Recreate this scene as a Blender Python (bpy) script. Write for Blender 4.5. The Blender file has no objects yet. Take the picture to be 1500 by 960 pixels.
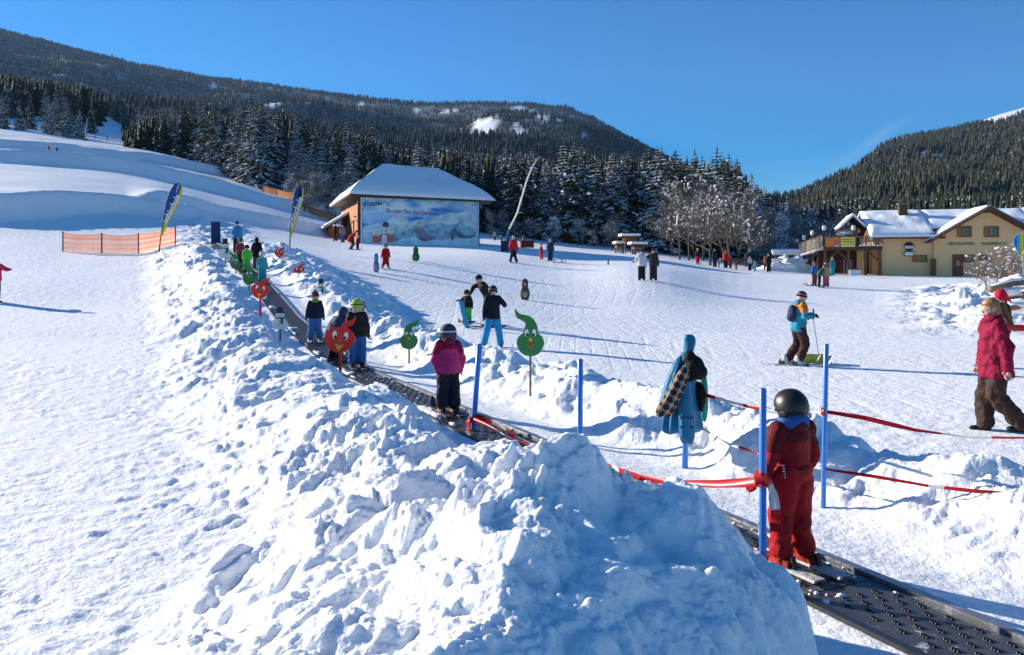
import bpy, math, random
import numpy as np
from mathutils import Vector, Matrix, Quaternion
R = math.radians
random.seed(7)
S = bpy.context.scene
COL = S.collection

# ---------------------------------------------------------------- camera, sky, sun, exposure
FPX = 1150.0          # focal length in pixels of a 1500 px wide frame
V0 = 402.0            # image row of the horizon
cd = bpy.data.cameras.new('camera')
cam = bpy.data.objects.new('camera', cd); COL.objects.link(cam)
cam.location = (0, 0, 0); cam.rotation_euler = (R(90), 0, 0)
cd.sensor_width = 36.0; cd.lens = FPX/1500*36.0
cd.shift_y = -(480-V0)/1500
cd.clip_start = 0.1; cd.clip_end = 20000
S.camera = cam

SUN_DIR = Vector((-0.855, 0.455, 0.0)).normalized()
SUN_ELEV = R(19.0)
L = Vector((SUN_DIR.x*math.cos(SUN_ELEV), SUN_DIR.y*math.cos(SUN_ELEV), math.sin(SUN_ELEV)))
w = bpy.data.worlds.new('World'); S.world = w; w.use_nodes = True
nt = w.node_tree; nt.nodes.clear()
sky = nt.nodes.new('ShaderNodeTexSky'); sky.sky_type = 'NISHITA'; sky.sun_disc = False
sky.sun_elevation = SUN_ELEV
sky.sun_rotation = math.atan2(SUN_DIR.x, SUN_DIR.y)
sky.altitude = 1200; sky.air_density = 1.0; sky.dust_density = 0.05; sky.ozone_density = 2.6
bg = nt.nodes.new('ShaderNodeBackground'); bg.inputs[1].default_value = 0.078
wo = nt.nodes.new('ShaderNodeOutputWorld')
hs = nt.nodes.new('ShaderNodeHueSaturation'); hs.inputs['Saturation'].default_value = 1.72; hs.inputs['Value'].default_value = .90; hs.inputs['Hue'].default_value = .508
nt.links.new(sky.outputs[0], hs.inputs['Color'])
# a thin cirrus streak, far away in the sky
def N(tree, typ, **kw):
    n = tree.nodes.new(typ)
    for k, v in kw.items():
        if hasattr(n, k): setattr(n, k, v)
        else: n.inputs[k].default_value = v
    return n
tc = N(nt, 'ShaderNodeTexCoord')
ca, cb = Vector((0.40, 1, 0.130)).normalized(), Vector((0.52, 1, 0.21)).normalized()
axis = ca.cross(cb).normalized(); mid = (ca+cb).normalized()
d1 = N(nt, 'ShaderNodeVectorMath', operation='DOT_PRODUCT'); d1.inputs[1].default_value = axis
d2 = N(nt, 'ShaderNodeVectorMath', operation='DISTANCE'); d2.inputs[1].default_value = mid
ns = N(nt, 'ShaderNodeTexNoise'); ns.inputs['Scale'].default_value = 26; ns.inputs['Detail'].default_value = 5
mab = N(nt, 'ShaderNodeMath', operation='ABSOLUTE')
mr1 = N(nt, 'ShaderNodeMapRange', interpolation_type='SMOOTHSTEP'); mr1.inputs[1].default_value = 0; mr1.inputs[2].default_value = 0.011; mr1.inputs[3].default_value = 1; mr1.inputs[4].default_value = 0
mr2 = N(nt, 'ShaderNodeMapRange', interpolation_type='SMOOTHSTEP'); mr2.inputs[1].default_value = 0.01; mr2.inputs[2].default_value = 0.075; mr2.inputs[3].default_value = 0.15; mr2.inputs[4].default_value = 0
mm = N(nt, 'ShaderNodeMath', operation='MULTIPLY'); mm2 = N(nt, 'ShaderNodeMath', operation='MULTIPLY')
mixc = N(nt, 'ShaderNodeMix', data_type='RGBA')
nt.links.new(tc.outputs['Generated'], d1.inputs[0]); nt.links.new(tc.outputs['Generated'], d2.inputs[0]); nt.links.new(tc.outputs['Generated'], ns.inputs['Vector'])
nt.links.new(d1.outputs['Value'], mab.inputs[0]); nt.links.new(mab.outputs[0], mr1.inputs[0]); nt.links.new(d2.outputs['Value'], mr2.inputs[0])
nt.links.new(mr1.outputs[0], mm.inputs[0]); nt.links.new(mr2.outputs[0], mm.inputs[1]); nt.links.new(mm.outputs[0], mm2.inputs[0]); nt.links.new(ns.outputs[0], mm2.inputs[1])
nt.links.new(mm2.outputs[0], mixc.inputs[0]); nt.links.new(hs.outputs[0], mixc.inputs[6]); mixc.inputs[7].default_value = (6, 6.5, 7.5, 1)
nt.links.new(mixc.outputs[2], bg.inputs[0]); nt.links.new(bg.outputs[0], wo.inputs[0])

sd = bpy.data.lights.new('sun', 'SUN'); sd.energy = 5.0; sd.angle = R(0.5); sd.color = (1.0, 0.915, 0.79)
sun = bpy.data.objects.new('sun', sd); COL.objects.link(sun)
sun.rotation_euler = (-L).to_track_quat('-Z', 'Y').to_euler()
S.view_settings.view_transform = 'Standard'; S.view_settings.look = 'None'
S.view_settings.gamma = 1.0; S.view_settings.exposure = 1.10
S.view_settings.use_curve_mapping = False
S.cycles.max_bounces = 9; S.cycles.diffuse_bounces = 7; S.cycles.transparent_max_bounces = 12
S.cycles.volume_bounces = 0; S.cycles.volume_step_rate = 4

# ---------------------------------------------------------------- helpers
def PX(u, v, d):
    """the place d metres ahead that the photograph shows at column u, row v"""
    return Vector(((u-750)/FPX*d, d, (V0-v)/FPX*d))
def tag(o, label=None, cat=None, group=None, kind=None):
    if label: o['label'] = label
    if cat: o['category'] = cat
    if group: o['group'] = group
    if kind: o['kind'] = kind
    return o
def empty(name, loc=(0, 0, 0), rz=0.0, label=None, cat=None, group=None):
    o = bpy.data.objects.new(name, None); COL.objects.link(o); o.location = loc; o.rotation_euler = (0, 0, rz)
    o.empty_display_size = 0.2
    return tag(o, label, cat, group)
def link(name, me, parent=None, loc=None, rot=None):
    o = bpy.data.objects.new(name, me); COL.objects.link(o)
    if parent is not None: o.parent = parent
    if loc is not None: o.location = loc
    if rot is not None: o.rotation_euler = rot
    return o
MATS = {}
def mat(key, col, rough=0.7, var=0.12, vscale=3.0, bump=0.0, bscale=40.0, spec=0.3, metal=0.0, coords='Object', detail=4.0, sheen=0.0):
    if key in MATS: return MATS[key]
    m = bpy.data.materials.new(key); m.use_nodes = True; t = m.node_tree
    b = t.nodes['Principled BSDF']; b.inputs['Roughness'].default_value = rough
    b.inputs['Specular IOR Level'].default_value = spec; b.inputs['Metallic'].default_value = metal
    if sheen: b.inputs['Sheen Weight'].default_value = sheen
    c = N(t, 'ShaderNodeTexCoord')
    if var:
        n = N(t, 'ShaderNodeTexNoise'); n.inputs['Scale'].default_value = vscale; n.inputs['Detail'].default_value = detail
        t.links.new(c.outputs[coords], n.inputs['Vector'])
        r = N(t, 'ShaderNodeMapRange'); r.inputs[1].default_value = .25; r.inputs[2].default_value = .75
        r.inputs[3].default_value = 1-var; r.inputs[4].default_value = 1+var
        t.links.new(n.outputs[0], r.inputs[0])
        mx = N(t, 'ShaderNodeVectorMath', operation='SCALE'); mx.inputs[0].default_value = col[:3]
        t.links.new(r.outputs[0], mx.inputs['Scale']); t.links.new(mx.outputs[0], b.inputs['Base Color'])
    else: b.inputs['Base Color'].default_value = (*col[:3], 1)
    if bump:
        n2 = N(t, 'ShaderNodeTexNoise'); n2.inputs['Scale'].default_value = bscale; n2.inputs['Detail'].default_value = 3
        t.links.new(c.outputs[coords], n2.inputs['Vector'])
        bp = N(t, 'ShaderNodeBump'); bp.inputs['Distance'].default_value = bump; bp.inputs['Strength'].default_value = 1
        t.links.new(n2.outputs[0], bp.inputs['Height']); t.links.new(bp.outputs[0], b.inputs['Normal'])
    MATS[key] = m
    return m
def cloth(col):
    col = tuple(round(c, 3) for c in col)
    return mat('cloth_%s' % (col,), tuple(c*.86 for c in col), rough=.75, var=.22, vscale=9, bump=.02, bscale=13, spec=.18)

class MB:
    """collects shapes; build() links them as ONE mesh object"""
    def __init__(s): s.v = []; s.f = []; s.mi = []; s.cur = 0
    def add(s, vs, fs):
        b = len(s.v); s.v += [tuple(p) for p in vs]; s.f += [tuple(i+b for i in f) for f in fs]; s.mi += [s.cur]*len(fs)
        return s
    def box(s, c, size, rot=None):
        c = Vector(c); hx, hy, hz = (k/2 for k in size)
        P = [Vector((a*hx, b*hy, d*hz)) for a in (-1, 1) for b in (-1, 1) for d in (-1, 1)]
        if rot is not None: P = [rot @ p for p in P]
        return s.add([p+c for p in P], [(0, 1, 3, 2), (4, 6, 7, 5), (0, 4, 5, 1), (2, 3, 7, 6), (0, 2, 6, 4), (1, 5, 7, 3)])
    def hexa(s, lo, hi):
        """8 corners: four below, four above, same order"""
        return s.add(list(lo)+list(hi), [(3, 2, 1, 0), (4, 5, 6, 7), (0, 1, 5, 4), (1, 2, 6, 5), (2, 3, 7, 6), (3, 0, 4, 7)])
    def slab(s, poly, thick):
        """a flat polygon given thickness along its normal (poly is the upper side)"""
        poly = [Vector(p) for p in poly]; n = len(poly)
        nn = Vector((0, 0, 0))
        for i in range(n): nn += poly[i].cross(poly[(i+1) % n])
        nn.normalize()
        low = [p-nn*thick for p in poly]
        return s.add(poly+low, [tuple(range(n)), tuple(reversed(range(n, 2*n)))]+[(i, i+n, (i+1) % n+n, (i+1) % n) for i in range(n)])
    def prism(s, pts, y0, y1):
        """outline in x,z pushed from y0 to y1"""
        n = len(pts)
        return s.add([(p[0], y0, p[1]) for p in pts]+[(p[0], y1, p[1]) for p in pts],
                     [tuple(range(n)), tuple(reversed(range(n, 2*n)))]+[(i, i+n, (i+1) % n+n, (i+1) % n) for i in range(n)])
    def rings(s, rings, cap=True):
        b = []
        n = len(rings[0]); vs = [p for r in rings for p in r]; fs = []
        for k in range(len(rings)-1):
            for i in range(n):
                j = (i+1) % n
                fs.append((k*n+i, k*n+j, (k+1)*n+j, (k+1)*n+i))
        if cap: fs += [tuple(reversed(range(n))), tuple(range((len(rings)-1)*n, len(rings)*n))]
        return s.add(vs, fs)
    def tube(s, path, rad, seg=8, cap=True, flat=1.0):
        path = [Vector(p) for p in path]
        if not hasattr(rad, '__len__'): rad = [rad]*len(path)
        rs = []; up = None
        for k, p in enumerate(path):
            d = (path[min(k+1, len(path)-1)]-path[max(k-1, 0)]).normalized()
            if up is None:
                up = Vector((0, 0, 1)) if abs(d.z) < .9 else Vector((0, 1, 0))
            a = d.cross(up).normalized(); b = a.cross(d).normalized(); up = b
            rs.append([p+a*math.cos(t)*rad[k]+b*math.sin(t)*rad[k]*flat for t in (2*math.pi*i/seg for i in range(seg))])
        return s.rings(rs, cap)
    def capsule(s, p0, p1, r0, r1, seg=12, flat=1.0):
        p0 = Vector(p0); p1 = Vector(p1); d = (p1-p0)
        ln = d.length or 1e-6; d = d/ln
        ks = (-.98, -.8, -.45); ke = (.45, .8, .98)
        path = [p0+d*r0*k for k in ks]+[p0, p1]+[p1+d*r1*k for k in ke]
        rad = [r0*math.sqrt(1-k*k) for k in ks]+[r0, r1]+[r1*math.sqrt(1-k*k) for k in ke]
        return s.tube(path, rad, seg, True, flat)
    def ball(s, c, rad, rot=None, seg=14, rows=9, zlo=-1.0, zhi=1.0):
        c = Vector(c)
        if not hasattr(rad, '__len__'): rad = (rad,)*3
        rs = []
        for k in range(rows):
            z = zlo+(zhi-zlo)*k/(rows-1); z = max(-.995, min(.995, math.sin(z*math.pi/2) if zlo == -1 and zhi == 1 else z))
            q = math.sqrt(max(1-z*z, 0))
            ring = [Vector((math.cos(t)*q*rad[0], math.sin(t)*q*rad[1], z*rad[2])) for t in (2*math.pi*i/seg for i in range(seg))]
            if rot is not None: ring = [rot @ p for p in ring]
            rs.append([p+c for p in ring])
        return s.rings(rs, True)
    def mesh(s, name, mats, smooth=False):
        me = bpy.data.meshes.new(name)
        me.from_pydata(s.v, [], s.f)
        if not isinstance(mats, (list, tuple)): mats = [mats]
        for m in mats: me.materials.append(m)
        if len(mats) > 1: me.polygons.foreach_set('material_index', s.mi)
        if smooth: me.polygons.foreach_set('use_smooth', [True]*len(me.polygons))
        me.update()
        return me
    def build(s, name, mats, parent=None, smooth=False, loc=None, rot=None, remesh=0, smooth_it=0, bevel=0, label=None):
        o = link(name, s.mesh(name, mats, smooth), parent, loc, rot)
        if remesh:
            m = o.modifiers.new('Remesh', 'REMESH'); m.mode = 'VOXEL'; m.voxel_size = remesh; m.use_smooth_shade = True
            m = o.modifiers.new('Smooth', 'SMOOTH'); m.iterations = smooth_it or 3; m.factor = .5
        if bevel:
            m = o.modifiers.new('Bevel', 'BEVEL'); m.width = bevel; m.segments = 2; m.limit_method = 'ANGLE'
        if label: o['label'] = label
        return o
def np_mesh(name, V, F, mats, smooth=True, mi=None):
    """vertices n x 3, faces m x 3 or m x 4, made quickly"""
    me = bpy.data.meshes.new(name)
    V = np.asarray(V, dtype=np.float32); F = np.asarray(F, dtype=np.int32); k = F.shape[1]
    me.vertices.add(len(V)); me.vertices.foreach_set('co', V.ravel())
    me.loops.add(F.size); me.loops.foreach_set('vertex_index', F.ravel())
    me.polygons.add(len(F)); me.polygons.foreach_set('loop_start', np.arange(0, F.size, k, dtype=np.int32))
    me.polygons.foreach_set('loop_total', np.full(len(F), k, dtype=np.int32))
    if smooth: me.polygons.foreach_set('use_smooth', np.ones(len(F), dtype=bool))
    for m in (mats if isinstance(mats, (list, tuple)) else [mats]): me.materials.append(m)
    if mi is not None: me.polygons.foreach_set('material_index', np.asarray(mi, dtype=np.int32))
    me.update(calc_edges=True)
    return me
TEXT = {}
def make_text(s, shear=0.0):
    c = bpy.data.curves.new('text', 'FONT'); c.body = s; c.size = 1; c.align_x = 'CENTER'; c.align_y = 'CENTER'; c.shear = shear; c.resolution_u = 3; c.offset = .018
    o = bpy.data.objects.new('text', c); COL.objects.link(o)
    dg = bpy.context.evaluated_depsgraph_get(); dg.update()
    me = bpy.data.meshes.new_from_object(o.evaluated_get(dg))
    bpy.data.objects.remove(o); TEXT[s] = me
for s_, sh_ in (('BERGBAHNEN', 0), ('WEISSPRIACH', 0), ('Ein guter Platz für Champions', 0), ('Ortschlal', .4), ('Schischule', .25), ('VILLACHER', 0)): make_text(s_, sh_)
def put_text(s, name, M, width, m, parent, thin=1.0):
    """lettering as flat shapes; M maps (right, up, out) to the place"""
    me = TEXT[s].copy(); me.materials.clear(); me.materials.append(m)
    xs = [v.co.x for v in me.vertices]; k = width/(max(xs)-min(xs)); cx = (max(xs)+min(xs))/2
    for v in me.vertices: v.co = M @ Vector(((v.co.x-cx)*k*1.0, v.co.y*k*thin, 0))
    return link(name, me, parent)

# ---------------------------------------------------------------- noise
def _h(ix, iy, seed):
    n = (ix.astype(np.int64)*374761393+iy.astype(np.int64)*668265263+seed*1442695041) & 0xffffffff
    n = ((n ^ (n >> 13))*1274126177) & 0xffffffff
    n = (n ^ (n >> 16)) & 0xffffffff
    return n.astype(np.float64)/4294967295.0
def vnoise(x, y, seed=0):
    ix = np.floor(x); iy = np.floor(y); fx = x-ix; fy = y-iy
    fx = fx*fx*fx*(fx*(fx*6-15)+10); fy = fy*fy*fy*(fy*(fy*6-15)+10)
    a = _h(ix, iy, seed); b = _h(ix+1, iy, seed); c = _h(ix, iy+1, seed); d = _h(ix+1, iy+1, seed)
    return ((a+(b-a)*fx)*(1-fy)+(c+(d-c)*fx)*fy)*2-1
def fbm(x, y, seed=0, octv=4, gain=.5):
    s = 0; a = 1
    for k in range(octv):
        s = s+a*vnoise(x, y, seed+k*17); a *= gain; x, y = x*1.62+y*1.19+3.7, y*1.62-x*1.19+1.3
    return s
def blobs(x, y, cell, seed, prob=.8, rmin=.3, rmax=.75, power=.55, hk=1.0):
    """rounded lumps of snow, one per cell, each with its own size, stretch and height"""
    best = np.zeros_like(x); gx = np.floor(x/cell); gy = np.floor(y/cell)
    for dx in (-1, 0, 1):
        for dy in (-1, 0, 1):
            cx = gx+dx; cy = gy+dy
            px = (cx+.5+(_h(cx, cy, seed)-.5)*.9)*cell; py = (cy+.5+(_h(cx, cy, seed+1)-.5)*.9)*cell
            rad = cell*(rmin+(rmax-rmin)*_h(cx, cy, seed+2)**1.6)
            an = _h(cx, cy, seed+3)*math.pi; st = 1+.7*_h(cx, cy, seed+4)
            ax = (x-px); ay = (y-py); c = np.cos(an); s = np.sin(an)
            q = ((ax*c+ay*s)/st)**2+((-ax*s+ay*c)*st**.5)**2
            q = 1-q/(rad*rad)
            tilt = 1+.5*(ax*c+ay*s)/rad*(_h(cx, cy, seed+6))
            val = np.maximum(q, 0)**power*rad*hk*(.4+.8*_h(cx, cy, seed+7))*tilt
            best = np.maximum(best, np.where(_h(cx, cy, seed+5) < prob, val, 0))
    return best
def billow(x, y, seed=0, octv=4, gain=.5):
    s = 0; a = 1
    for k in range(octv):
        s = s+a*(np.abs(vnoise(x, y, seed+k*17))*2-.7); a *= gain; x, y = x*1.62+y*1.19+3.7, y*1.62-x*1.19+1.3
    return s
def sstep(a, b, x):
    t = np.clip((x-a)/(b-a), 0, 1); return t*t*(3-2*t)

# ---------------------------------------------------------------- the lie of the land
# for sight lines at these image columns: (distance, image row) pairs read off the photograph
TC = {
 -700: [(20,502),(27,455),(36,402),(45,370),(52,345),(60,295),(106,224),(135,190),(200,172),(300,140),(420,110)],
 0: [(20,500),(27,450),(36,400),(45,368),(51,347),(60,301),(70,284),(104,239),(112,236),(135,215),(165,195),(230,188),(300,158),(420,130)],
 75: [(20,500),(27,450),(36,402),(45,369),(51,347),(60,301),(70,286),(106,245),(114,241),(135,222),(170,203),(230,198),(300,170),(420,145)],
 150: [(20,500),(27,450),(36,405),(45,370),(51,347),(60,303),(72,290),(109,253),(118,248),(138,232),(175,212),(215,208),(290,180),(420,160)],
 250: [(20,497),(27,447),(36,405),(44,372),(50,347),(60,322),(74,302),(113,268),(122,260),(140,243),(165,226),(200,224),(300,212),(420,200)],
 330: [(20,500),(27,440),(36,395),(45,364),(52,347),(62,334),(78,318),(114,288),(124,276),(140,262),(170,252),(200,248),(420,235)],
 400: [(15,551),(20,503),(26.4,430),(30,408),(38,380),(46,357),(55,348),(66,340),(80,330),(114,305),(122,292),(132,279),(150,272),(200,264),(420,250)],
 490: [(15,551),(20,506),(26,455),(32,416),(40,388),(50,372),(62,364),(75,357),(88,350),(114,332),(122,318),(132,302),(150,292),(200,284),(420,270)],
 600: [(15,551),(20,511),(26,468),(34,422),(45,380),(60,369),(75,359),(90,350),(110,338),(140,326),(200,312),(420,300)],
 720: [(15,551),(20,512),(24,482),(34,436),(45,397),(52,379),(62,369),(75,360),(90,352),(110,346),(150,334),(420,310)],
 850: [(15,550),(20,512),(27,478),(34,450),(42,418),(52,397),(62,385),(80,372),(95,363),(112,357),(150,348),(420,330)],
 945: [(10,625),(18,533),(26,486),(34,444),(42,404),(50,389),(62,380),(80,373),(105,366),(150,358),(420,340)],
 1050:[(10,625),(18,534),(26,488),(34,454),(45,424),(60,404),(70,396),(78,391),(95,385),(120,381),(200,370),(420,350)],
 1180:[(9.7,630),(18,538),(26,492),(34,460),(45,432),(53,418),(65,408),(80,401),(100,399),(150,396),(420,380)],
 1300:[(9.7,631),(18,539),(26,493),(34,461),(45,436),(55,421),(65,410),(80,401.5),(100,401),(420,385)],
 1500:[(9.7,633),(18,540),(26,495),(34,462),(45,438),(55,422),(65,411),(80,402),(100,402),(420,385)],
 2300:[(9.7,633),(18,540),(26,495),(34,462),(45,438),(55,422),(65,411),(80,402),(100,402),(420,385)],
}
TU = np.arange(-900, 2501, 20.0); TD = np.exp(np.linspace(math.log(3), math.log(430), 700))
def _table():
    us = sorted(TC); rows = []
    for u in us:
        dd = [3, 8, 11]+[a for a, b in TC[u] if a > 11]; zz = [-1.95, -1.95, -1.95]+[(V0-b)*a/FPX for a, b in TC[u] if a > 11]
        rows.append(np.interp(np.log(TD), np.log(dd), zz))
    rows = np.array(rows)
    T = np.array([np.interp(TU, us, rows[:, k]) for k in range(len(TD))]).T
    def blur(A, sig, ax):
        n = int(sig*3)+1; k = np.exp(-.5*(np.arange(-n, n+1)/sig)**2); k /= k.sum()
        pad = [(0, 0), (0, 0)]; pad[ax] = (n, n); Pd = np.pad(A, pad, mode='edge')
        return np.apply_along_axis(lambda r: np.convolve(r, k, 'valid'), ax, Pd)
    return blur(blur(T, 2.2, 0), 4.0, 1)
TZ = _table()
def base_z(x, y):
    yy = np.maximum(y, 3.0)
    u = np.clip((750+FPX*x/yy-TU[0])/20.0, 0, len(TU)-1.001)
    t = np.clip((np.log(np.clip(y, 3.0, 429))-math.log(3))/(math.log(430)-math.log(3))*699, 0, 698.999)
    iu = u.astype(int); it = t.astype(int); fu = u-iu; ft = t-it
    return (TZ[iu, it]*(1-fu)*(1-ft)+TZ[iu+1, it]*fu*(1-ft)+TZ[iu, it+1]*(1-fu)*ft+TZ[iu+1, it+1]*fu*ft)
# the belt of the moving carpet: right edge starts at (2.1, 5.1) and runs along BD
BD = Vector((-.429, .903)); BW = .57
def belt_z(y):
    return np.interp(y, [0, 15, 17, 19.15, 22.3, 24, 26.4, 28.6, 36, 45, 48], [-1.88, -1.88, -1.78, -1.56, -1.20, -.88, -.46, -.12, .85, 1.75, 2.0])
def belt_tr(x, y): return (x-2.1)*.903+(y-5.1)*.429
TRK = []; PILE = []; FLAT = []
# terraces: rims across the left slope (columns, distances, height, how far the top levels off, from, to)
LIPS = [([-700, 0, 85, 200, 330, 400, 490], [100, 103, 106, 110, 113, 114, 115], 1.9, 14, -1200, 560),
        ([-700, 0, 150, 250, 330], [134, 137, 140, 144, 146], 1.3, 16, -1200, 360),
        ([-300, 0, 80, 200, 330], [56, 57, 58, 60, 62], 1.5, 9, -600, 330),
        ([200, 330, 400, 520], [72, 76, 78, 82], 1.0, 9, 180, 540)]
def ground(x, y, detail=True):
    x = np.atleast_1d(np.asarray(x, float)); y = np.atleast_1d(np.asarray(y, float))
    z = base_z(x, y)
    tr = belt_tr(x, y); tl = -tr-BW
    yb = np.clip(y, 0, 50)
    on = (1-sstep(44, 48, y))
    # level the corridor of the belt
    cor = np.exp(-(np.maximum(np.maximum(tl-.1, tr-.7), 0)/1.2)**2)*on*sstep(7, 12, y)
    z = z*(1-cor)+(belt_z(yb)-.07)*cor
    wx = x+.22*fbm(x*1.4, y*1.4, 3, 3); wy = y+.22*fbm(x*1.4+9, y*1.4-4, 5, 3)
    edge = .16*fbm(x*1.7, y*1.7, 11, 3)
    # left bank
    HL = np.interp(y, [0, 2, 5, 7, 12, 20, 30, 42, 47], [.42, .45, .46, .52, .52, .48, .5, .45, 0])
    WL = np.interp(y, [0, 5, 8, 20, 45], [3.1, 3.1, 3.3, 3.3, 3.6])
    tle = tl+edge
    kb = np.interp(y, [0, 3, 4.1, 4.8], [1.1, .85, .35, 0]); bl = HL*sstep(.02+kb, 1.15+kb, tle)*(1-sstep(1.5, 1, 1)*0)*(1-sstep(.42, 1.0, tle/WL))
    # right bank
    HR = np.interp(y, [0, 6, 9, 20, 30, 42, 47], [.42, .5, .52, .5, .55, .4, 0])
    WR = np.interp(y, [0, 6, 10, 20, 30, 45], [3.4, 3.4, 3.3, 3.6, 5.0, 5.0])
    t0 = np.interp(y, [5, 9, 14, 22, 30], [.85, .85, .7, .5, .4])
    tre = tr+edge*.8
    br = HR*sstep(-.15, 1.25, tre-t0)*(1-sstep(.5, 1.0, tre/WR))
    lump = np.clip(bl/.3, 0, 1)+np.clip(br/.25, 0, 1)
    # the big pile in front: a ridge running towards the camera, steep on the right
    ax, ay, bx, by = .40, 4.05, -.28, 2.2
    dxr, dyr = bx-ax, by-ay; ll = dxr*dxr+dyr*dyr
    s = ((x-ax)*dxr+(y-ay)*dyr)/ll
    dr = ((x-ax)*(-dyr)+(y-ay)*dxr)/math.sqrt(ll)      # + = right of the ridge
    dr = dr+.10*fbm(x*2.3, y*2.3, 31, 3)
    sc = np.clip(s, 0, 1.6)
    zr = -.87-.30*sc
    far = np.maximum(-s, 0)*math.sqrt(ll)
    zp = zr-np.where(dr > 0, .36*dr+.16*dr*dr*dr, -.30*dr+.05*dr*dr)-np.where(far > .25, (far-.25)*1.5, far*.25)
    e = tl-.76+.07*fbm(x*2.1+4, y*2.1, 37, 3)-np.clip((3.55-y)*.65, 0, .9)
    zp = zp-np.maximum(-e+.12, 0)*5.0*sstep(0, .2, -e+.12)
    pk = .07*np.exp(-((x-.42)**2+(y-4.02)**2)/.035)+.03*np.exp(-((x-.66)**2+(y-3.95)**2)/.02)+.085*np.exp(-((x-.93)**2+(y-3.78)**2)/.035)
    zp = zp+pk
    zb = z+bl
    zz = zb+br
    pm = sstep(-.05, .25, zp-zz)
    PILE[:] = [zp]; zz = np.maximum(zz, zp)
    lump = np.clip(lump+pm, 0, 1.25)
    # rough mounds by the log pile on the right and on the slope behind the flag
    ru = (750+FPX*x/np.maximum(y, 3))
    rough = sstep(1270, 1420, ru)*sstep(24, 32, y)*(1-sstep(52, 62, y))
    zz = zz+rough*.35*np.maximum(fbm(x*.35, y*.35, 51, 3), -.3)
    rough2 = sstep(235, 280, ru)*(1-sstep(330, 400, ru))*sstep(44, 50, y)*(1-sstep(62, 75, y))
    skirt = np.clip((1-sstep(.8, 1.45, tl/WL))*sstep(.35, .8, tl/WL), 0, 1)*on
    for us_, ds_, h_, w_, lo, hi in LIPS:
        dl = np.interp(ru, us_, ds_)+1.2*fbm(x/9, y/30, 301, 3); k = y-dl; ww = h_*1.35
        m_ = sstep(lo, lo+60, ru)*(1-sstep(hi-50, hi, ru))
        zz = zz+m_*h_*(np.clip((k+ww)/ww, 0, 1)**1.4*np.exp(-np.maximum(k, 0)/w_)-.0*k)*(1+.25*fbm(x/9, y/25, 311, 2))
    if not detail: return zz
    far1 = y < 80
    m = (lump > .01) & far1
    add = np.zeros_like(zz)
    if m.any():
        X, Y, lm = wx[m], wy[m], lump[m]
        soft = sstep(-.5, .7, fbm(x[m]*.7, y[m]*.7, 67, 3)); soft2 = sstep(-.4, .6, fbm(x[m]*.45+7, y[m]*.45, 69, 2))
        a = .09*billow(X*1.05, Y*1.05, 201, 3, .5)+.032*billow(X*4.1, Y*4.1, 207, 3, .58)*(.5+.5*soft)+.012*billow(x[m]*13, y[m]*13, 209, 3, .6)*(y[m] < 12)*(.4+.6*soft)
        a += .60*blobs(X+2, Y, 1.05, 191, .6, .3, .75, .6, .32)+.62*blobs(X, Y, .62, 101, .55, .25, .8, .46, .34)*(.4+.6*soft2)
        a += blobs(X+5, Y, .27, 111, .6, .2, .75, .46, .36)*.75*(.35+.65*soft)
        a += blobs(X, Y+3, .12, 121, .5, .2, .8, .46, .46)*.9*(.35+.65*soft)
        a += blobs(x[m]+1, y[m], .055, 123, .45, .2, .65, .45, .65)*(y[m] < 9)*(.4+.6*soft)
        pmm = pm[m]
        sh = pmm*sstep(.05, .3, dr[m])            # the packed, smoother flank of the pile
        a = a*(1-.30*sh)-.03*pmm
        add[m] = (a-.08)*lm
    m = (skirt > .02)
    if m.any():
        a = blobs(x[m], y[m]*1.2, .30, 141, .6, .2, .6, .5, .26)+blobs(x[m], y[m], .14, 151, .6, .2, .6, .5, .4)
        add[m] += a*skirt[m]*.75
    m = (rough > .02) | (rough2 > .02)
    if m.any():
        a = blobs(wx[m], wy[m], 1.3, 161, .8, .3, .75, .5, .34)+blobs(x[m], y[m], .5, 171, .8, .3, .7, .5, .4)
        add[m] += a*np.maximum(rough[m], rough2[m]*.8)
    flat = np.clip(1-lump, 0, 1)
    dis = np.maximum(np.maximum(tl, tr), 0); ne = sstep(.75, .05, dis)*on
    zz = zz*(1-ne)+np.maximum(zz, belt_z(yb)-.015)*ne
    spill = .22*np.maximum(fbm(x*2.3, y*2.3, 401, 3)+.15, 0)
    belt_on = (tl < .02-spill*(y > 8)) & (tr < .08) & (y < 48)
    # trodden piste
    ch = fbm(x*.9, y*.9, 71, 3)
    chop = (.008+.013*sstep(-.2, .9, ch))*(.6+.4*sstep(60, 20, y))
    left = sstep(.6, 2.2, tl)
    an = fbm(x*5+y*1.5, y*7, 81, 3, .6)
    add += flat*chop*an*(.40+left*.22)*(y < 90)
    add += flat*left*(blobs(x*.8, y*1.4, .22, 181, .4, .10, .4, .5, .17)+blobs(x, y*1.5, .10, 183, .4, .15, .5, .5, .22)*(y < 16))*(y < 34)*sstep(-.7, .9, fbm(x*.5, y*.5, 187, 2))
    add += .05*fbm(x*.12, y*.12, 91, 3)*sstep(14, 30, y)*np.clip((y-10)/25, 0, 1)
    add += .35*fbm(x*.035, y*.05, 95, 3)*sstep(60, 100, y)
    g = np.zeros_like(zz)
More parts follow.
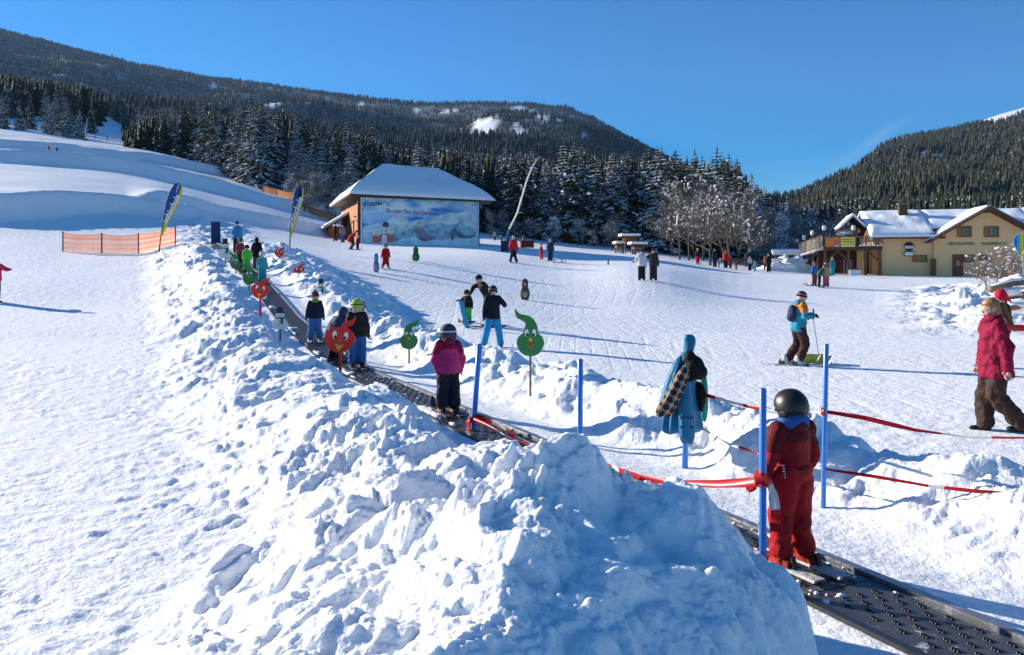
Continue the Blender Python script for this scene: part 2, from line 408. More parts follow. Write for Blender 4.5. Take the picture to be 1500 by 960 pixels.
    for kind, x0, y0, sl, am, wl, ph, ln in TRK:
        mm = (np.abs(y-y0) < ln) & (flat > .3) & (np.abs(x-x0) < ln*1.2+3)
        if not mm.any(): continue
        Xm, Ym = x[mm], y[mm]
        for off in (0, .22):
            c = x0+off+sl*(Ym-y0)*2+am*np.sin((Ym-y0)/wl*2+ph)
            dsl = np.abs(sl*2+am*2/wl*np.cos((Ym-y0)/wl*2+ph)); wd = np.maximum(np.maximum(.045, Ym*.003), np.minimum(.006*Ym, .00085*Ym*Ym)*.8*dsl)
            q = np.exp(-((Xm-c)/wd)**2)*sstep(ln, ln*.7, np.abs(Ym-y0))
            g[mm] -= .030*q*flat[mm]
            g[mm] += .016*np.exp(-((Xm-c-wd*2)/wd)**2)*sstep(ln, ln*.7, np.abs(Ym-y0))*flat[mm]
    add += g
    FLAT[:] = [np.clip(flat*1.3-.3, 0, 1)*(y < 75)*sstep(9, 13, y)*(1-np.clip(skirt*2, 0, 1))]
    zz = zz+add
    zz = np.where(belt_on, np.minimum(zz, belt_z(yb)-.05), zz)
    ov_ = (~belt_on) & (tl < .02) & (tr < -.05) & (y < 48); zz = np.where(ov_, np.maximum(zz, belt_z(yb)+.03), zz)
    # thin snow spilling over the belt's left rim
    return zz
def G(x, y): return float(ground([x], [y])[0])
def GP(u, d):
    x = (u-750)/FPX*d; return Vector((x, d, G(x, d)))

# ---------------------------------------------------------------- snow
def snow_material():
    m = bpy.data.materials.new('snow'); m.use_nodes = True; t = m.node_tree; b = t.nodes['Principled BSDF']
    b.inputs['Roughness'].default_value = .62; b.inputs['Specular IOR Level'].default_value = .25
    b.inputs['Subsurface Weight'].default_value = .35; b.inputs['Subsurface Radius'].default_value = (.8, .9, 1.0); b.inputs['Subsurface Scale'].default_value = .03
    c = N(t, 'ShaderNodeTexCoord')
    n0 = N(t, 'ShaderNodeTexNoise'); n0.inputs['Scale'].default_value = .35; n0.inputs['Detail'].default_value = 8; n0.inputs['Roughness'].default_value = .62
    t.links.new(c.outputs['Object'], n0.inputs['Vector'])
    mx = N(t, 'ShaderNodeMix', data_type='RGBA'); mx.inputs[6].default_value = (.86, .87, .88, 1); mx.inputs[7].default_value = (.93, .93, .93, 1)
    t.links.new(n0.outputs[0], mx.inputs[0]); t.links.new(mx.outputs[2], b.inputs['Base Color'])
    h = None
    prev = None
    for sc, dist in ((2.6, .035), (11, .026), (38, .012), (130, .003)):
        n = N(t, 'ShaderNodeTexNoise'); n.inputs['Scale'].default_value = sc; n.inputs['Detail'].default_value = 3; n.inputs['Roughness'].default_value = .6
        t.links.new(c.outputs['Object'], n.inputs['Vector'])
        bp = N(t, 'ShaderNodeBump'); bp.inputs['Distance'].default_value = dist; bp.inputs['Strength'].default_value = .75
        t.links.new(n.outputs[0], bp.inputs['Height'])
        if prev: t.links.new(prev.outputs[0], bp.inputs['Normal'])
        prev = bp
    # fine ski edges scratched into the piste, fading out on the banks
    at_ = N(t, 'ShaderNodeAttribute'); at_.attribute_name = 'piste'
    for ang, sc, dis, ph in ((62, .8, 3.5, 0), (-22, .7, 4.5, 4.0), (38, 1.0, 3.0, 9.0)):
        mp = N(t, 'ShaderNodeMapping'); mp.inputs['Rotation'].default_value = (0, 0, R(ang)); mp.inputs['Scale'].default_value = (1, .10, 1)
        w_ = N(t, 'ShaderNodeTexWave', wave_type='BANDS', bands_direction='X', wave_profile='SIN'); w_.inputs['Scale'].default_value = sc; w_.inputs['Distortion'].default_value = dis; w_.inputs['Detail'].default_value = 1.5; w_.inputs['Detail Scale'].default_value = .5; w_.inputs['Phase Offset'].default_value = ph
        r_ = N(t, 'ShaderNodeMapRange'); r_.inputs[1].default_value = .90; r_.inputs[2].default_value = 1.0
        ms = N(t, 'ShaderNodeTexNoise'); ms.inputs['Scale'].default_value = .22; ms.inputs['Detail'].default_value = 3
        mo = N(t, 'ShaderNodeMapping'); mo.inputs['Location'].default_value = (ph*7, 3, 0)
        r2 = N(t, 'ShaderNodeMapRange'); r2.inputs[1].default_value = .50; r2.inputs[2].default_value = .62
        m1 = N(t, 'ShaderNodeMath', operation='MULTIPLY'); m2 = N(t, 'ShaderNodeMath', operation='MULTIPLY')
        t.links.new(c.outputs['Object'], mp.inputs[0]); t.links.new(mp.outputs[0], w_.inputs['Vector']); t.links.new(w_.outputs['Fac'], r_.inputs[0])
        t.links.new(c.outputs['Object'], mo.inputs[0]); t.links.new(mo.outputs[0], ms.inputs['Vector']); t.links.new(ms.outputs[0], r2.inputs[0])
        t.links.new(r_.outputs[0], m1.inputs[0]); t.links.new(r2.outputs[0], m1.inputs[1]); t.links.new(m1.outputs[0], m2.inputs[0]); t.links.new(at_.outputs['Fac'], m2.inputs[1])
        bp = N(t, 'ShaderNodeBump'); bp.inputs['Distance'].default_value = .014; bp.inputs['Strength'].default_value = .4; bp.invert = True
        t.links.new(m2.outputs[0], bp.inputs['Height']); t.links.new(prev.outputs[0], bp.inputs['Normal']); prev = bp
    t.links.new(prev.outputs[0], b.inputs['Normal'])
    return m
def add_translucency(m, k=.5):
    t = m.node_tree; b = t.nodes['Principled BSDF']; o = t.nodes['Material Output']; tr = N(t, 'ShaderNodeBsdfTranslucent'); mx = N(t, 'ShaderNodeMixShader'); mx.inputs[0].default_value = k
    src = b.inputs['Base Color']
    if src.is_linked: t.links.new(src.links[0].from_socket, tr.inputs[0])
    else: tr.inputs[0].default_value = src.default_value
    t.links.new(b.outputs[0], mx.inputs[1]); t.links.new(tr.outputs[0], mx.inputs[2]); t.links.new(mx.outputs[0], o.inputs[0]); return m
SNOW = snow_material()
SNOWCAP = mat('snow_cap', (.86, .88, .91), rough=.6, var=.03, vscale=2, bump=.02, bscale=6)

def build_ground():
    rows = [1.45]
    while rows[-1] < 430:
        y = rows[-1]; rows.append(y+min(.00085*y*y if y > 2.2 else .0045, .006*y))
    rows = np.array(rows)
    dense = np.linspace(-.70, .70, 900)
    side = .70+np.cumsum(np.linspace(.002, .022, 34))
    cols = np.concatenate([-side[::-1], dense, side])
    Yg, Sg = np.meshgrid(rows, cols, indexing='ij')
    Xg = Sg*(Yg+1.5)
    Z = ground(Xg.ravel(), Yg.ravel()); fl_ = FLAT[0]
    V = np.stack([Xg.ravel(), Yg.ravel(), Z], 1)
    nr, nc = len(rows), len(cols)
    i = np.arange((nr-1)*(nc-1)); r = i//(nc-1); c = i % (nc-1)
    a = r*nc+c
    F = np.stack([a, a+1, a+nc+1, a+nc], 1)
    me = np_mesh('snow_ground', V, F, SNOW); at_ = me.attributes.new('piste', 'FLOAT', 'POINT'); at_.data.foreach_set('value', fl_.astype(np.float32))
    o = link('snow_ground', me); tag(o, kind='structure')
    # the same ground behind the photographer
    xs = np.linspace(-60, 60, 121); ys = np.linspace(-50, 1.6, 60)
    Yg, Xg = np.meshgrid(ys, xs, indexing='ij')
    Z = -1.62+.06*fbm(Xg.ravel()*.3, Yg.ravel()*.3, 5, 3)
    tt = np.clip(np.abs(Xg.ravel())/3, 0, 1); Z = Z-.36*tt
    V = np.stack([Xg.ravel(), Yg.ravel(), Z], 1); nr, nc = len(ys), len(xs)
    i = np.arange((nr-1)*(nc-1)); r = i//(nc-1); c = i % (nc-1); a = r*nc+c
    F = np.stack([a, a+1, a+nc+1, a+nc], 1)
    o = link('snow_field', np_mesh('snow_field', V, F, SNOW)); tag(o, kind='structure')
    print('ground rows', len(rows))
build_ground()

# ---------------------------------------------------------------- mountains
def lerp_pts(pts, u): return np.interp(u, [p[0] for p in pts], [p[1] for p in pts])
def forest_floor(name, col, snow_fac):
    m = bpy.data.materials.new(name); m.use_nodes = True; t = m.node_tree; b = t.nodes['Principled BSDF']; b.inputs['Roughness'].default_value = .9
    a = N(t, 'ShaderNodeAttribute'); a.attribute_name = 'bare'
    c = N(t, 'ShaderNodeTexCoord'); n = N(t, 'ShaderNodeTexNoise'); n.inputs['Scale'].default_value = .02; n.inputs['Detail'].default_value = 9; n.inputs['Roughness'].default_value = .7
    t.links.new(c.outputs['Object'], n.inputs['Vector'])
    r = N(t, 'ShaderNodeMapRange'); r.inputs[1].default_value = .45; r.inputs[2].default_value = .7; r.inputs[4].default_value = snow_fac
    t.links.new(n.outputs[0], r.inputs[0])
    mx0 = N(t, 'ShaderNodeMath', operation='MAXIMUM'); t.links.new(a.outputs['Fac'], mx0.inputs[0]); t.links.new(r.outputs[0], mx0.inputs[1])
    mx = N(t, 'ShaderNodeMix', data_type='RGBA'); mx.inputs[6].default_value = (*col, 1); mx.inputs[7].default_value = (.82, .85, .88, 1)
    t.links.new(mx0.outputs[0], mx.inputs[0]); t.links.new(mx.outputs[2], b.inputs['Base Color'])
    return m
def far_tree_mat(name, c0, c1, csnow, thr=.62):
    m = bpy.data.materials.new(name); m.use_nodes = True; t = m.node_tree; b = t.nodes['Principled BSDF']; b.inputs['Roughness'].default_value = .9
    b.inputs['Specular IOR Level'].default_value = .1
    g = N(t, 'ShaderNodeNewGeometry'); mx = N(t, 'ShaderNodeMix', data_type='RGBA'); mx.inputs[6].default_value = (*c0, 1); mx.inputs[7].default_value = (*c1, 1)
    t.links.new(g.outputs['Random Per Island'], mx.inputs[0])
    nn = N(t, 'ShaderNodeTexNoise'); nn.inputs['Scale'].default_value = .018; nn.inputs['Detail'].default_value = 4; t.links.new(g.outputs['Position'], nn.inputs['Vector'])
    rr_ = N(t, 'ShaderNodeMapRange'); rr_.inputs[1].default_value = .35; rr_.inputs[2].default_value = .65; t.links.new(nn.outputs[0], rr_.inputs[0])
    av = N(t, 'ShaderNodeMath', operation='MULTIPLY'); t.links.new(rr_.outputs[0], av.inputs[0]); t.links.new(g.outputs['Random Per Island'], av.inputs[1])
    sq = N(t, 'ShaderNodeMath', operation='POWER'); sq.inputs[1].default_value = .7; t.links.new(av.outputs[0], sq.inputs[0]); t.links.new(sq.outputs[0], mx.inputs[0])
    n = N(t, 'ShaderNodeTexNoise'); n.inputs['Scale'].default_value = .55; n.inputs['Detail'].default_value = 3
    t.links.new(g.outputs['Position'], n.inputs['Vector'])
    r = N(t, 'ShaderNodeMapRange'); r.inputs[1].default_value = thr-.06; r.inputs[2].default_value = thr+.06
    t.links.new(n.outputs[0], r.inputs[0])
    m2 = N(t, 'ShaderNodeMix', data_type='RGBA'); m2.inputs[7].default_value = (*csnow, 1)
    t.links.new(r.outputs[0], m2.inputs[0]); t.links.new(mx.outputs[2], m2.inputs[6]); t.links.new(m2.outputs[2], b.inputs['Base Color'])
    return m
def mountain(name, sky, foot, u0, u1, d0, d1, patches, m_floor, m_tree, tree_name, tree_label, n, th, prof, seed, tiers=1, relief=(60, 8)):
    """a mountainside between a foot line and a skyline, both given along the horizon"""
    def z_of(u, t):
        d = d0*(d1/d0)**t
        v = lerp_pts(foot, u)*(1-prof(t))+lerp_pts(sky, u)*prof(t)
        x = (u-750)/FPX*d
        z = (V0-v)/FPX*d
        bump = np.sin(np.clip(t, 0, 1)*math.pi)
        return x, d, z+bump*(relief[0]*fbm(x/700, d/700, seed, 4)+relief[1]*fbm(x/110, d/110, seed+5, 3))
    us = np.arange(u0, u1+1, 9.0); ts = np.linspace(0, 1, 70)
    Ug, Tg = np.meshgrid(us, ts, indexing='xy')
    x, d, z = z_of(Ug.ravel(), Tg.ravel())
    # beyond the crest the far side falls away
    nt_, nu = len(ts), len(us)
    V = np.stack([x, d, z], 1)
    back = V[-nu:].copy(); back[:, 1] *= 1.5; back[:, 0] *= 1.5; back[:, 2] *= .55
    V = np.vstack([V, back])
    i = np.arange(nt_*(nu-1)); r = i//(nu-1); c = i % (nu-1); a = r*nu+c
    F = np.stack([a, a+1, a+nu+1, a+nu], 1)
    me = np_mesh(name, V, F, m_floor)
    # clearings without trees: discs in (u, v)
    def bare(u, v):
        f = np.zeros_like(u)
        for (pu, pv, ru, rv) in patches:
            q = ((u-pu)/(ru*.95))**2+((v-pv)/(rv*1.05))**2+.9*vnoise(u*.35, v*.8, 3)
            f = np.maximum(f, (q < 1).astype(float))
        return f
    vv = V0-FPX*V[:, 2]/V[:, 1]; uu = 750+FPX*V[:, 0]/V[:, 1]
    at = me.attributes.new('bare', 'FLOAT', 'POINT'); fb = bare(uu, vv); fb[-nu:] = 0
    at.data.foreach_set('value', fb.astype(np.float32))
    o = link(name, me); tag(o, kind='structure')
    rg = np.random.default_rng(seed)
    u = rg.uniform(u0, u1, n); t = rg.uniform(0, 1, n)**.8; t[:n//14] = rg.uniform(.965, 1, n//14)
    x, d, z = z_of(u, t); v = V0-FPX*z/d
    k = (bare(u, v+1) < .5) & (bare(u, v-2) < .5) & (bare(u, v-4) < .5)
    k &= ~((fbm(u/16, t*14, seed+9, 3) > .75) & (rg.uniform(0, 1, n) < .7))
    u, t, x, d, z = (q[k] for q in (u, t, x, d, z))
    h = th*rg.uniform(.45, 1.35, len(u))*(1+.25*fbm(x/60, d/60, seed+3, 2))*(.75+.25*np.clip(t, 0, 1))
    rr = h*rg.uniform(.16, .30, len(u)); an = rg.uniform(0, 6.28, len(u))
    Vs = []; Fs = []; nb = 0; sg = 5
    for ti in range(tiers):
        b0 = ti/tiers*.85; t1 = min(1, b0+1.25/tiers)
        rad = rr*(1-b0*.8)
        ring = [np.stack([x+np.cos(an+q*2*math.pi/sg)*rad, d+np.sin(an+q*2*math.pi/sg)*rad, z+h*b0-.6], 1) for q in range(sg)]
        top = np.stack([x, d, z+h*t1], 1)
        A = np.stack(ring+[top], 1).reshape(-1, 3)
        base = nb+np.arange(len(x))*(sg+1)
        for q in range(sg): Fs.append(np.stack([base+q, base+(q+1) % sg, base+sg], 1))
        Vs.append(A); nb += len(A)
    o = link(tree_name, np_mesh(tree_name, np.vstack(Vs), np.vstack(Fs), m_tree, smooth=False))
    tag(o, tree_label, 'forest', kind='stuff')
    return z_of
SKY_L = [(-700, -90), (-200, 0), (0, 44), (100, 69), (200, 94), (300, 113), (400, 125), (470, 136), (530, 143), (600, 151), (660, 152), (700, 150), (770, 153), (830, 157), (870, 173), (900, 191), (945, 213), (1000, 241), (1060, 262), (1110, 285), (1150, 293), (1185, 298), (1300, 330)]
FOOT_L = [(-700, 120), (0, 170), (200, 205), (400, 250), (600, 290), (1000, 350), (1300, 385)]
FL = forest_floor('forest_floor', (.025, .034, .034), .38)
mountain('left_mountain', SKY_L, FOOT_L, -560, 1260, 430, 2400,
         [(706, 188, 17, 11), (722, 178, 12, 6), (612, 162, 6, 3), (650, 163, 8, 2.5), (668, 163, 6, 2), (758, 158, 14, 2.6), (780, 162, 5, 2), (530, 152, 3, 3), (760, 193, 7, 9), (800, 173, 6, 3), (790, 171, 4, 3), (838, 171, 6, 2), (856, 198, 5, 5), (402, 155, 10, 3.5), (360, 143, 6, 2), (312, 125, 3, 4), (820, 178, 5, 2.5)],
         FL, far_tree_mat('far_spruce', (.014, .030, .030), (.030, .046, .042), (.16, .20, .25), .70),
         'mountain_forest', 'dark spruce forest covering the long mountain ridge far behind', 64000, 8.8, lambda t: t**.8, 4, 2, (45, 9))
SKY_R = [(900, 380), (1100, 330), (1175, 297), (1205, 281), (1240, 262), (1265, 240), (1290, 221), (1330, 206), (1380, 195), (1420, 188), (1450, 186), (1475, 181), (1500, 171), (1600, 140), (2100, 40)]
FOOT_R = [(900, 395), (1200, 335), (1500, 320), (2100, 300)]
mountain('right_mountain', SKY_R, FOOT_R, 1120, 2050, 260, 1250,
         [(1296, 258, 9, 3), (1352, 228, 6, 5), (1374, 230, 6, 5), (1412, 207, 3, 2)],
         FL, far_tree_mat('sunlit_spruce', (.026, .035, .022), (.088, .075, .050), (.45, .48, .5), .70),
         'hillside_forest', 'sunlit brownish green forest climbing the steep slope behind the lodge', 34000, 10.5, lambda t: t**.75, 14, 3, (22, 6))
# bare snowy summit behind the right mountain
us = np.linspace(1380, 2100, 60); ts = np.linspace(0, 1, 14)
Ug, Tg = np.meshgrid(us, ts, indexing='xy'); vtop = np.interp(Ug, [1380, 1415, 1440, 1470, 1500, 1560, 2100], [230, 192, 176, 166, 158, 135, 40])
d = 3000+1500*Tg; v = 300*(1-Tg)+vtop*Tg
V = np.stack([((Ug-750)/FPX*d).ravel(), d.ravel(), ((V0-v)/FPX*d).ravel()], 1); nu = len(us)
i = np.arange((len(ts)-1)*(nu-1)); r = i//(nu-1); c = i % (nu-1); a = r*nu+c
tag(link('snowy_summit', np_mesh('snowy_summit', V, np.stack([a, a+1, a+nu+1, a+nu], 1), SNOWCAP)), kind='structure')

# ---------------------------------------------------------------- spruces
def snowy_leaf_mat(name, c0, c1, thr, frost=0.0):
    m = bpy.data.materials.new(name); m.use_nodes = True; t = m.node_tree; b = t.nodes['Principled BSDF']; b.inputs['Roughness'].default_value = .8
    b.inputs['Specular IOR Level'].default_value = .15
    g = N(t, 'ShaderNodeNewGeometry'); oi = N(t, 'ShaderNodeObjectInfo')
    mx = N(t, 'ShaderNodeMix', data_type='RGBA'); mx.inputs[6].default_value = (*c0, 1); mx.inputs[7].default_value = (*c1, 1)
    ad = N(t, 'ShaderNodeMath', operation='ADD'); mu = N(t, 'ShaderNodeMath', operation='MULTIPLY'); mu.inputs[1].default_value = .5
    t.links.new(oi.outputs['Random'], ad.inputs[0]); t.links.new(g.outputs['Random Per Island'], ad.inputs[1]); t.links.new(ad.outputs[0], mu.inputs[0])
    t.links.new(mu.outputs[0], mx.inputs[0])
    n = N(t, 'ShaderNodeTexNoise'); n.inputs['Scale'].default_value = 1.1; n.inputs['Detail'].default_value = 3
    t.links.new(g.outputs['Position'], n.inputs['Vector'])
    sp = N(t, 'ShaderNodeSeparateXYZ'); t.links.new(g.outputs['Normal'], sp.inputs[0])
    a2 = N(t, 'ShaderNodeMath', operation='MULTIPLY_ADD'); a2.inputs[1].default_value = .42; t.links.new(sp.outputs[2], a2.inputs[0]); t.links.new(n.outputs[0], a2.inputs[2])
    # some trees carry more snow than others
    a3 = N(t, 'ShaderNodeMath', operation='MULTIPLY_ADD'); a3.inputs[1].default_value = .22; t.links.new(oi.outputs['Random'], a3.inputs[0]); t.links.new(a2.outputs[0], a3.inputs[2])
    r = N(t, 'ShaderNodeMapRange'); r.inputs[1].default_value = thr; r.inputs[2].default_value = thr+.07; r.inputs[3].default_value = frost
    t.links.new(a3.outputs[0], r.inputs[0])
    m2 = N(t, 'ShaderNodeMix', data_type='RGBA'); m2.inputs[7].default_value = (.80, .83, .87, 1)
    t.links.new(r.outputs[0], m2.inputs[0]); t.links.new(mx.outputs[2], m2.inputs[6]); t.links.new(m2.outputs[2], b.inputs['Base Color'])
    return m
NEEDLE = snowy_leaf_mat('spruce_needles', (.016, .028, .014), (.055, .060, .026), .93)
NEEDLE_W = snowy_leaf_mat('snowed_spruce_needles', (.022, .035, .025), (.05, .06, .04), .84)
BARK = mat('bark', (.075, .055, .042), rough=.9, var=.3, vscale=9, bump=.02, bscale=22)
def spruce_mesh(seed, H=16.0, wid=.17, levels=30, m=None):
    rg = random.Random(seed); V = []; F = []
    def tri(a, b, c): k = len(V); V.extend([a, b, c]); F.append((k, k+1, k+2))
    z0 = H*.05
    for li in range(levels):
        f = (li+rg.random()*.6)/levels
        z = z0+(H-z0)*f**.92
        L0 = H*wid*(1-f)**.82*(1.0+.18*math.sin(f*25+seed))+.12
        nb = int(7+6*(1-f))
        a0 = rg.random()*6.28
        for q in range(nb):
            an = a0+q*2*math.pi/nb+rg.uniform(-.25, .25); ln = L0*rg.uniform(.68, 1.18)
            if rg.random() < .05: continue
            ca, sa = math.cos(an), math.sin(an)
            dr0 = rg.uniform(-.05, .12) if f > .75 else rg.uniform(.05, .30)
            def P(s, side, dz=0):   # along the branch, sideways
                zz = z-ln*s*dr0-ln*s*s*.28+(ln*.16*max(0, s-.75)*4*.3)+dz
                return (ca*ln*s-sa*side, sa*ln*s+ca*side, zz)
            wv = ln*.20+.08
            segs = 4 if f < .8 else 3
            for k in range(segs):
                s0 = k/segs; s1 = (k+1.25)/segs; ww = wv*(1-.55*s0)*rg.uniform(.8, 1.2)
                dz = -ww*rg.uniform(.3, .85)
                tri(P(s0, 0), P(min(s1, 1.05), rg.uniform(-.04, .04)), P(s0+.2/segs, ww, dz))
                tri(P(s0, 0), P(s0+.2/segs, -ww, dz*rg.uniform(.7, 1.2)), P(min(s1, 1.05), 0))
                if ln > .7 and k > 0:   # hanging sprays
                    tri(P(s0, .04), P(s0+.22, -.03), P(s0+.1, rg.uniform(-.1, .1), -rg.uniform(.25, .6)*min(1, ln*.5)))
    tri((-.07, 0, H*.95), (.07, 0, H*.95), (0, 0, H*1.015)); tri((0, -.07, H*.95), (0, .07, H*.95), (0, 0, H*1.01))
    me = bpy.data.meshes.new('spruce_crown'); me.from_pydata(V, [], F); me.materials.append(m or NEEDLE); return me
def trunk_mesh(H, r):
    mb = MB(); mb.tube([(0, 0, -.8), (.03, 0, H*.3), (-.02, .02, H*.7), (0, 0, H)], [r*1.15, r*.8, r*.42, .02], 7)
    return mb.mesh('trunk', BARK, True)
SPR = [(spruce_mesh(k, 16, (.19, .21, .24, .20, .225, .18)[k % 6], (30, 34, 28, 32, 30, 36)[k % 6]), trunk_mesh(16*.97, .24)) for k in range(6)]
SPRW = [(spruce_mesh(20+k, 16, .18, 28, NEEDLE_W), trunk_mesh(16*.97, .22)) for k in range(3)]
NTREE = [0]
def spruce(x, y, h, label, group, kind=None, snowy=False, zoff=0.0, wide=1.0):
    rg = random.Random(int(x*131+y*977)); lib = SPRW if snowy else SPR
    cm, tm = lib[rg.randrange(len(lib))]
    r = empty('spruce_tree', (x, y, G(x, y)+zoff if y < 425 else zoff), rg.random()*6.28, label, 'tree', group)
    s = h/16; r.scale = (s*rg.uniform(.85, 1.15)*wide,)*2+(s,)
    c = link('crown', cm, r); t = link('trunk', tm, r); NTREE[0] += 1
    return r
rg = random.Random(5)
TOPS = [(180, 178), (200, 157), (250, 151), (300, 146), (345, 152), (378, 134), (395, 150), (420, 143), (445, 168), (470, 186), (482, 178), (508, 170), (520, 178), (548, 182), (565, 196), (600, 199), (630, 205), (652, 196), (680, 205), (700, 207), (740, 210), (775, 207), (800, 213), (850, 200), (880, 214), (905, 207), (930, 214), (960, 206), (985, 212), (1015, 211), (1045, 221), (1060, 212), (1085, 222), (1105, 258), (1130, 278), (1150, 286), (1185, 296), (1230, 300)]
LAND = [(-200, 'outside the picture edge'), (0, 'at the outermost left'), (30, 'left of the white pole'), (75, 'above the two distant skiers'), (120, 'just before the white pole'), (150, 'by the snow chute'), (172, 'at the near side of the chute'), (190, 'first beyond the chute'), (202, 'second beyond the chute'), (217, 'well left of the first flag'), (231, 'left of the tilted flag'), (245, 'above the tilted flag'), (275, 'a little right of the tilted flag'), (305, 'above the blue padded mat'), (335, 'above the head of the belt'), (365, 'above the far net fence end'), (395, 'left of the upright flag'), (425, 'above the upright flag'), (455, 'right of the upright flag'), (485, 'left of the barn'), (515, 'over the barn lean-to'), (545, 'over the left end of the barn ridge'), (580, 'over the left half of the barn ridge'), (610, 'over the middle of the barn ridge'), (640, 'over the right end of the barn ridge'), (670, 'over the right hip of the barn'), (700, 'above the right eave of the barn'), (730, 'just right of the barn'), (760, 'behind the snow lance'), (790, 'beside the tip of the snow lance'), (820, 'one gap right of the snow lance'), (850, 'midway between lance and shelters'), (880, 'above the tiny penguin marker'), (905, 'just left of the shelters'), (930, 'above the snow-roofed shelters'), (955, 'above the adults in white and black'), (980, 'left of the bare trees'), (1005, 'above the double-trunked bare tree'), (1030, 'above the leaning bare tree'), (1055, 'above the bright red adult'), (1080, 'right above the bare trees'), (1105, 'where the skyline drops'), (1130, 'above the small shed'), (1160, 'left of the terrace lanterns'), (1190, 'above the terrace railing'), (1225, 'left of the terrace hut'), (1260, 'above the lodge roof corner'), (1300, 'left of the chimney'), (1340, 'right of the chimney'), (1390, 'left of the gable peak'), (1440, 'above the gable peak'), (1490, 'at the outermost right')]
ROWN = [0]; SEEN = {}
def tree_label(u, fr, snowy, row):
    land = min(LAND, key=lambda q: abs(q[0]-u))[1]
    size = 'short' if fr < .3 else ('tall' if fr > .72 else 'mid-height')
    return '%s %s spruce, %s row, %s' % (size, 'snow-laden' if snowy else 'dark', row, land)
def trees_along(pts, step, label, group, frac=(.86, 1.0), snowy=0.0, jit=1.5, wide=1.0, tops=TOPS, mx=99):
    """a row of spruces along (u, distance) points, their tips following the skyline of the wood"""
    n0 = SEEN.get(group, 0); SEEN[group] = n0+1; row = ('front', 'second', 'third', 'fourth')[n0]
    for (ua, da), (ub, db) in zip(pts[:-1], pts[1:]):
        A = Vector(((ua-750)/FPX*da, da)); B = Vector(((ub-750)/FPX*db, db)); n = max(1, int((B-A).length/step))
        for k in range(n):
            p = A.lerp(B, (k+rg.random()*.7)/n); p.x += rg.uniform(-jit, jit)*.5; p.y += rg.uniform(-jit, jit)
            u = 750+FPX*p.x/p.y; vt = lerp_pts(tops, u); z = G(p.x, p.y)
            fr = rg.random(); h = (V0-vt)/FPX*p.y-z; h *= frac[0]+(frac[1]-frac[0])*fr; sn = rg.random() < snowy
            if h < 3: continue
            spruce(p.x, p.y, min(h, mx), tree_label(u, fr, sn, row), group, snowy=sn, wide=wide)
# the wood behind the barn and on to the valley
trees_along([(452, 138), (490, 128), (540, 122), (620, 124), (700, 121), (760, 120)], 3.6, 'snow-dusted spruce in the dark wood directly behind the barn', 'spruces of the wood behind the barn', (.80, 1.0))
trees_along([(455, 152), (560, 140), (760, 134)], 3.6, 'snow-dusted spruce in the dark wood directly behind the barn', 'spruces of the wood behind the barn', (.88, 1.02))
trees_along([(455, 168), (560, 154), (760, 148)], 4.2, '', 'spruces of the wood behind the barn', (.90, 1.03))
trees_along([(760, 118), (850, 113), (940, 110), (1010, 112), (1090, 116)], 3.0, 'tall dark spruce at the forest edge between the snow lance and the bare trees', 'spruces at the forest edge beyond the piste', (.70, 1.03), wide=1.4)
trees_along([(765, 128), (850, 124), (940, 121), (1010, 122), (1090, 127)], 3.2, 'tall dark spruce at the forest edge between the snow lance and the bare trees', 'spruces at the forest edge beyond the piste', (.86, 1.03), wide=1.4)
trees_along([(765, 140), (850, 137), (940, 133), (1010, 135), (1095, 138)], 4.0, '', 'spruces at the forest edge beyond the piste', (.90, 1.03), wide=1.3)
trees_along([(1085, 128), (1130, 150), (1180, 175), (1215, 190)], 4.5, 'snow-covered spruce in the shaded valley beyond the terrace', 'snowy spruces in the valley', (.7, 1.0), snowy=.6)
trees_along([(1095, 140), (1150, 180), (1215, 215)], 4.5, 'snow-covered spruce in the shaded valley beyond the terrace', 'snowy spruces in the valley', (.9, 1.05), snowy=.6)
# left: the wood above the slope
trees_along([(192, 205), (225, 190), (300, 158), (345, 142), (400, 126), (450, 128)], 3.8, 'dark spruce in the wood along the top edge of the snow slope', 'spruces along the upper slope', (.80, .98))
trees_along([(196, 225), (300, 175), (345, 160), (400, 142), (460, 140)], 4.0, 'dark spruce in the wood along the top edge of the snow slope', 'spruces along the upper slope', (.92, 1.03))
trees_along([(200, 245), (300, 192), (345, 176), (400, 156), (460, 152)], 4.6, '', 'spruces along the upper slope', (.96, 1.05))
TOP0 = [(-300, 60), (-100, 90), (0, 104), (40, 110), (90, 116), (130, 122), (148, 128), (160, 150), (200, 152)]
trees_along([(-120, 215), (0, 208), (60, 206), (148, 212)], 4.4, 'frosted spruce in the wood at the head of the left slope', 'spruces at the head of the left slope', (.45, .75), tops=TOP0, mx=17)
trees_along([(-120, 240), (0, 232), (60, 230), (150, 240)], 4.8, 'frosted spruce in the wood at the head of the left slope', 'spruces at the head of the left slope', (.62, .85), tops=TOP0, mx=19)
trees_along([(-120, 268), (0, 262), (80, 262), (150, 270)], 5.5, 'frosted spruce in the wood at the head of the left slope', 'spruces at the head of the left slope', (.85, 1.02), tops=TOP0, mx=24)
trees_along([(140, 345), (170, 335), (215, 300)], 5, 'distant spruce closing the gap above the snow chute', 'spruces above the snow chute', (.8, 1.0), tops=[(100, 140), (160, 148), (220, 152)])
# behind the lodge
trees_along([(1205, 150), (1250, 140), (1330, 138), (1420, 136), (1540, 130)], 6.0, 'green spruce rising behind the lodge roof', 'spruces behind the lodge', (.8, 1.0), tops=[(1180, 300), (1230, 285), (1260, 290), (1300, 284), (1350, 290), (1500, 280), (1600, 275)])
print('spruces', NTREE[0])
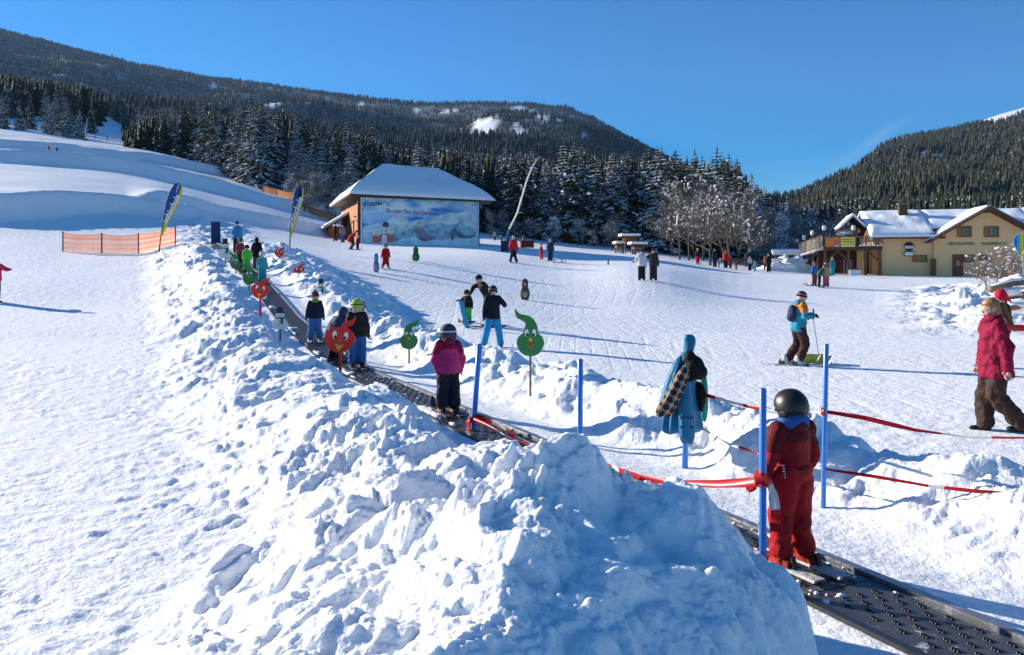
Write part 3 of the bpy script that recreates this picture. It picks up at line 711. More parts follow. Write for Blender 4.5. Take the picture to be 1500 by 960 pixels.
# the deeper wood, one mass: many tiers of small faces
def mass_wood(areas, name, label, mtl, seed):
    rg2 = np.random.default_rng(seed); Vs = []; Fs = []; nb = 0
    for (u0, u1, d0, d1, n, tops, zk) in areas:
        u = rg2.uniform(u0, u1, n); d = rg2.uniform(d0, d1, n); x = (u-750)/FPX*d; z = base_z(x, d)
        vt = lerp_pts(tops, u); h = np.clip(((V0-vt)/FPX*d-z)*rg2.uniform(.75, 1.0, n), 4, 26)*zk
        for ti in range(7):
            f = ti/7; rad = h*.19*(1-f)*rg2.uniform(.8, 1.2, n); an = rg2.uniform(0, 6.28, n)
            sg = 7; ring = []
            for q in range(sg):
                rr = rad*rg2.uniform(.6, 1.25, n)
                ring.append(np.stack([x+np.cos(an+q*2*math.pi/sg)*rr, d+np.sin(an+q*2*math.pi/sg)*rr, z+h*(f*.95+.02)], 1))
            A = np.stack(ring+[np.stack([x, d, z+h*min(1, f+.24)], 1)], 1).reshape(-1, 3); b = nb+np.arange(n)*(sg+1)
            for q in range(sg): Fs.append(np.stack([b+q, b+(q+1) % sg, b+sg], 1))
            Vs.append(A); nb += len(A)
    o = link(name, np_mesh(name, np.vstack(Vs), np.vstack(Fs), mtl, smooth=False)); tag(o, label, 'forest', kind='stuff')
WM = snowy_leaf_mat('deep_wood_needles', (.016, .026, .015), (.045, .050, .026), 1.0)
mass_wood([(180, 470, 165, 330, 700, [(a, b+13) for a, b in TOPS], 1), (440, 1100, 140, 300, 1500, [(a, b+15) for a, b in TOPS], 1), (1090, 1240, 190, 400, 350, [(a, b+8) for a, b in TOPS], 1), (-150, 150, 275, 410, 700, TOP0, 1), (150, 215, 345, 420, 120, [(100, 148), (160, 152), (220, 156)], 1), (1200, 1600, 150, 400, 900, [(1180, 300), (1230, 285), (1300, 286), (1500, 282), (1600, 275)], 1)],
          'deep_wood', 'mass of spruces filling the wood behind its front rows', WM, 3)

# ---------------------------------------------------------------- bare and frosted trees
def bare_tree_mesh(seed, H=9.0, spread=.55, rec=5, rad=.14, name='branches', twigs=1.0):
    rg2 = random.Random(seed); V = []; F = []; T = []; lev_ = [0]
    def seg(a, b, r0, r1):
        d = (b-a).normalized(); up = Vector((0, 0, 1)) if abs(d.z) < .9 else Vector((1, 0, 0)); s = d.cross(up).normalized(); q = s.cross(d)
        k = len(V); n = 4 if r0 > .05 else 3
        for (c, r) in ((a, r0), (b, r1)):
            for i in range(n): t = i*2*math.pi/n; V.append(c+s*math.cos(t)*r+q*math.sin(t)*r)
        for i in range(n): F.append((k+i, k+(i+1) % n, k+n+(i+1) % n, k+n+i)); T.append(0)
        if rg2.random() < .075*twigs and r0 < .09 and (lev_[0] < 4 or rg2.random() < .35):     # snow lying on the branch
            w = max(r0*1.3, .03)*(1+2.2*(rg2.random() < .25)); p = q if q.z > 0 else -q; j = len(V)
            m = (a+b)/2+p*w*1.3
            V.extend([a+s*w+p*r0*.5, a-s*w+p*r0*.5, b-s*w+p*r1*.5, b+s*w+p*r1*.5, m])
            for tr in ((0, 1, 4), (1, 2, 4), (2, 3, 4), (3, 0, 4)): F.append(tuple(j+i for i in tr)); T.append(1)
    def grow(p, d, ln, r, lev):
        lev_[0] = lev
        n = 3 if lev < 3 else 2; q = p
        for k in range(n):
            d2 = (d+Vector((rg2.uniform(-.22, .22), rg2.uniform(-.22, .22), rg2.uniform(-.08, .16)))).normalized()
            e = q+d2*ln/n; r1 = r*(1-.22*(k+1)/n*1.5); seg(q, e, r*(1-.22*k/n*1.5), r1); q = e; d = d2
            if lev < rec and (k > 0 or lev > 0):
                for _ in range(2 if lev < rec-1 else 3):
                    an = rg2.uniform(0, 6.28); dd = (d+Vector((math.cos(an), math.sin(an), rg2.uniform(-.15, .5)))*rg2.uniform(.6, 1.1)*(spread+.35)).normalized()
                    grow(q, dd, ln*rg2.uniform(.45, .72), r1*.58, lev+1)
    grow(Vector((0, 0, H*.10)), Vector((0, 0, 1)), H*.46, rad*.8, 0)
    for q_ in range(3): a_ = q_*2.1+seed; grow(Vector((0, 0, H*(.17+.05*q_))), Vector((math.cos(a_), math.sin(a_), .55)).normalized(), H*.30, rad*.4, 1)
    me = bpy.data.meshes.new(name); me.from_pydata([tuple(v) for v in V], [], F)
    me.materials.append(TWIG); me.materials.append(SNOWCAP); me.polygons.foreach_set('material_index', T)
    return me
TWIG = mat('twig_bark', (.145, .112, .085), rough=.9, var=.25, vscale=2)
BT = [bare_tree_mesh(k, 9, (.5, .62, .45)[k], 4, .13) for k in range(3)]
print('bare tree tris', [len(m.polygons) for m in BT])
BTR = MB().tube([(0, 0, -.6), (.04, 0, .7), (0, 0, 1.75)], [.13, .10, .09], 8).mesh('trunk', BARK, True)
def bare_tree(u, d, h, k, label, group, sx=1.0):
    x = (u-750)/FPX*d
    if label[:3] in ('bar', 'red') and group: label = label+', '+min(LAND, key=lambda q: abs(q[0]-u))[1]+{0: '', 1: ', upright', 2: ', spreading'}[k % 3]
    r = empty('bare_tree', (x, d, G(x, d)), k*1.7+u, label, 'tree', group); r.scale = (h/9*sx, h/9*sx, h/9)
    link('branches', BT[k % 3], r); link('trunk', BTR, r); return r
bare_tree(996, 84, 8.8, 0, 'bare brown tree with a bare double trunk on the piste edge, nearest the snow-roofed shelter', None)
bare_tree(1009, 86, 9.4, 1, 'bare tree just to the side of the double-trunked one, close beside it', None)
bare_tree(1040, 79, 8.6, 2, 'snow-laden leafless tree with leaning dark trunk beside the dark-clad adult', None, 1.25)
bare_tree(1068, 84, 9.5, 1, 'leafless snow-speckled tree standing behind the red-clad adult and child', None, 1.2)
bare_tree(1092, 88, 7.5, 0, 'smaller leafless tree behind the person in the white jacket', None, 1.2)
for u, d, h, k in ((1030, 96, 10.5, 0), (1060, 99, 11, 2), (985, 98, 8, 1), (1082, 100, 10.5, 1), (1015, 101, 9.5, 2)):
    bare_tree(u, d, h, k, 'bare tree in the thicket under the tall spruces', 'bare trees under the spruces', 1.15)
for u, d, h, k in ((1172, 120, 8.5, 0), (1192, 116, 9.2, 1), (1212, 122, 9.8, 2), (1232, 118, 10, 0), (1250, 125, 10.5, 1), (1203, 128, 10, 2), (1180, 130, 8, 1), (1225, 130, 11, 1)):
    bare_tree(u, d, h, k, 'reddish brown bare tree behind the terrace', 'bare trees behind the terrace', 1.3)
FROST = snowy_leaf_mat('frost', (.05, .06, .06), (.14, .16, .18), .84, .05)
def frosted_tree_mesh(seed):
    rg2 = random.Random(seed); V = []; F = []
    cl = [(rg2.uniform(-1.5, 1.5), rg2.uniform(-1.5, 1.5), rg2.uniform(.8, 6.3), rg2.uniform(.5, 1.15)) for _ in range(15)]
    for _ in range(2400):
        cx, cy, cz, cr = rg2.choice(cl); f = 1-max(0, cz-3)/6
        p = Vector((cx*f+rg2.gauss(0, cr*.42), cy*f+rg2.gauss(0, cr*.42), max(.2, cz+rg2.gauss(0, cr*.45)))); q = Vector((rg2.gauss(0, 1)+cx*.4, rg2.gauss(0, 1)+cy*.4, rg2.gauss(.4, .7))).normalized()*rg2.uniform(.2, .5); s = q.cross(Vector((rg2.random(), rg2.random(), 1))).normalized()*.045
        k = len(V); V += [p-s, p+s, p+q]; F.append((k, k+1, k+2))
    me = bpy.data.meshes.new('frosted_crown'); me.from_pydata([tuple(v) for v in V], [], F); me.materials.append(FROST); return me
FT = [frosted_tree_mesh(k) for k in range(4)]
LAND2 = [(425, 'behind the upright flag'), (438, 'first right of the upright flag'), (446, 'small, right of the upright flag'), (452, 'tallest of them'), (459, 'low, below the tallest'), (466, 'second from the tallest'), (478, 'midway to the barn'), (484, 'low one midway to the barn'), (492, 'close to the barn roof'), (506, 'touching the barn eave'), (520, 'half behind the barn roof'), (718, 'first right of the barn'), (738, 'second right of the barn'), (757, 'at the lance foot'), (780, 'right of the lance foot'), (812, 'above the adult in navy'), (846, 'midway to the shelters'), (868, 'smallest, before the shelters'), (897, 'next to the shelters'), (1105, 'behind the child in light blue'), (1118, 'low, next to it'), (1125, 'behind the tall adult in black'), (1140, 'behind the small shed'), (1155, 'nearest the terrace')]
for i, (u, d, h) in enumerate([(438, 118, .7), (452, 119, .85), (466, 116, .8), (478, 119, .8), (492, 114, .8), (506, 116, .9), (459, 113, .65), (484, 110, .6), (446, 113, .7), (425, 119, .6), (520, 114, .8), (718, 106, .5), (738, 108, .65), (757, 106, .42), (780, 107, .6), (812, 105, .55), (846, 106, .6), (868, 104, .45), (897, 106, .7), (1105, 108, 1.2), (1125, 112, 1.3), (1140, 110, 1.1), (1118, 105, .9), (1155, 116, 1.2)]):
    x = (u-750)/FPX*d; k = 0 if i < 11 else 1 if i < 19 else 2
    r = empty('frosted_tree', (x, d, G(x, d)-.1), i*1.1, ('frosted shrubby tree in the hollow between slope and barn', 'frosted shrub at the foot of the forest edge', 'blue-white frosted tree beyond the terrace')[k]+', '+min(LAND2, key=lambda q: abs(q[0]-u))[1], 'tree', ('frosted trees in the hollow', 'frosted shrubs at the forest foot', 'frosted trees beyond the terrace')[k])
    hh = h*random.uniform(.85, 1.1); r.scale = (h*random.uniform(.8, 1.3), h, hh); link('crown', FT[i % 4], r); link('trunk', BTR, r)
for (u, d, h) in ((444, 124, 9.5), (455, 122, 8), (470, 123, 10.5), (486, 121, 8.5), (498, 119, 7), (512, 118, 9), (430, 126, 8)):
    x = (u-750)/FPX*d; spruce(x, d, h, 'snow-laden spruce in the hollow, '+min(LAND, key=lambda q: abs(q[0]-u))[1], 'snowy spruces in the hollow', snowy=True, wide=1.2)

# labels that still coincide are told apart by their order from left to right
same = {}
for o in S.objects:
    if o.get('category') == 'tree': same.setdefault(o['label'], []).append(o)
ORD = {2: ('left one', 'right one'), 3: ('left one', 'middle one', 'right one')}
for lb, os_ in same.items():
    if len(os_) > 1:
        os_.sort(key=lambda o: o.location.x/o.location.y); n = len(os_)
        for i, o in enumerate(os_):
            w_ = ORD[n][i] if n in ORD else ('leftmost' if i == 0 else 'rightmost' if i == n-1 else ('second', 'third', 'fourth', 'fifth', 'sixth', 'seventh', 'eighth', 'ninth')[i-1]+' from left')
            o['label'] = lb+', '+w_

# ---------------------------------------------------------------- barn with the mural
WOOD_O = mat('orange_wood', (.46, .15, .045), rough=.7, var=.35, vscale=2.5, bump=.01, bscale=6)
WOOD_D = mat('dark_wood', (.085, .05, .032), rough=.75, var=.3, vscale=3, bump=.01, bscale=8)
WOOD_G = mat('weathered_wood', (.22, .19, .155), rough=.85, var=.3, vscale=3, bump=.01, bscale=9)
WOOD_B = mat('brown_wood', (.17, .085, .045), rough=.75, var=.3, vscale=3, bump=.01, bscale=9)
METAL = mat('grey_metal', (.35, .36, .38), rough=.4, var=.1, metal=.8)
BLACK = mat('black_plastic', (.012, .012, .014), rough=.5, var=.1)
BLACKP = mat('black_print', (.02, .02, .025), rough=.6, var=0)
WHITEP = mat('white_paint', (.78, .79, .8), rough=.5, var=.05)
bx0, by0 = (527-750)/FPX*73, 73.0; bx1, by1 = (700-750)/FPX*77.0, 77.0
bF = Vector((bx1-bx0, by1-by0, 0)); bW = bF.length; ban = math.atan2(bF.y, bF.x)
bz = G(bx0+2, by0)-.1
barn = empty('barn', (bx0, by0, bz), ban, 'wooden barn with a thick snow roof and a painted mural of skiers on its front', 'barn')
BH = (V0-287)/FPX*73-bz; BD_ = 12.0
mb = MB(); mb.box((bW/2, BD_/2+.1, BH/2-.2), (bW-.1, BD_-.2, BH+.4)); mb.build('wall', WOOD_D, barn)
# boarded left gable side: planks one by one
rgp = random.Random(3)
pl = MB(); pl.box((0, 0, 0), (.05, .42, BH-.5)); plm = pl.mesh('plank', WOOD_O)
for k in range(25):
    if .5+k*.45 > BD_-.4: break
    o = link('plank', plm, barn, (-.02-rgp.uniform(0, .02), .75+k*.45, (BH-.5)/2-.15+rgp.uniform(-.03, .03)))
MB().box((-.03, .25, BH/2-.1), (.28, .34, BH)).build('corner_post', WOOD_D, barn)
MB().box((bW+.02, .1, BH/2-.1), (.30, .34, BH)).build('corner_post', WOOD_D, barn)
MB().box((-.1, 3.0, 1.25), (.09, .16, 2.6)).box((-.1, 4.9, 1.25), (.09, .16, 2.6)).box((-.1, 3.95, 2.5), (.09, 2.0, .16)).box((-.09, 3.95, 1.2), (.05, 1.7, .14)).build('door_frame', WOOD_D, barn)
for yy, zz in ((1.0, 2.4), (2.2, 2.9), (6.5, 2.3)): MB().box((-.12, yy, zz), (.25, .7, .06)).build('shelf_board', WOOD_G, barn)
# roof: hipped, with deep snow
ev = .95
E = [(-ev-.1, -ev, BH-.05), (bW+ev+.5, -ev, BH-.25), (bW+ev+.5, BD_+ev, BH-.1), (-ev-.1, BD_+ev, BH-.1)]
rz = (V0-249)/FPX*79-bz
Rg = [(3.1, BD_/2-1, rz), (bW-2.8, BD_/2-1, rz-.1)]
def hip(e, r, dz):
    e = [Vector(p)+Vector((0, 0, dz)) for p in e]; r = [Vector(p)+Vector((0, 0, dz)) for p in r]
    return e+r
def hip_roof(name, E, Rg, thick, m, parent, grow=0.0, bulge=0.0):
    ctr = sum((Vector(p) for p in E), Vector())/4
    Eo = [Vector(p)+(Vector(p)-ctr).normalized()*grow for p in E]
    n = 14; V = []; F = []
    lows = hip(Eo, Rg, 0)
    def patch(a, b, c, d, k):    # a,b eave; d,c ridge
        base = len(V)
        for j in range(n+1):
            for i in range(n+1):
                s, t = i/n, j/n
                p = a.lerp(b, s).lerp(d.lerp(c, s), t); ed = min(1, t*5)
                w_ = .08*vnoise(np.array([p.x*.8+k*9]), np.array([p.y*.8]), 7)[0]
                up = thick*(.42+.58*math.sqrt(ed))+w_*ed*bulge
                V.append(p+Vector((0, 0, up-(0 if bulge == 0 else .07*abs(vnoise(np.array([s*9+k*7.]), np.array([.3]), 3)[0])*(1-ed)*3))))
        for j in range(n):
            for i in range(n):
                q = base+j*(n+1)+i; F.append((q, q+1, q+n+2, q+n+1))
    e0, e1, e2, e3, r0, r1 = lows
    patch(e0, e1, r1, r0, 0); patch(e1, e2, r1, r1, 1); patch(e2, e3, r0, r1, 2); patch(e3, e0, r0, r0, 3)
    k = len(V); V += [e0, e1, e2, e3]; F.append((k+3, k+2, k+1, k))
    for a, b, st in ((0, 1, 0), (1, 2, 1), (2, 3, 2), (3, 0, 3)):
        base = st*(n+1)*(n+1); ea, eb = (e0, e1, e2, e3)[a], (e0, e1, e2, e3)[b]
        for i in range(n):
            kk = len(V); V += [ea.lerp(eb, i/n), ea.lerp(eb, (i+1)/n)]; F.append((kk, kk+1, base+i+1, base+i))
    me = bpy.data.meshes.new(name); me.from_pydata([tuple(p) for p in V], [], F); me.materials.append(m)
    me.polygons.foreach_set('use_smooth', [True]*len(F))
    return link(name, me, parent)
hip_roof('roof', E, Rg, .12, WOOD_D, barn)
rs = hip_roof('roof_snow', [(p[0], p[1], p[2]+.13) for p in E], [(p[0], p[1], p[2]+.13) for p in Rg], .42, SNOWCAP, barn, .10, 1.0)
# lean-to on the left
mb = MB(); mb.box((-1.0, 9.4, .9), (1.9, 5.0, 2.6)).build('lean_to_wall', WOOD_O, barn)
MB().slab([(-2.5, 6.3, 1.9), (0, 6.3, 3.5), (0, 12.6, 3.5), (-2.5, 12.6, 1.9)], .12).build('lean_to_roof', WOOD_D, barn)
MB().slab([(-2.65, 6.2, 2.12), (0, 6.2, 3.78), (0, 12.7, 3.78), (-2.65, 12.7, 2.12)], .25).build('lean_to_snow', SNOWCAP, barn, bevel=.08)
# mural: a painted panel set on the front wall
mural = MB().box((bW/2+.05, -.12, BH/2-.05), (bW-.35, .06, BH-.2)); 
MP = bpy.data.materials.new('mural_print'); MP.use_nodes = True; t = MP.node_tree; b = t.nodes['Principled BSDF']; b.inputs['Roughness'].default_value = .5
c = N(t, 'ShaderNodeTexCoord'); mp = N(t, 'ShaderNodeMapping'); mp.inputs['Scale'].default_value = (.35, 1, .8); t.links.new(c.outputs['Object'], mp.inputs[0])
n1 = N(t, 'ShaderNodeTexNoise'); n1.inputs['Scale'].default_value = .9; n1.inputs['Detail'].default_value = 4; n1.inputs['Distortion'].default_value = .8; t.links.new(mp.outputs[0], n1.inputs['Vector'])
cr = N(t, 'ShaderNodeValToRGB'); t.links.new(n1.outputs[0], cr.inputs[0]); e = cr.color_ramp.elements
e[0].position = .36; e[0].color = (.02, .17, .55, 1); e[1].position = .62; e[1].color = (.58, .72, .82, 1)
x_ = e.new(.48); x_.color = (.22, .48, .76, 1)
# paler towards the panel's lower right
t.links.new(cr.outputs[0], b.inputs['Base Color'])
mural.build('mural_panel', MP, barn)
MB().box((.12, -.14, BH/2-.05), (.1, .08, BH-.2)).box((bW-.03, -.14, BH/2-.05), (.1, .08, BH-.2)).build('mural_border', WHITEP, barn)
def mx_(u): return (u-527)/173*(bW-.0)
def mz_(v): return (355-v)/65*(BH-.15)+.1
def paint(name, pts, col, lay, var=.15):
    m = mat('mural_%s' % name+str(lay), col, rough=.5, var=var, vscale=1.6)
    return MB().prism([(mx_(u), mz_(v)) for u, v in pts], -.15-.006*lay, -.149-.006*(lay-1)).build(name, m, barn)
paint('painted_mountain', [(534, 352), (545, 338), (556, 331), (565, 322), (575, 315), (585, 314), (592, 318), (598, 324), (607, 320), (616, 319), (624, 322), (633, 316), (645, 312), (655, 308), (668, 309), (680, 306), (690, 308), (697, 318), (697, 352)], (.50, .64, .66), 1, .40)
paint('painted_slope', [(534, 353), (560, 344), (585, 338), (600, 331), (620, 327), (640, 323), (655, 326), (670, 322), (690, 328), (697, 335), (697, 353)], (.26, .45, .52), 2, .55)
paint('painted_snow', [(534, 354), (575, 350), (600, 343), (620, 348), (650, 346), (697, 342), (697, 354)], (.55, .72, .80), 3, .25)
paint('painted_jacket', [(546, 352), (543, 344), (548, 341), (552, 344), (556, 340), (566, 339), (571, 341), (575, 340), (574, 351)], (.62, .14, .14), 4)
paint('painted_bib', [(557, 352), (558, 341), (564, 341), (565, 352)], (.75, .8, .85), 5)
paint('painted_face', [(560, 334), (561, 328), (566, 328), (567, 334), (564, 337)], (.45, .24, .18), 5)
paint('painted_cap', [(558, 330), (559, 325), (563, 323), (567, 325), (567, 330)], (.05, .06, .09), 6)
paint('painted_ski', [(531, 339), (531, 336), (556, 332), (572, 331), (572, 333), (556, 336)], (.62, .65, .60), 6)
paint('painted_racer', [(603, 332), (606, 328), (611, 330), (617, 333), (622, 338), (630, 341), (638, 344), (630, 347), (620, 350), (612, 347), (606, 341)], (.24, .20, .28), 5, .6)
paint('painted_helmet', [(603, 331), (605, 327), (609, 327), (610, 331), (606, 333)], (.30, .40, .14), 6)
paint('painted_skier', [(657, 333), (664, 330), (668, 334), (676, 339), (692, 340), (694, 342), (680, 345), (670, 342), (664, 340), (661, 348), (658, 345)], (.10, .15, .22), 5, .6)
PURP = mat('slogan_print', (.25, .06, .20), rough=.5, var=0)
put_text('Ein guter Platz für Champions', 'slogan', Matrix.Translation((mx_(602), -.172, mz_(309.5))) @ Matrix.Rotation(R(90), 4, 'X') @ Matrix.Rotation(R(-1.5), 4, 'Z'), mx_(640)-mx_(563), PURP, barn, 1.25)
put_text('Ortschlal', 'logo_script', Matrix.Translation((mx_(545), -.172, mz_(299))) @ Matrix.Rotation(R(90), 4, 'X') @ Matrix.Rotation(R(6), 4, 'Z'), 1.75, BLACKP, barn, 1.3)
lg = MB(); lg.tube([(mx_(534), -.17, mz_(303)), (mx_(533), -.17, mz_(300)), (mx_(536), -.17, mz_(295.5))], .03, 4); lg.tube([(mx_(u), -.17, mz_(v)) for u, v in ((538, 302.5), (548, 301.5), (558, 300), (562, 295.5), (563.5, 296.5), (566, 300), (569, 301.5))], .03, 4); lg.build('logo_line', BLACKP, barn)

# ---------------------------------------------------------------- lodge
lan = -math.atan2(.255, .967)
ldg = Matrix.Rotation(lan, 4, 'Z')
LO = Vector((30.2, 76.0, 0)); lz0 = -.12
CREAM = mat('cream_render', (.82, .53, .27), rough=.9, var=.06, vscale=.8, bump=.004, bscale=30)
REDW = mat('red_brown_wood', (.19, .07, .04), rough=.7, var=.2, vscale=5)
GLASS = mat('window_glass', (.03, .035, .04), rough=.12, var=.3, vscale=1.4, spec=.8)
def LX(u, back=0.0):
    """lodge x of image column u on the plane `back` metres behind the facade line"""
    k = (u-750)/FPX; bxx, byy = math.sin(-lan)*back, math.cos(lan)*back
    X0, Y0 = LO.x+bxx, LO.y+byy; return (k*Y0-X0)/(.967+.255*k)
def LZ(v, X, back=0.0):
    Y = LO.y-.255*X+math.cos(lan)*back; return (V0-v)/FPX*Y
lodge = empty('lodge', LO, lan, 'cream rendered lodge with snow-covered roofs, front gable and green lettering', 'building')
x0 = LX(1292, .3); x1 = LX(1368); x2 = x1+8.6; WB = 11.0
eave = LZ(347, x0)
apz = LZ(302, (x1+x2)/2); xc = (x1+x2)/2
geave = eave+.15
# walls
MB().box(((x0+x1)/2, .3+WB/2, eave/2-.3), (x1-x0+.02, WB, eave+.6)).build('wall', CREAM, lodge)
MB().prism([(x1, -.6), (x2, -.6), (x2, geave), (xc, apz-.1), (x1, geave)], 0, WB).build('gable_wall', CREAM, lodge)
MB().box((x2+4, .8+WB/2, eave/2-.3), (8, WB, eave+.6)).build('wall', CREAM, lodge)
# long main roof running along the facade, ridge at the back
rb = 5.2; rzz = LZ(304.5, x1, rb)
xl = LX(1275, -.5)
for xa_, xb_ in ((xl, x1+.2), (x2-.2, x2+9)):
    MB().slab([(xa_, -.9, eave-.1), (xb_, -.9, eave-.1), (xb_, 0.02, eave-.1+(rzz-.35-eave)*.92/(rb+.9)), (xa_, 0.02, eave-.1+(rzz-.35-eave)*.92/(rb+.9))], .16).build('main_roof', REDW, lodge)
MB().slab([(xl, .02, eave-.1+(rzz-.35-eave)*.92/(rb+.9)), (x2+9, .02, eave-.1+(rzz-.35-eave)*.92/(rb+.9)), (x2+9, rb, rzz-.45), (xl, rb, rzz-.45)], .16).slab([(xl, rb, rzz-.45), (x2+9, rb, rzz-.45), (x2+9, WB+.6, eave), (xl, WB+.6, eave)], .16).build('main_roof', REDW, lodge)
def snow_sheet(name, f, nu, nv, thick, parent, seed=1, amp=.06):
    """deep snow following the surface f(s, t); rounded towards its rims"""
    V = []; F = []
    for j in range(nv+1):
        for i in range(nu+1):
            s, t = i/nu, j/nv; p = f(s, t); e = min(1, min(s, 1-s)*nu*.5, min(t, 1-t)*nv*.4)
            nn = fbm(np.array([p.x*.5+seed]), np.array([p.y*.5]), seed, 3)[0]
            V.append(p+Vector((0, 0, thick*(.35+.65*math.sqrt(max(e, 0)))+nn*amp*e)))
    for j in range(nv):
        for i in range(nu):
            q = j*(nu+1)+i; F.append((q, q+1, q+nu+2, q+nu+1))
    k = len(V); V += [f(i/nu, j/nv) for j in range(nv+1) for i in range(nu+1)]
    for i in range(nu): F += [(k+i, k+i+1, i+1, i), (i+nv*(nu+1), i+1+nv*(nu+1), k+i+1+nv*(nu+1), k+i+nv*(nu+1))]
    for j in range(nv): a = j*(nu+1); b = a+nu+1; F += [(a, b, k+b, k+a), (k+a+nu, k+b+nu, b+nu, a+nu)]
    me = bpy.data.meshes.new(name); me.from_pydata([tuple(p) for p in V], [], F); me.materials.append(SNOWCAP)
    me.polygons.foreach_set('use_smooth', [True]*len(F)); return link(name, me, parent)
def f_strip(xa_, xb_, ya_, yb_):
    def f(s, t):
        y = ya_+(yb_-ya_)*t; return Vector((xa_+(xb_-xa_)*s, y, (eave-.08)+(rzz-.42-eave+.08)*(y+1.0)/(rb+1.0)))
    return f
snow_sheet('roof_snow', f_strip(xl-.05, x1-.1, -1.0, rb), 40, 18, .5, lodge, 3, .14)
snow_sheet('roof_snow', f_strip(x1-.3, x2+.3, .9, rb), 30, 10, .48, lodge, 4, .1)
snow_sheet('roof_snow', f_strip(x2+.1, x2+9, -1.0, rb), 30, 18, .5, lodge, 6, .12)
def f_back(s, t):
    x = (xl-.05)+(x2+9-xl)*s; return Vector((x, rb+(WB+.8-rb)*t, (rzz-.42)+(eave-.1-rzz+.42)*t))
snow_sheet('roof_snow', f_back, 30, 8, .5, lodge, 5)
# left gable end of the main roof, timbered
MB().prism([(0, eave-.2), (rb*2-.2, eave-.2), (rb, rzz-.6)], 0, .12).build('timber_gable', WOOD_B, lodge, loc=(xl+1.1, 0, 0), rot=(0, 0, R(90)))
MB().slab([(xl-.02, -1.0, eave-.35), (xl+.12, -1.0, eave-.05), (xl+.12, rb, rzz-.35), (xl-.02, rb, rzz-.7)], .1).build('verge_board', mat('green_trim', (.10, .32, .27), rough=.5, var=.1), lodge)
# the front gable roof
ov = 1.15; ax_ = xc; az = LZ(299.5, xc); sl = (az-geave-.1)/(xc-x1)
for sgn, wd in ((-1, xc-x1+.75), (1, x2-xc+.9)):
    def f_g(s, t, sgn=sgn, wd=wd): return Vector((ax_+sgn*wd*t, -ov+(rb+ov+1)*s, az-.28-sl*wd*t))
    a, b_, c_, d_ = f_g(0, 0), f_g(1, 0), f_g(1, 1), f_g(0, 1)
    pts = [a, b_, c_, d_] if sgn > 0 else [d_, c_, b_, a]
    o = MB().slab([p+Vector((0, 0, .0)) for p in (pts if Vector((pts[1]-pts[0])).cross(pts[2]-pts[1]).z > 0 else pts[::-1])], .22).build('gable_roof', WOOD_D, lodge)
    snow_sheet('gable_snow', f_g, 14, 26, .38, lodge, 9+sgn, .05)
    # barge board and purlin ends
    p0 = Vector((ax_, -ov-.04, az-.36)); p1 = Vector((ax_+sgn*wd, -ov-.04, az-.36-sl*wd))
    MB().tube([p0, p1], .15, 4, True, 1.0).build('barge_board', WOOD_D, lodge)
MB().box((xc, -.5, az-.62), (.3, 1.1, .34)).build('purlin', WOOD_D, lodge)
MB().box((x1-.15, -.45, geave-.05), (.8, 1.0, .26)).build('purlin', WOOD_D, lodge)
MB().box(((x0+x1)/2, -.75, eave-.15), (x1-x0+1.6, .16, .22)).build('gutter', WOOD_D, lodge)
MB().box((LX(1323, 3)+.0, 3.2, rzz-.45), (.75, .7, 1.3)).build('chimney', WOOD_D, lodge)
MB().box((LX(1323, 3)+.0, 3.2, rzz+.24), (.95, .9, .12)).build('chimney_cap', WOOD_G, lodge)
def window(ua, ub, va, vb, X=None, y=0.0, red=None, wing=False, panes=2):
    xa, xb = LX(ua, y), LX(ub, y); za, zb = LZ(vb, xa, y), LZ(va, xa, y)
    fr = MB(); w_ = .10
    for bxx in (((xa+w_/2), (zb+za)/2, w_, zb-za), ((xb-w_/2), (zb+za)/2, w_, zb-za)): fr.box((bxx[0], y-.03, bxx[1]), (bxx[2], .12, bxx[3]))
    fr.box(((xa+xb)/2, y-.031, za+.05), (xb-xa-.2, .13, .1)); fr.box(((xa+xb)/2, y-.031, zb-.05), (xb-xa-.2, .13, .1))
    f = fr.build('window', REDW, lodge)
    n = panes
    for k in range(n):
        wa = (xb-xa-.2)/n; cx = xa+.1+wa*(k+.5)
        MB().box((cx, y-.012, (za+zb)/2), (wa-.05, .04, zb-za-.18)).build('pane', GLASS, f)
    if red: MB().box((xa-.0+red/2, y-.09, (za+zb)/2), (red, .05, zb-za)).build('shutter', mat('orange_shutter', (.38, .13, .05), rough=.7, var=.2), f)
    return f
window(1402, 1423, 332, 348, panes=2, red=.28); window(1441, 1463, 332, 348, panes=2, red=.28)
window(1336, 1358, 374, 384.5, y=.3, panes=2, red=.55)
window(1411, 1427, 373.5, 384.5, panes=2); window(1434, 1446, 374, 384.5, panes=2)
xa, xb = LX(1395), LX(1410.5); dz_ = LZ(373, xa)
dr = MB().box(((xa+xb)/2, -.04, dz_/2-.1), (xb-xa, .1, dz_+.2)).build('door', REDW, lodge)
MB().box(((xa+xb)/2, -.11, dz_*.55), ((xb-xa)*.35, .03, .5)).build('door_notice', mat('notice_paper', (.4, .25, .2), rough=.6), dr)
MB().box((xb-.12, -.13, dz_*.48), (.05, .08, .16)).build('handle', METAL, dr)
MB().box((LX(1367.5, .1)-.05, -.05, .65), (.42, .18, 1.6)).build('wall_box', REDW, lodge)
GREENP = mat('green_lettering', (.03, .13, .08), rough=.5, var=0)
for tx, ua, ub in (('BERGBAHNEN', 1389.5, 1427.5), ('WEISSPRIACH', 1437, 1475)):
    xa, xb = LX(ua), LX(ub)
    put_text(tx, 'lettering', Matrix.Translation(((xa+xb)/2, -.03, LZ(357.5, xa))) @ Matrix.Rotation(R(90), 4, 'X'), xb-xa, GREENP, lodge, 1.15)
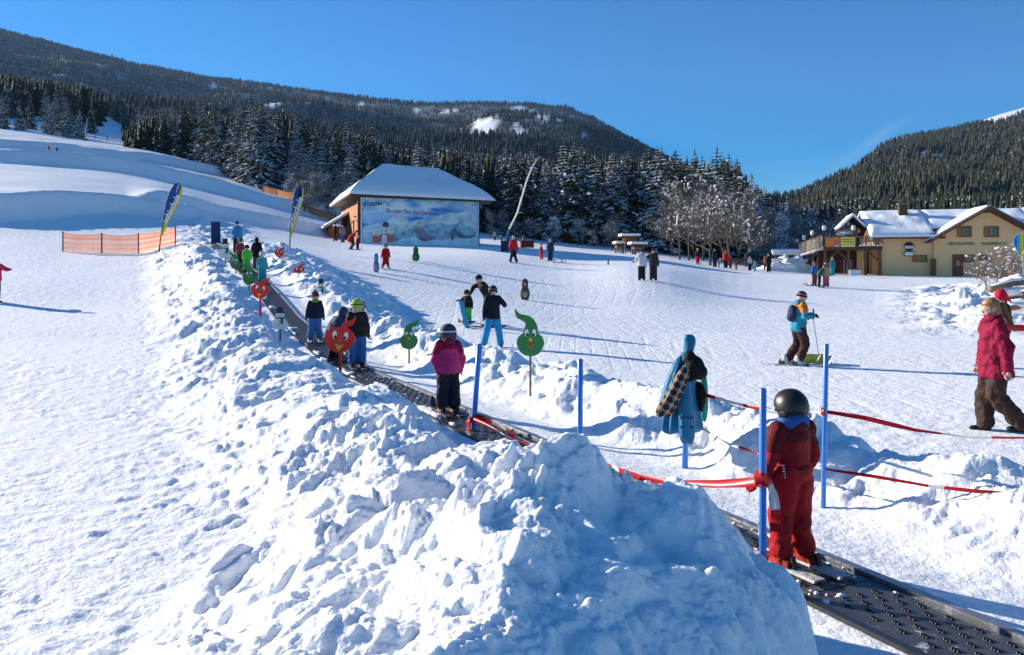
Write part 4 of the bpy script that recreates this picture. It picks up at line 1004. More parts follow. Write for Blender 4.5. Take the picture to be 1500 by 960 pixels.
# round and square sign boards on the wing
sx, sz = LX(1331, .3), LZ(362, LX(1331, .3))
sg = empty('wall_sign', (0, 0, 0), 0, 'round black and white sign with a square sign board under it on the cream wall', 'sign')
sg.location = LO; sg.rotation_euler = (0, 0, lan)
circ = [(sx+.42*math.cos(a), sz+.05+.42*math.sin(a)) for a in (i*math.pi/12 for i in range(24))]
MB().prism(circ, .12, .22).build('round_board', BLACKP, sg)
MB().prism([(sx-.36, sz-.14), (sx+.36, sz-.14), (sx+.38, sz+.10), (sx-.38, sz+.10)], .10, .118).build('white_band', WHITEP, sg)
MB().prism([(sx-.42, sz-.86), (sx+.42, sz-.86), (sx+.42, sz-.40), (sx-.42, sz-.40)], .13, .22).build('square_board', BLACKP, sg)
MB().prism([(sx-.37, sz-.80), (sx+.37, sz-.80), (sx+.37, sz-.48), (sx-.37, sz-.48)], .11, .128).build('board_face', WHITEP, sg)
put_text('VILLACHER', 'lettering', Matrix.Translation((sx, .097, sz-.02)) @ Matrix.Rotation(R(90), 4, 'X'), .64, BLACKP, sg)

# ---------------------------------------------------------------- terrace on posts, beside the lodge
deck = empty('terrace', LO, lan, 'raised timber terrace on posts with railings, left of the cream lodge', 'terrace')
dz = 2.55; DB = 30.0
MB().box((x0/2-.1, 5.0, dz), (x0-.1, 10.6, .22)).box((1.9, 20.5, dz), (3.4, 20, .22)).build('deck_floor', WOOD_B, deck)
MB().box((x0/2-.1, -.42, dz-.05), (x0-.0, .10, .42)).build('fascia', WOOD_D, deck)
MB().box((-.12, 15, dz-.05), (.12, 31, .42)).build('fascia', WOOD_G, deck)
for k, yy in enumerate((0, 5, 10, 16, 22, 28.5)): MB().box((.1, yy, dz/2-.2), (.22, .22, dz+.3)).build('post', WOOD_B, deck)
for xx in (2.2, x0-1.5, x0-.25): MB().box((xx, 0, dz/2-.2), (.24, .24, dz+.3)).build('post', WOOD_B, deck)
for a, b_ in (((.2, -.02, 1.2), (1.3, -.02, dz-.15)), ((x0-.3, -.02, 1.2), (x0-1.5, -.02, dz-.15)), ((2.1, -.03, 1.4), (1.1, -.03, dz-.15))): MB().tube([a, b_], .08, 4).build('brace', WOOD_B, deck)
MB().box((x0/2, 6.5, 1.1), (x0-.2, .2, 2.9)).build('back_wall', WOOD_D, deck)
MB().box((x0-1.35, 3.0, 1.1), (.9, .16, 2.5)).build('cream_panel', CREAM, deck)
# railings: front with banners and balusters, side boarded
MB().box((x0/2, -.42, dz+1.02), (x0, .12, .09)).build('handrail', WOOD_G, deck)
bal = MB().box((0, 0, 0), (.09, .04, .72)).mesh('baluster', WOOD_G)
for k in range(15): link('baluster', bal, deck, (x0*.61+k*.135*1.05, -.40, dz+.55), (0, 0, 0))
MB().slab([(x0*.6, -.5, dz+.22), (x0, -.5, dz+.22), (x0, -.1, dz+.22), (x0*.6, -.1, dz+.22)], .08).build('ledge_snow', SNOWCAP, deck)
brd = MB().box((0, 0, 0), (.05, 30.4, .2)).mesh('rail_board', WOOD_G)
for k in range(4): link('rail_board', brd, deck, (-.16, 14.9, dz+.30+k*.235))
MB().box((-.16, 15, dz+1.2), (.16, 30.6, .07)).build('handrail', WOOD_G, deck)
MB().slab([(-.95, -.2, dz-.48), (-.1, -.2, dz-.14), (-.1, 29, dz-.14), (-.95, 29, dz-.48)], .07).build('awning_board', WOOD_B, deck)
for k in range(12):
    y0 = .3+k*2.4
    MB().box((0, 0, 0), (.8, random.uniform(.8, 1.9), .10), Matrix.Rotation(R(-21), 3, 'Y')).build('awning_snow', SNOWCAP, deck, loc=(-.52, y0+.6, dz-.24), bevel=.03)
# banners (flat prints, plain stand-ins for the adverts)
def banner(xa, xb, base, lines, label):
    r = empty('banner', LO, lan, label, 'banner')
    MB().box(((xa+xb)/2, -.52, dz+.52), (xb-xa, .03, .92)).build('cloth', mat('banner_%s' % str(base), base, rough=.6, var=.1), r)
    for (cx, cz, w_, h_, cc) in lines: MB().box((xa+(xb-xa)*cx, -.543, dz+.06+.92*cz), ((xb-xa)*w_, .012, .92*h_)).build('print', mat('bprint%s' % str(cc), cc, rough=.6, var=0), r)
banner(.05, x0*.26, (.75, .16, .03), [(.5, .86, .85, .05, (.75, .5, .1)), (.35, .55, .5, .06, (.8, .5, .1)), (.35, .35, .5, .06, (.8, .45, .1)), (.75, .3, .35, .35, (.55, .1, .25)), (.8, .15, .3, .2, (.6, .6, .75))], 'orange advertising banner on the terrace railing')
banner(x0*.275, x0*.52, (.78, .68, .12), [(.5, .80, .8, .09, (.35, .08, .03)), (.45, .56, .7, .08, (.12, .08, .05)), (.4, .3, .75, .07, (.45, .42, .1)), (.85, .4, .2, .4, (.35, .5, .2))], 'yellow advertising banner beside the orange one on the terrace railing')
# small roofed hut on the terrace
hut = empty('terrace_hut', LO, lan, 'small timber hut with snow on its gable roof on the terrace', 'hut')
hx = LX(1249, 2.0); hz = dz+.1
MB().box((hx+.1, 3.2, hz+.95), (1.2, 2.2, 1.9)).build('wall', WOOD_O, hut)
for sgn in (-1, 1):
    q = [(hx-.05, 1.4, hz+3.05), (hx-.05, 5.2, hz+3.05), (hx-.05+sgn*1.25, 5.2, hz+1.75), (hx-.05+sgn*1.25, 1.4, hz+1.75)]
    if sgn < 0: q = q[::-1]
    if (Vector(q[1])-Vector(q[0])).cross(Vector(q[2])-Vector(q[1])).z < 0: q = q[::-1]
    MB().slab(q, .1).build('roof', WOOD_D, hut); MB().slab([(p[0], p[1], p[2]+.3) for p in q], .27).build('roof_snow', SNOWCAP, hut, bevel=.08)
# terrace furniture: lamps, parasol
lampm = mat('lamp_glass', (.75, .75, .72), rough=.3, var=.05)
for (u, v, b) in ((1162, 353.5, 27), (1174, 349, 18), (1190, 342, 10), (1207, 335, 4), (1250, 335, 1)):
    X = LX(u, b); r = empty('lantern', (0, 0, 0), lan, {1162: 'white lantern at the far end of the terrace railing', 1174: 'white lantern second from the far end of the terrace railing', 1190: 'white lantern above the middle of the side railing', 1207: 'white lantern above the orange banner', 1250: 'white lantern in front of the terrace hut'}[u], 'lamp', 'lanterns on the terrace')
    P = Matrix.Translation(LO) @ Matrix.Rotation(lan, 4, 'Z') @ Vector((max(X, -.05), b, dz+.1)); r.location = P; z_ = (V0-v)/FPX*P.y-P.z
    MB().tube([(0, 0, 0), (0, 0, z_-.2)], .03, 6).build('pole', BLACK, r); MB().ball((0, 0, z_), (.2, .2, .24)).build('lamp_shade', lampm, r); MB().ball((0, 0, z_+.25), (.22, .22, .06)).build('cap', SNOWCAP, r)
r = empty('parasol', LO+Vector((3.0, 2.0, dz+.1)), lan, 'closed-down white parasol on the terrace between the banners and the hut', 'parasol')
MB().tube([(0, 0, 0), (0, 0, 1.9)], .03, 6).build('pole', WOOD_G, r)
MB().rings([[(math.cos(a)*q*(1+.12*math.sin(a*4)), math.sin(a)*q*(1+.12*math.sin(a*4)), z) for a in (i*math.pi/8 for i in range(16))] for q, z in ((.95, 1.25), (.85, 1.5), (.4, 1.85), (.05, 1.98))]).build('canopy', WHITEP, r, True)
# white-roofed shed and snow heap beyond the terrace's left end
x, y = (1150-750)/FPX*98, 98; gz = G(x, y)
sh = empty('shed', (x, y, gz), lan, 'low shed with a thick snow slab roof beside the terrace', 'shed')
MB().box((.4, 0, .8), (3.2, 2.6, 1.9)).build('wall', WOOD_B, sh); MB().slab([(-1.5, -1.7, 1.8), (2.6, -1.7, 1.8), (2.6, 1.7, 2.2), (-1.5, 1.7, 2.2)], .1).build('roof', WOOD_D, sh)
MB().slab([(-1.6, -1.8, 2.35), (2.7, -1.8, 2.35), (2.7, 1.8, 2.8), (-1.6, 1.8, 2.8)], .5).build('roof_snow', SNOWCAP, sh, bevel=.15)
def snow_lump(radii, seed, rough=.3):
    hp = MB().ball((0, 0, 0), radii, seg=40, rows=26)
    A = np.array(hp.v); n1 = fbm(A[:, 0]*2.2+seed+A[:, 1], A[:, 2]*2.6+A[:, 1]*1.4, seed, 4, .6)
    hp.v = [tuple(p*(1+rough*k_)) for p, k_ in zip(A, n1)]; return hp
p = GP(1150, 80); tag(snow_lump((2.7, 1.5, 1.35), 4).build('snow_heap', SNOW, None, True, loc=(p.x, p.y, p.z-.1)), 'heap of ploughed snow in front of the shed by the terrace', 'snow heap')
# things stored under the terrace
def loc_l(X, Y, Z): return Matrix.Translation(LO) @ Matrix.Rotation(lan, 4, 'Z') @ Vector((X, Y, Z))
r = empty('crate', loc_l(x0*.52, -.4, G(*loc_l(x0*.52, -.4, 0).xy)), lan, 'white topped crate in front of the dark space under the terrace', 'crate')
MB().box((0, 0, .25), (1.0, .7, .5)).build('box', WHITEP, r); MB().box((0, 0, .56), (1.1, .8, .1)).build('lid', WOOD_B, r)
for k in range(9):
    o = MB().box((0, 0, .8), (.10, .03, 1.6)).build('ski', cloth([(.5, .05, .05), (.1, .1, .12), (.6, .6, .62), (.1, .2, .4)][k % 4]), None, loc=loc_l(x0*.40+k*.16, 4.2, -.1), rot=(R(-6), 0, lan))
    tag(o, ('red', 'black', 'white', 'blue')[k % 4]+' ski leaning upright under the terrace, '+('leftmost', 'second', 'third', 'fourth', 'fifth', 'sixth', 'seventh', 'eighth', 'last')[k]+' from the crate end', 'ski', 'skis leaning under the terrace')
# snow-roofed wooden shelters (rack-like) at the forest edge
def shelter(u, v, d, w_, h_, label, post=2):
    x = (u-750)/FPX*d; z = G(x, d); hz = max((V0-v)/FPX*d-z, .8)
    r = empty('feeding_shelter', (x, d, z), .1, label, 'shelter')
    for k in range(post):
        for yy in (-.5, .5): MB().box(((k/(max(post-1, 1))-.5)*w_*.55, yy, hz/2-.2), (.13, .13, hz+.3)).build('post', WOOD_B, r)
    MB().box((0, 0, hz*.62), (w_*.6, .9, .1)).build('shelf', WOOD_G, r); MB().box((0, .3, hz*.8), (w_*.58, .08, hz*.3)).build('back_board', WOOD_O, r)
    MB().slab([(-w_/2, -.9, hz), (w_/2, -.9, hz-.12), (w_/2, .9, hz-.12), (-w_/2, .9, hz)], .1).build('roof', WOOD_D, r)
    MB().box((0, 0, hz+.12), (w_+.1, 1.9, .3)).build('roof_snow', SNOWCAP, r, bevel=.12)
shelter(922, 346, 92, 2.2, 2.0, 'tall wooden shelter with a cushion of snow on its roof, at the forest edge')
shelter(934, 358, 90, 1.9, 1.0, 'low wooden shelter with snow cushion, lower and right beside the tall one')
shelter(906, 357, 93, 1.0, 1.1, 'narrow snow-capped stand to the side of the tall shelter')

# ---------------------------------------------------------------- snow lance
p = GP(744, 66)
r = empty('snow_lance', p, 0, 'long slender bent snow-making lance rising in front of the dark forest', 'snow lance')
dxx = (789-744)/FPX*66; hh = (V0-233)/FPX*66-p.z; z1 = (V0-345)/FPX*66-p.z
MB().tube([(0, 0, -.3), (0, 0, .8), (.12, 0, z1+.5)], [.16, .14, .10], 8).build('base', cloth((.05, .08, .2)), r)
MB().tube([(.12, 0, z1+.5), (.8, 0, hh*.42), (1.55, 0, hh*.75), (2.0, 0, hh*.90), (2.45, 0, hh)], [.085, .075, .065, .055, .05], 8).build('pole', mat('lance_white', (.8, .78, .72), rough=.4, var=.05), r, True)
MB().capsule((2.4, 0, hh-.05), (2.65, 0, hh+.14), .08, .06, 8).build('nozzle', METAL, r, True)
MB().box((-.35, 0, .5), (.5, .5, .9)).build('pump_box', cloth((.03, .04, .1)), r)
# marker pole in the left snow chute
p = PX(124, 206, 195); p.z = G(p.x, p.y)
r = empty('lance', p, 0, 'thin white pole standing on the crest of the left slope', 'pole')
MB().tube([(0, 0, -.3), (.3, 0, 3.0), (.7, 0, 5.6)], [.08, .06, .05], 6).build('shaft', WHITEP, r); MB().box((0, 0, .3), (.9, .5, .7)).build('base', WOOD_G, r)

# ---------------------------------------------------------------- flags
def feather_flag(pu, pv_top, d, pts, label, lab2):
    base = GP(pu, d); r = empty('feather_flag', base, 0, label, 'flag')
    def M(u, v): return ((u-pu)/FPX*d, (V0-v)/FPX*d-base.z)
    left, right, mast = pts
    poly = [M(*p) for p in left]+[M(*p) for p in right[::-1]]
    MB().prism(poly, -.012, .012).build('banner', mat('flag_blue', (.015, .10, .36), rough=.6, var=.1, vscale=1.2), r)
    # yellow stripe along the right edge
    n = len(right); st = [M(*p) for p in right]; inn = [M(p[0]-w_, p[1]) for p, w_ in zip(right, lab2)]
    MB().prism(inn+st[::-1], -.018, .018).build('yellow_stripe', mat('flag_yellow', (.72, .66, .04), rough=.6, var=.1), r)
    MB().tube([(p[0], 0, p[1]) for p in [M(*q) for q in mast]], [.045]+[.03]*(len(mast)-1), 6).build('mast', BLACK, r)
    a, b_ = M(*left[1]), M(*right[-3])
    top = Vector((M(right[2][0]-4, right[2][1])[0], 0, M(right[2][0]-4, right[2][1])[1])); bot = Vector((M(right[-2][0]-6, right[-2][1])[0], 0, M(right[-2][0]-6, right[-2][1])[1]))
    ang = math.atan2(top.z-bot.z, top.x-bot.x); ln = (top-bot).length
    for yy, fl in ((-.022, 0),): put_text('Schischule', 'lettering', Matrix.Translation(((top.x+bot.x)/2, yy, (top.z+bot.z)/2)) @ Matrix.Rotation(R(90), 4, 'X') @ Matrix.Rotation(ang, 4, 'Z'), ln*.95, WHITEP, r, 1.1)
    return r
feather_flag(232, 268, 43, (
    [(237, 340), (241, 318), (244, 300), (247, 288), (251, 277), (257, 270), (261, 269)],
    [(237.5, 346), (246, 328), (254, 312), (262, 297), (266, 285), (266.5, 277), (263, 270)][::-1],
    [(233, 372), (235, 350), (240, 318), (244, 298), (249, 281), (256, 270), (262, 269), (266, 276)]), 'tilted blue and yellow feather flag beside the orange net fence', [0, 2.5, 4, 5, 6, 6, 2])
feather_flag(424, 270, 48, (
    [(427, 345), (428, 322), (429, 305), (431, 290), (433, 280), (437, 273), (440, 271)],
    [(426.5, 348), (431, 335), (436, 320), (441, 303), (445, 288), (445.5, 279), (442, 272)][::-1],
    [(424.5, 362), (425, 340), (427, 315), (429, 292), (433, 278), (438, 271), (443, 272)]), 'upright blue and yellow feather flag between the belt and the barn', [0, 2, 3, 4, 4.5, 4.5, 1.5])

# ---------------------------------------------------------------- orange net fences
NET = mat('orange_net', (.92, .25, .07), rough=.7, var=.25, vscale=1.0); NETY = mat('pale_net', (.9, .6, .28), rough=.7, var=.2)
add_translucency(NET, .55); add_translucency(NETY, .55)
REDPOST = mat('dark_red_post', (.20, .015, .02), rough=.5, var=.1)
add_translucency(mat('flag_blue', (0, 0, 0)), .35); add_translucency(mat('flag_yellow', (0, 0, 0)), .35)
def net_fence(posts, label, hgt, dropk=.12, cell=.075, strand=.010):
    r = empty('net_fence', posts[0], 0, label, 'fence')
    L_ = [Vector(p)-posts[0] for p in posts]
    for p in L_: MB().tube([p+Vector((0, 0, -.3)), p+Vector((0, 0, hgt+.06))], .035, 8).build('post', REDPOST, r)
    for a, b_ in zip(L_[:-1], L_[1:]):
        mb = MB(); n = max(2, int((b_-a).length/cell)); nz = int(hgt/.062)
        def P(s, t): q = a.lerp(b_, s); return q+Vector((0, .02*math.sin(s*9), .03+t*(hgt-.03-dropk*math.sin(s*math.pi)**.7*t)))
        ex = (b_-a).normalized()*strand
        for i in range(n+1):
            s = i/n; mb.cur = 0
            for j in range(3): mb.add([P(s, j/3)-ex, P(s, j/3)+ex, P(s, (j+1)/3)+ex, P(s, (j+1)/3)-ex], [(0, 1, 2, 3)])
        for j in range(nz+1):
            t = j/nz; mb.cur = 1 if (j % 5 in (0, 1)) and j < nz*.9 else 0; m2 = 12; th = strand*(2.4 if t in (0, 1.0) else (1.6 if (j//4) % 2 else 1))
            for i in range(m2): z = Vector((0, 0, th)); mb.add([P(i/m2, t)-z, P((i+1)/m2, t)-z, P((i+1)/m2, t)+z, P(i/m2, t)+z], [(0, 1, 2, 3)])
        mb.build('net', [NET, NETY], r)
net_fence([GP(92, 45), GP(149, 44.5), GP(203, 44), GP(257, 45.5)], 'orange net fence on dark red posts across the foot of the left slope', 1.08)
net_fence([GP(384, 119), GP(405, 117), GP(430, 114), GP(455, 113), (GP(492, 112))], 'orange net fence far up at the rim in front of the dark wood', 1.0, .1, .28, .022)
p = GP(434, 113)
r = empty('padded_post', p, 0, 'orange padded post standing at the far net fence', 'post'); MB().tube([(0, 0, -.2), (0, 0, 1.5)], .28, 10).build('padding', cloth((.75, .22, .02)), r); MB().tube([(0, 0, 1.4), (.15, 0, 3.2)], .06, 6).build('pole', WOOD_G, r)

# ---------------------------------------------------------------- moving carpet
RUB = mat('belt_rubber', (.055, .055, .06), rough=.42, var=.35, vscale=3, bump=.004, bscale=60, spec=.5)
def dusty(m, thr, sc=7.0, k=.8):
    t = m.node_tree; b = t.nodes['Principled BSDF']; src = b.inputs['Base Color'].links[0].from_socket
    g = N(t, 'ShaderNodeNewGeometry'); n = N(t, 'ShaderNodeTexNoise'); n.inputs['Scale'].default_value = sc; n.inputs['Detail'].default_value = 8; n.inputs['Roughness'].default_value = .72
    t.links.new(g.outputs['Position'], n.inputs['Vector']); r = N(t, 'ShaderNodeMapRange'); r.inputs[1].default_value = thr; r.inputs[2].default_value = thr+.08; r.inputs[4].default_value = k
    t.links.new(n.outputs[0], r.inputs[0]); mx = N(t, 'ShaderNodeMix', data_type='RGBA'); mx.inputs[7].default_value = (.7, .73, .76, 1)
    t.links.new(r.outputs[0], mx.inputs[0]); t.links.new(src, mx.inputs[6]); t.links.new(mx.outputs[2], b.inputs['Base Color']); return m
dusty(RUB, .62, 5.0, .7)
STUD = mat('stud_rubber', (.02, .02, .022), rough=.35, var=.2, spec=.6)
RAIL = mat('belt_rail', (.30, .31, .33), rough=.35, var=.1, metal=.7)
belt = empty('carpet_lift', (0, 0, 0), 0, 'black studded carpet lift running up through the snow banks', 'ski lift')
Nn = Vector((.903, .429, 0)); Dd = Vector((-.429, .903, 0)); P0 = Vector((2.1, 5.1, 0))
def BP(s, t, dz=0.0):
    """s metres along the belt from its near reference point, t metres to the left of the right edge"""
    p = P0+Dd*s-Nn*t; p.z = float(belt_z(min(max(p.y, 0), 48)))+dz; return p
s_end = 46.0
mb = MB(); rr = []
for k in range(0, 201):
    s = -4.5+(s_end+4.5)*k/200; rr.append([BP(s, .02, 0), BP(s, BW-.02, 0), BP(s, BW-.02, -.05), BP(s, .02, -.05)])
mb.rings(rr).build('belt_surface', RUB, belt)
for t0, t1, zt in ((-.075, -.005, .022), (BW+.005, BW+.06, .012)):
    mb = MB(); rr = []
    for k in range(0, 121):
        s = -4.5+(s_end+4.5)*k/120; rr.append([BP(s, t0, zt), BP(s, t1, zt), BP(s, t1, -.09), BP(s, t0, -.09)])
    mb.rings(rr).build('side_rail', RAIL if t0 < 0 else STUD, belt)
# belt joints
for k in range(6):
    s = -2.35+k*1.05
    if s > 3.3: break
    mb = MB(); rr = [BP(s-.035, .03, .004), BP(s+.035, .03, .004), BP(s+.035, BW-.03, .004), BP(s-.035, BW-.03, .004)]
    mb.add(rr+[p-Vector((0, 0, .01)) for p in rr], [(0, 1, 2, 3), (0, 4, 5, 1), (1, 5, 6, 2), (2, 6, 7, 3), (3, 7, 4, 0)]); mb.build('belt_joint', mat('joint_strip', (.10, .10, .11), rough=.5, var=.3, vscale=40), belt)
# studs: crescent shaped knobs, single near the camera, one mass further up
def stud_mb(mb, s, t, k=1.0):
    for a0, dz in ((0, 0), ):
        c = BP(s, t, 0); an = math.atan2(Dd.y, Dd.x)
        for j in (-1, 0, 1):
            q = c+Dd*(j*.017*k*.9)
            mb.ball(q+Vector((0, 0, .002)), (.010*k, (.026-.006*abs(j))*k, .013*k), Matrix.Rotation(an, 3, 'Z'), 6, 4)
    return mb
near = MB(); sc = None
cs = BP(0, 0); one = MB()
for j in (-1, 0, 1): one.ball((j*.016, 0, .001), (.009, .027-.006*abs(j), .012), None, 6, 4)
stm = one.mesh('stud', STUD, True); cnt = 0
rgs = random.Random(2)
for r_ in range(60):
    s = -2.9+r_*.085
    for c_ in range(4):
        t = .085+c_*.125+(.0625 if r_ % 2 else 0)
        if t > BW-.06 or (r_ % 12 == 6): continue
        if s > 2.0 or cnt > 280: continue
        o = link('stud', stm, belt, BP(s, t, 0), (0, 0, math.atan2(Dd.y, Dd.x)+rgs.uniform(-.1, .1))); cnt += 1
mbf = MB()
for r_ in range(330):
    s = 2.05+r_*.125
    if s > 30: break
    for c_ in range(5):
        t = .06+c_*.11+(.05 if r_ % 2 else 0)
        if t > BW-.04: continue
        p = BP(s, t); w_ = .032; an = R(38 if (r_+c_) % 2 else -38); e1 = (Nn*math.cos(an)+Dd*math.sin(an)); e2 = (Dd*math.cos(an)-Nn*math.sin(an)); q = [p-e2*.016-e1*w_, p-e2*.016+e1*w_, p+e2*.016+e1*w_, p+e2*.016-e1*w_]
        mbf.hexa(q, [p+(k_-p)*.6+Vector((0, 0, .012)) for k_ in q])
o = mbf.build('far_studs', mat('stud_grey', (.085, .085, .09), rough=.5, var=.4, vscale=8), belt); tag(o, kind='stuff')
# snow spilled on the belt
mb = MB(); rgs = random.Random(8)
for k in range(230):
    s = rgs.uniform(-.6, 12) if k > 60 else rgs.uniform(-.4, 1.2); t = rgs.choice([rgs.uniform(0, .12), rgs.uniform(.4, .57), rgs.uniform(.05, .5)]); q = rgs.uniform(.006, .022)
    mb.ball(BP(s, t, .004), (q*1.5, q, q*.7), Matrix.Rotation(rgs.random()*3, 3, 'Z'), 6, 4)
tag(mb.build('spilled_snow', SNOW, None, True), 'crumbs of snow lying on the belt', 'snow', kind='stuff')
# ---------------------------------------------------------------- blue poles and barrier tape
BLUE = mat('blue_pole', (.035, .20, .62), rough=.35, var=.06, vscale=4, spec=.5)
dusty(BLUE, .66, 22.0, .35); dusty(RAIL, .52, 6.0, .8)
def blue_pole(u, d, v_top, rad, label, lean=0.0, below=.4):
    x = (u-750)/FPX*d; z = G(x, d); zt = (V0-v_top)/FPX*d
    r = empty('slalom_pole', (x, d, z), 0, label, 'pole', 'blue poles along the belt')
    o = MB().tube([(-lean*below, 0, -below), (lean*(zt-z)*.5, 0, (zt-z)*.5), (lean*(zt-z), 0, zt-z-.004), (lean*(zt-z), 0, zt-z)], [rad, rad, rad, rad*.85], 16).build('pole', BLUE, r, True, bevel=0)
    MB().tube([(lean*(zt-z), 0, zt-z+.0005), (lean*(zt-z), 0, zt-z-.02)], rad*.7, 12).build('end_plug', cloth((.02, .08, .3)), r)
    return Vector((x, d, z)), Vector((x+lean*(zt-z), d, zt))
p1 = blue_pole(1117.5, 4.68, 569, .021, 'thick blue pole right beside the small child in red')
p2 = blue_pole(1206, 6.5, 504, .0205, 'blue pole standing in the snow behind the small child in red', .018)
p3 = blue_pole(850, 9.0, 526, .030, 'blue pole rising behind the crest of the foreground snow pile')
p4 = blue_pole(693, 9.45, 504, .033, 'blue pole at the belt just in front of the child in the pink jacket', .07)
p5 = blue_pole(1003, 7.9, 500, .030, 'blue pole hung with jackets', .03)
# print running up the nearest pole
mk = MB()
for k in range(16):
    if k % 5 == 4: continue
    z = -1.60+k*.022; mk.box((p1[0].x+.008, p1[0].y-.0235, z+.0), (.010 if k % 2 else .007, .004, .010))
par = [o for o in S.objects if o.name.startswith('slalom_pole')][0]
mk.v = [tuple(Vector(p)-par.location) for p in mk.v]; mk.build('pole_print', mat('pole_print', (.22, .42, .74), rough=.4, var=0), par)
TR = mat('tape_red', (.62, .02, .03), rough=.35, var=.08, vscale=30, spec=.4); TW = mat('tape_white', (.80, .76, .76), rough=.4, var=.05)
add_translucency(TR, .4); add_translucency(TW, .4)
def tape(pts, label, width=.05, twist=2.0, seed=1, redfrac=.6, period=.34, name='barrier_tape', sag=0.0):
    rg3 = random.Random(seed); P = [Vector(p) for p in pts]; V = []; F = []; MI = []; acc = 0; prev = None
    fine = []
    for a, b_ in zip(P[:-1], P[1:]):
        n = max(6, int((b_-a).length/.035))
        for k in range(n): s = k/n; fine.append(a.lerp(b_, s)+Vector((0, 0, -sag*4*s*(1-s)*(b_-a).length)))
    fine.append(P[-1]); ph = rg3.uniform(0, 6)
    for i, p in enumerate(fine):
        dd = (fine[min(i+1, len(fine)-1)]-fine[max(i-1, 0)]).normalized(); acc += (p-prev).length if prev else 0; prev = p
        s = dd.cross(Vector((0, 0, 1))).normalized(); up = s.cross(dd)
        th = ph+twist*acc+.8*math.sin(acc*2.3+ph); wv = width*(.55+.45*abs(math.sin(acc*1.7+ph*2)))
        q = (up*math.cos(th)+s*math.sin(th))*wv/2; fold = (s*math.cos(th)-up*math.sin(th))*wv*.18
        V += [p-q, p+fold, p+q]
        if i:
            k = 3*i; c = 0 if (acc % period)/period < redfrac else 1
            F += [(k-3, k-2, k+1, k), (k-2, k-1, k+2, k+1)]; MI += [c, c]
    me = bpy.data.meshes.new(name); me.from_pydata([tuple(v) for v in V], [], F); me.materials.append(TR); me.materials.append(TW)
    me.polygons.foreach_set('material_index', MI); me.polygons.foreach_set('use_smooth', [True]*len(F))
    o = link(name, me); m = o.modifiers.new('Solidify', 'SOLIDIFY'); m.thickness = .0012
    return tag(o, label, 'tape')
def Q(u, v, d): return PX(u, v, d)
tape([Q(692, 612, 9.43), Q(745, 640, 8.6), Q(800, 662, 7.8), Q(872, 680, 6.6), Q(938, 700, 5.7), Q(990, 708, 5.3), Q(1050, 709, 5.0), Q(1117, 706, 4.66)], 'red and white tape from the pole by the pink child to the nearest blue pole', .06, .8, 2, .85, .9)
tape([Q(698, 610, 9.43), Q(730, 622, 9.2), Q(760, 642, 8.9), Q(790, 655, 8.6), Q(832, 660, 8.2)], 'second strand of red and white tape lying along the belt beyond the snow crest', .05, 1.0, 5, .5, .5)
tape([Q(1030, 578, 7.85), Q(1080, 592, 7.4), Q(1150, 607, 6.9), Q(1209, 603, 6.5)], 'white and red tape from the jacket pole to the pole behind the child, upper strand', .045, 1.6, 9, .35, .6)
tape([Q(1209, 603, 6.5), Q(1265, 612, 6.4), Q(1340, 630, 6.2), Q(1420, 640, 6.0), Q(1480, 641, 5.8), Q(1560, 640, 5.7)], 'wide red tape running from the pole behind the child towards the woman, upper strand', .062, .35, 13, .72, 1.2)
tape([Q(1027, 627, 7.85), Q(1070, 652, 7.4), Q(1110, 664, 7.1), Q(1160, 678, 6.8), Q(1206, 687, 6.5)], 'thin twisted tape from the jacket pole to the pole behind the child, lower strand', .03, 6, 17, .4, .6)
tape([Q(1206, 687, 6.5), Q(1280, 698, 6.3), Q(1360, 712, 6.1), Q(1430, 720, 5.9), Q(1560, 732, 5.7)], 'thin red tape low over the right snow bank', .036, 2.2, 21, .88, .9)
tape([Q(1104, 705, 4.66), Q(1118, 700, 4.63), Q(1127, 708, 4.64), Q(1132, 722, 4.66), Q(1138, 760, 4.66)], 'loose end of tape knotted round the nearest blue pole', .06, 2.5, 25, .5, .3)
tape([Q(1110, 708, 4.68), Q(1117, 715, 4.63), Q(1126, 706, 4.68), Q(1117, 700, 4.71), Q(1110, 708, 4.68)], 'knot of tape wrapped round the nearest blue pole at waist height', .06, .3, 26, .6, .12)
tape([Q(1109, 818, 4.68), Q(1117, 822, 4.63), Q(1127, 820, 4.68), Q(1117, 816, 4.72), Q(1109, 818, 4.68)], 'red tape wrapped round the foot of the nearest blue pole', .05, .2, 27, .9, .9)
tape([Q(1108, 820, 4.68), Q(1112, 830, 4.66), Q(1107, 838, 4.66), Q(1113, 846, 4.66)], 'torn red tape end dangling at the foot of the nearest blue pole', .05, 4, 28, .8, .4)
tape([Q(1202, 603, 6.5), Q(1207, 606, 6.46), Q(1213, 602, 6.5), Q(1207, 599, 6.53), Q(1202, 603, 6.5)], 'red tape wrapped round the pole behind the child', .07, .2, 29, .9, .9)
tape([Q(686, 612, 9.43), Q(692, 617, 9.38), Q(700, 610, 9.43), Q(692, 606, 9.5), Q(686, 614, 9.43), Q(687, 632, 9.4)], 'red and white tape wrapped round the pole by the pink child', .09, .6, 30, .6, .4)
tape([Q(936, 700, 5.68), Q(943, 704, 5.66), Q(949, 710, 5.66), Q(942, 716, 5.66)], 'frayed knot in the tape where it dips behind the snow crest', .05, 5, 31, .6, .2)
tape([Q(1460, 478, 16), Q(1480, 480, 16), Q(1560, 484, 15.6)], 'short red and white tape at the woodpile beside the woman', .13, 1, 33, .6, 1.2)

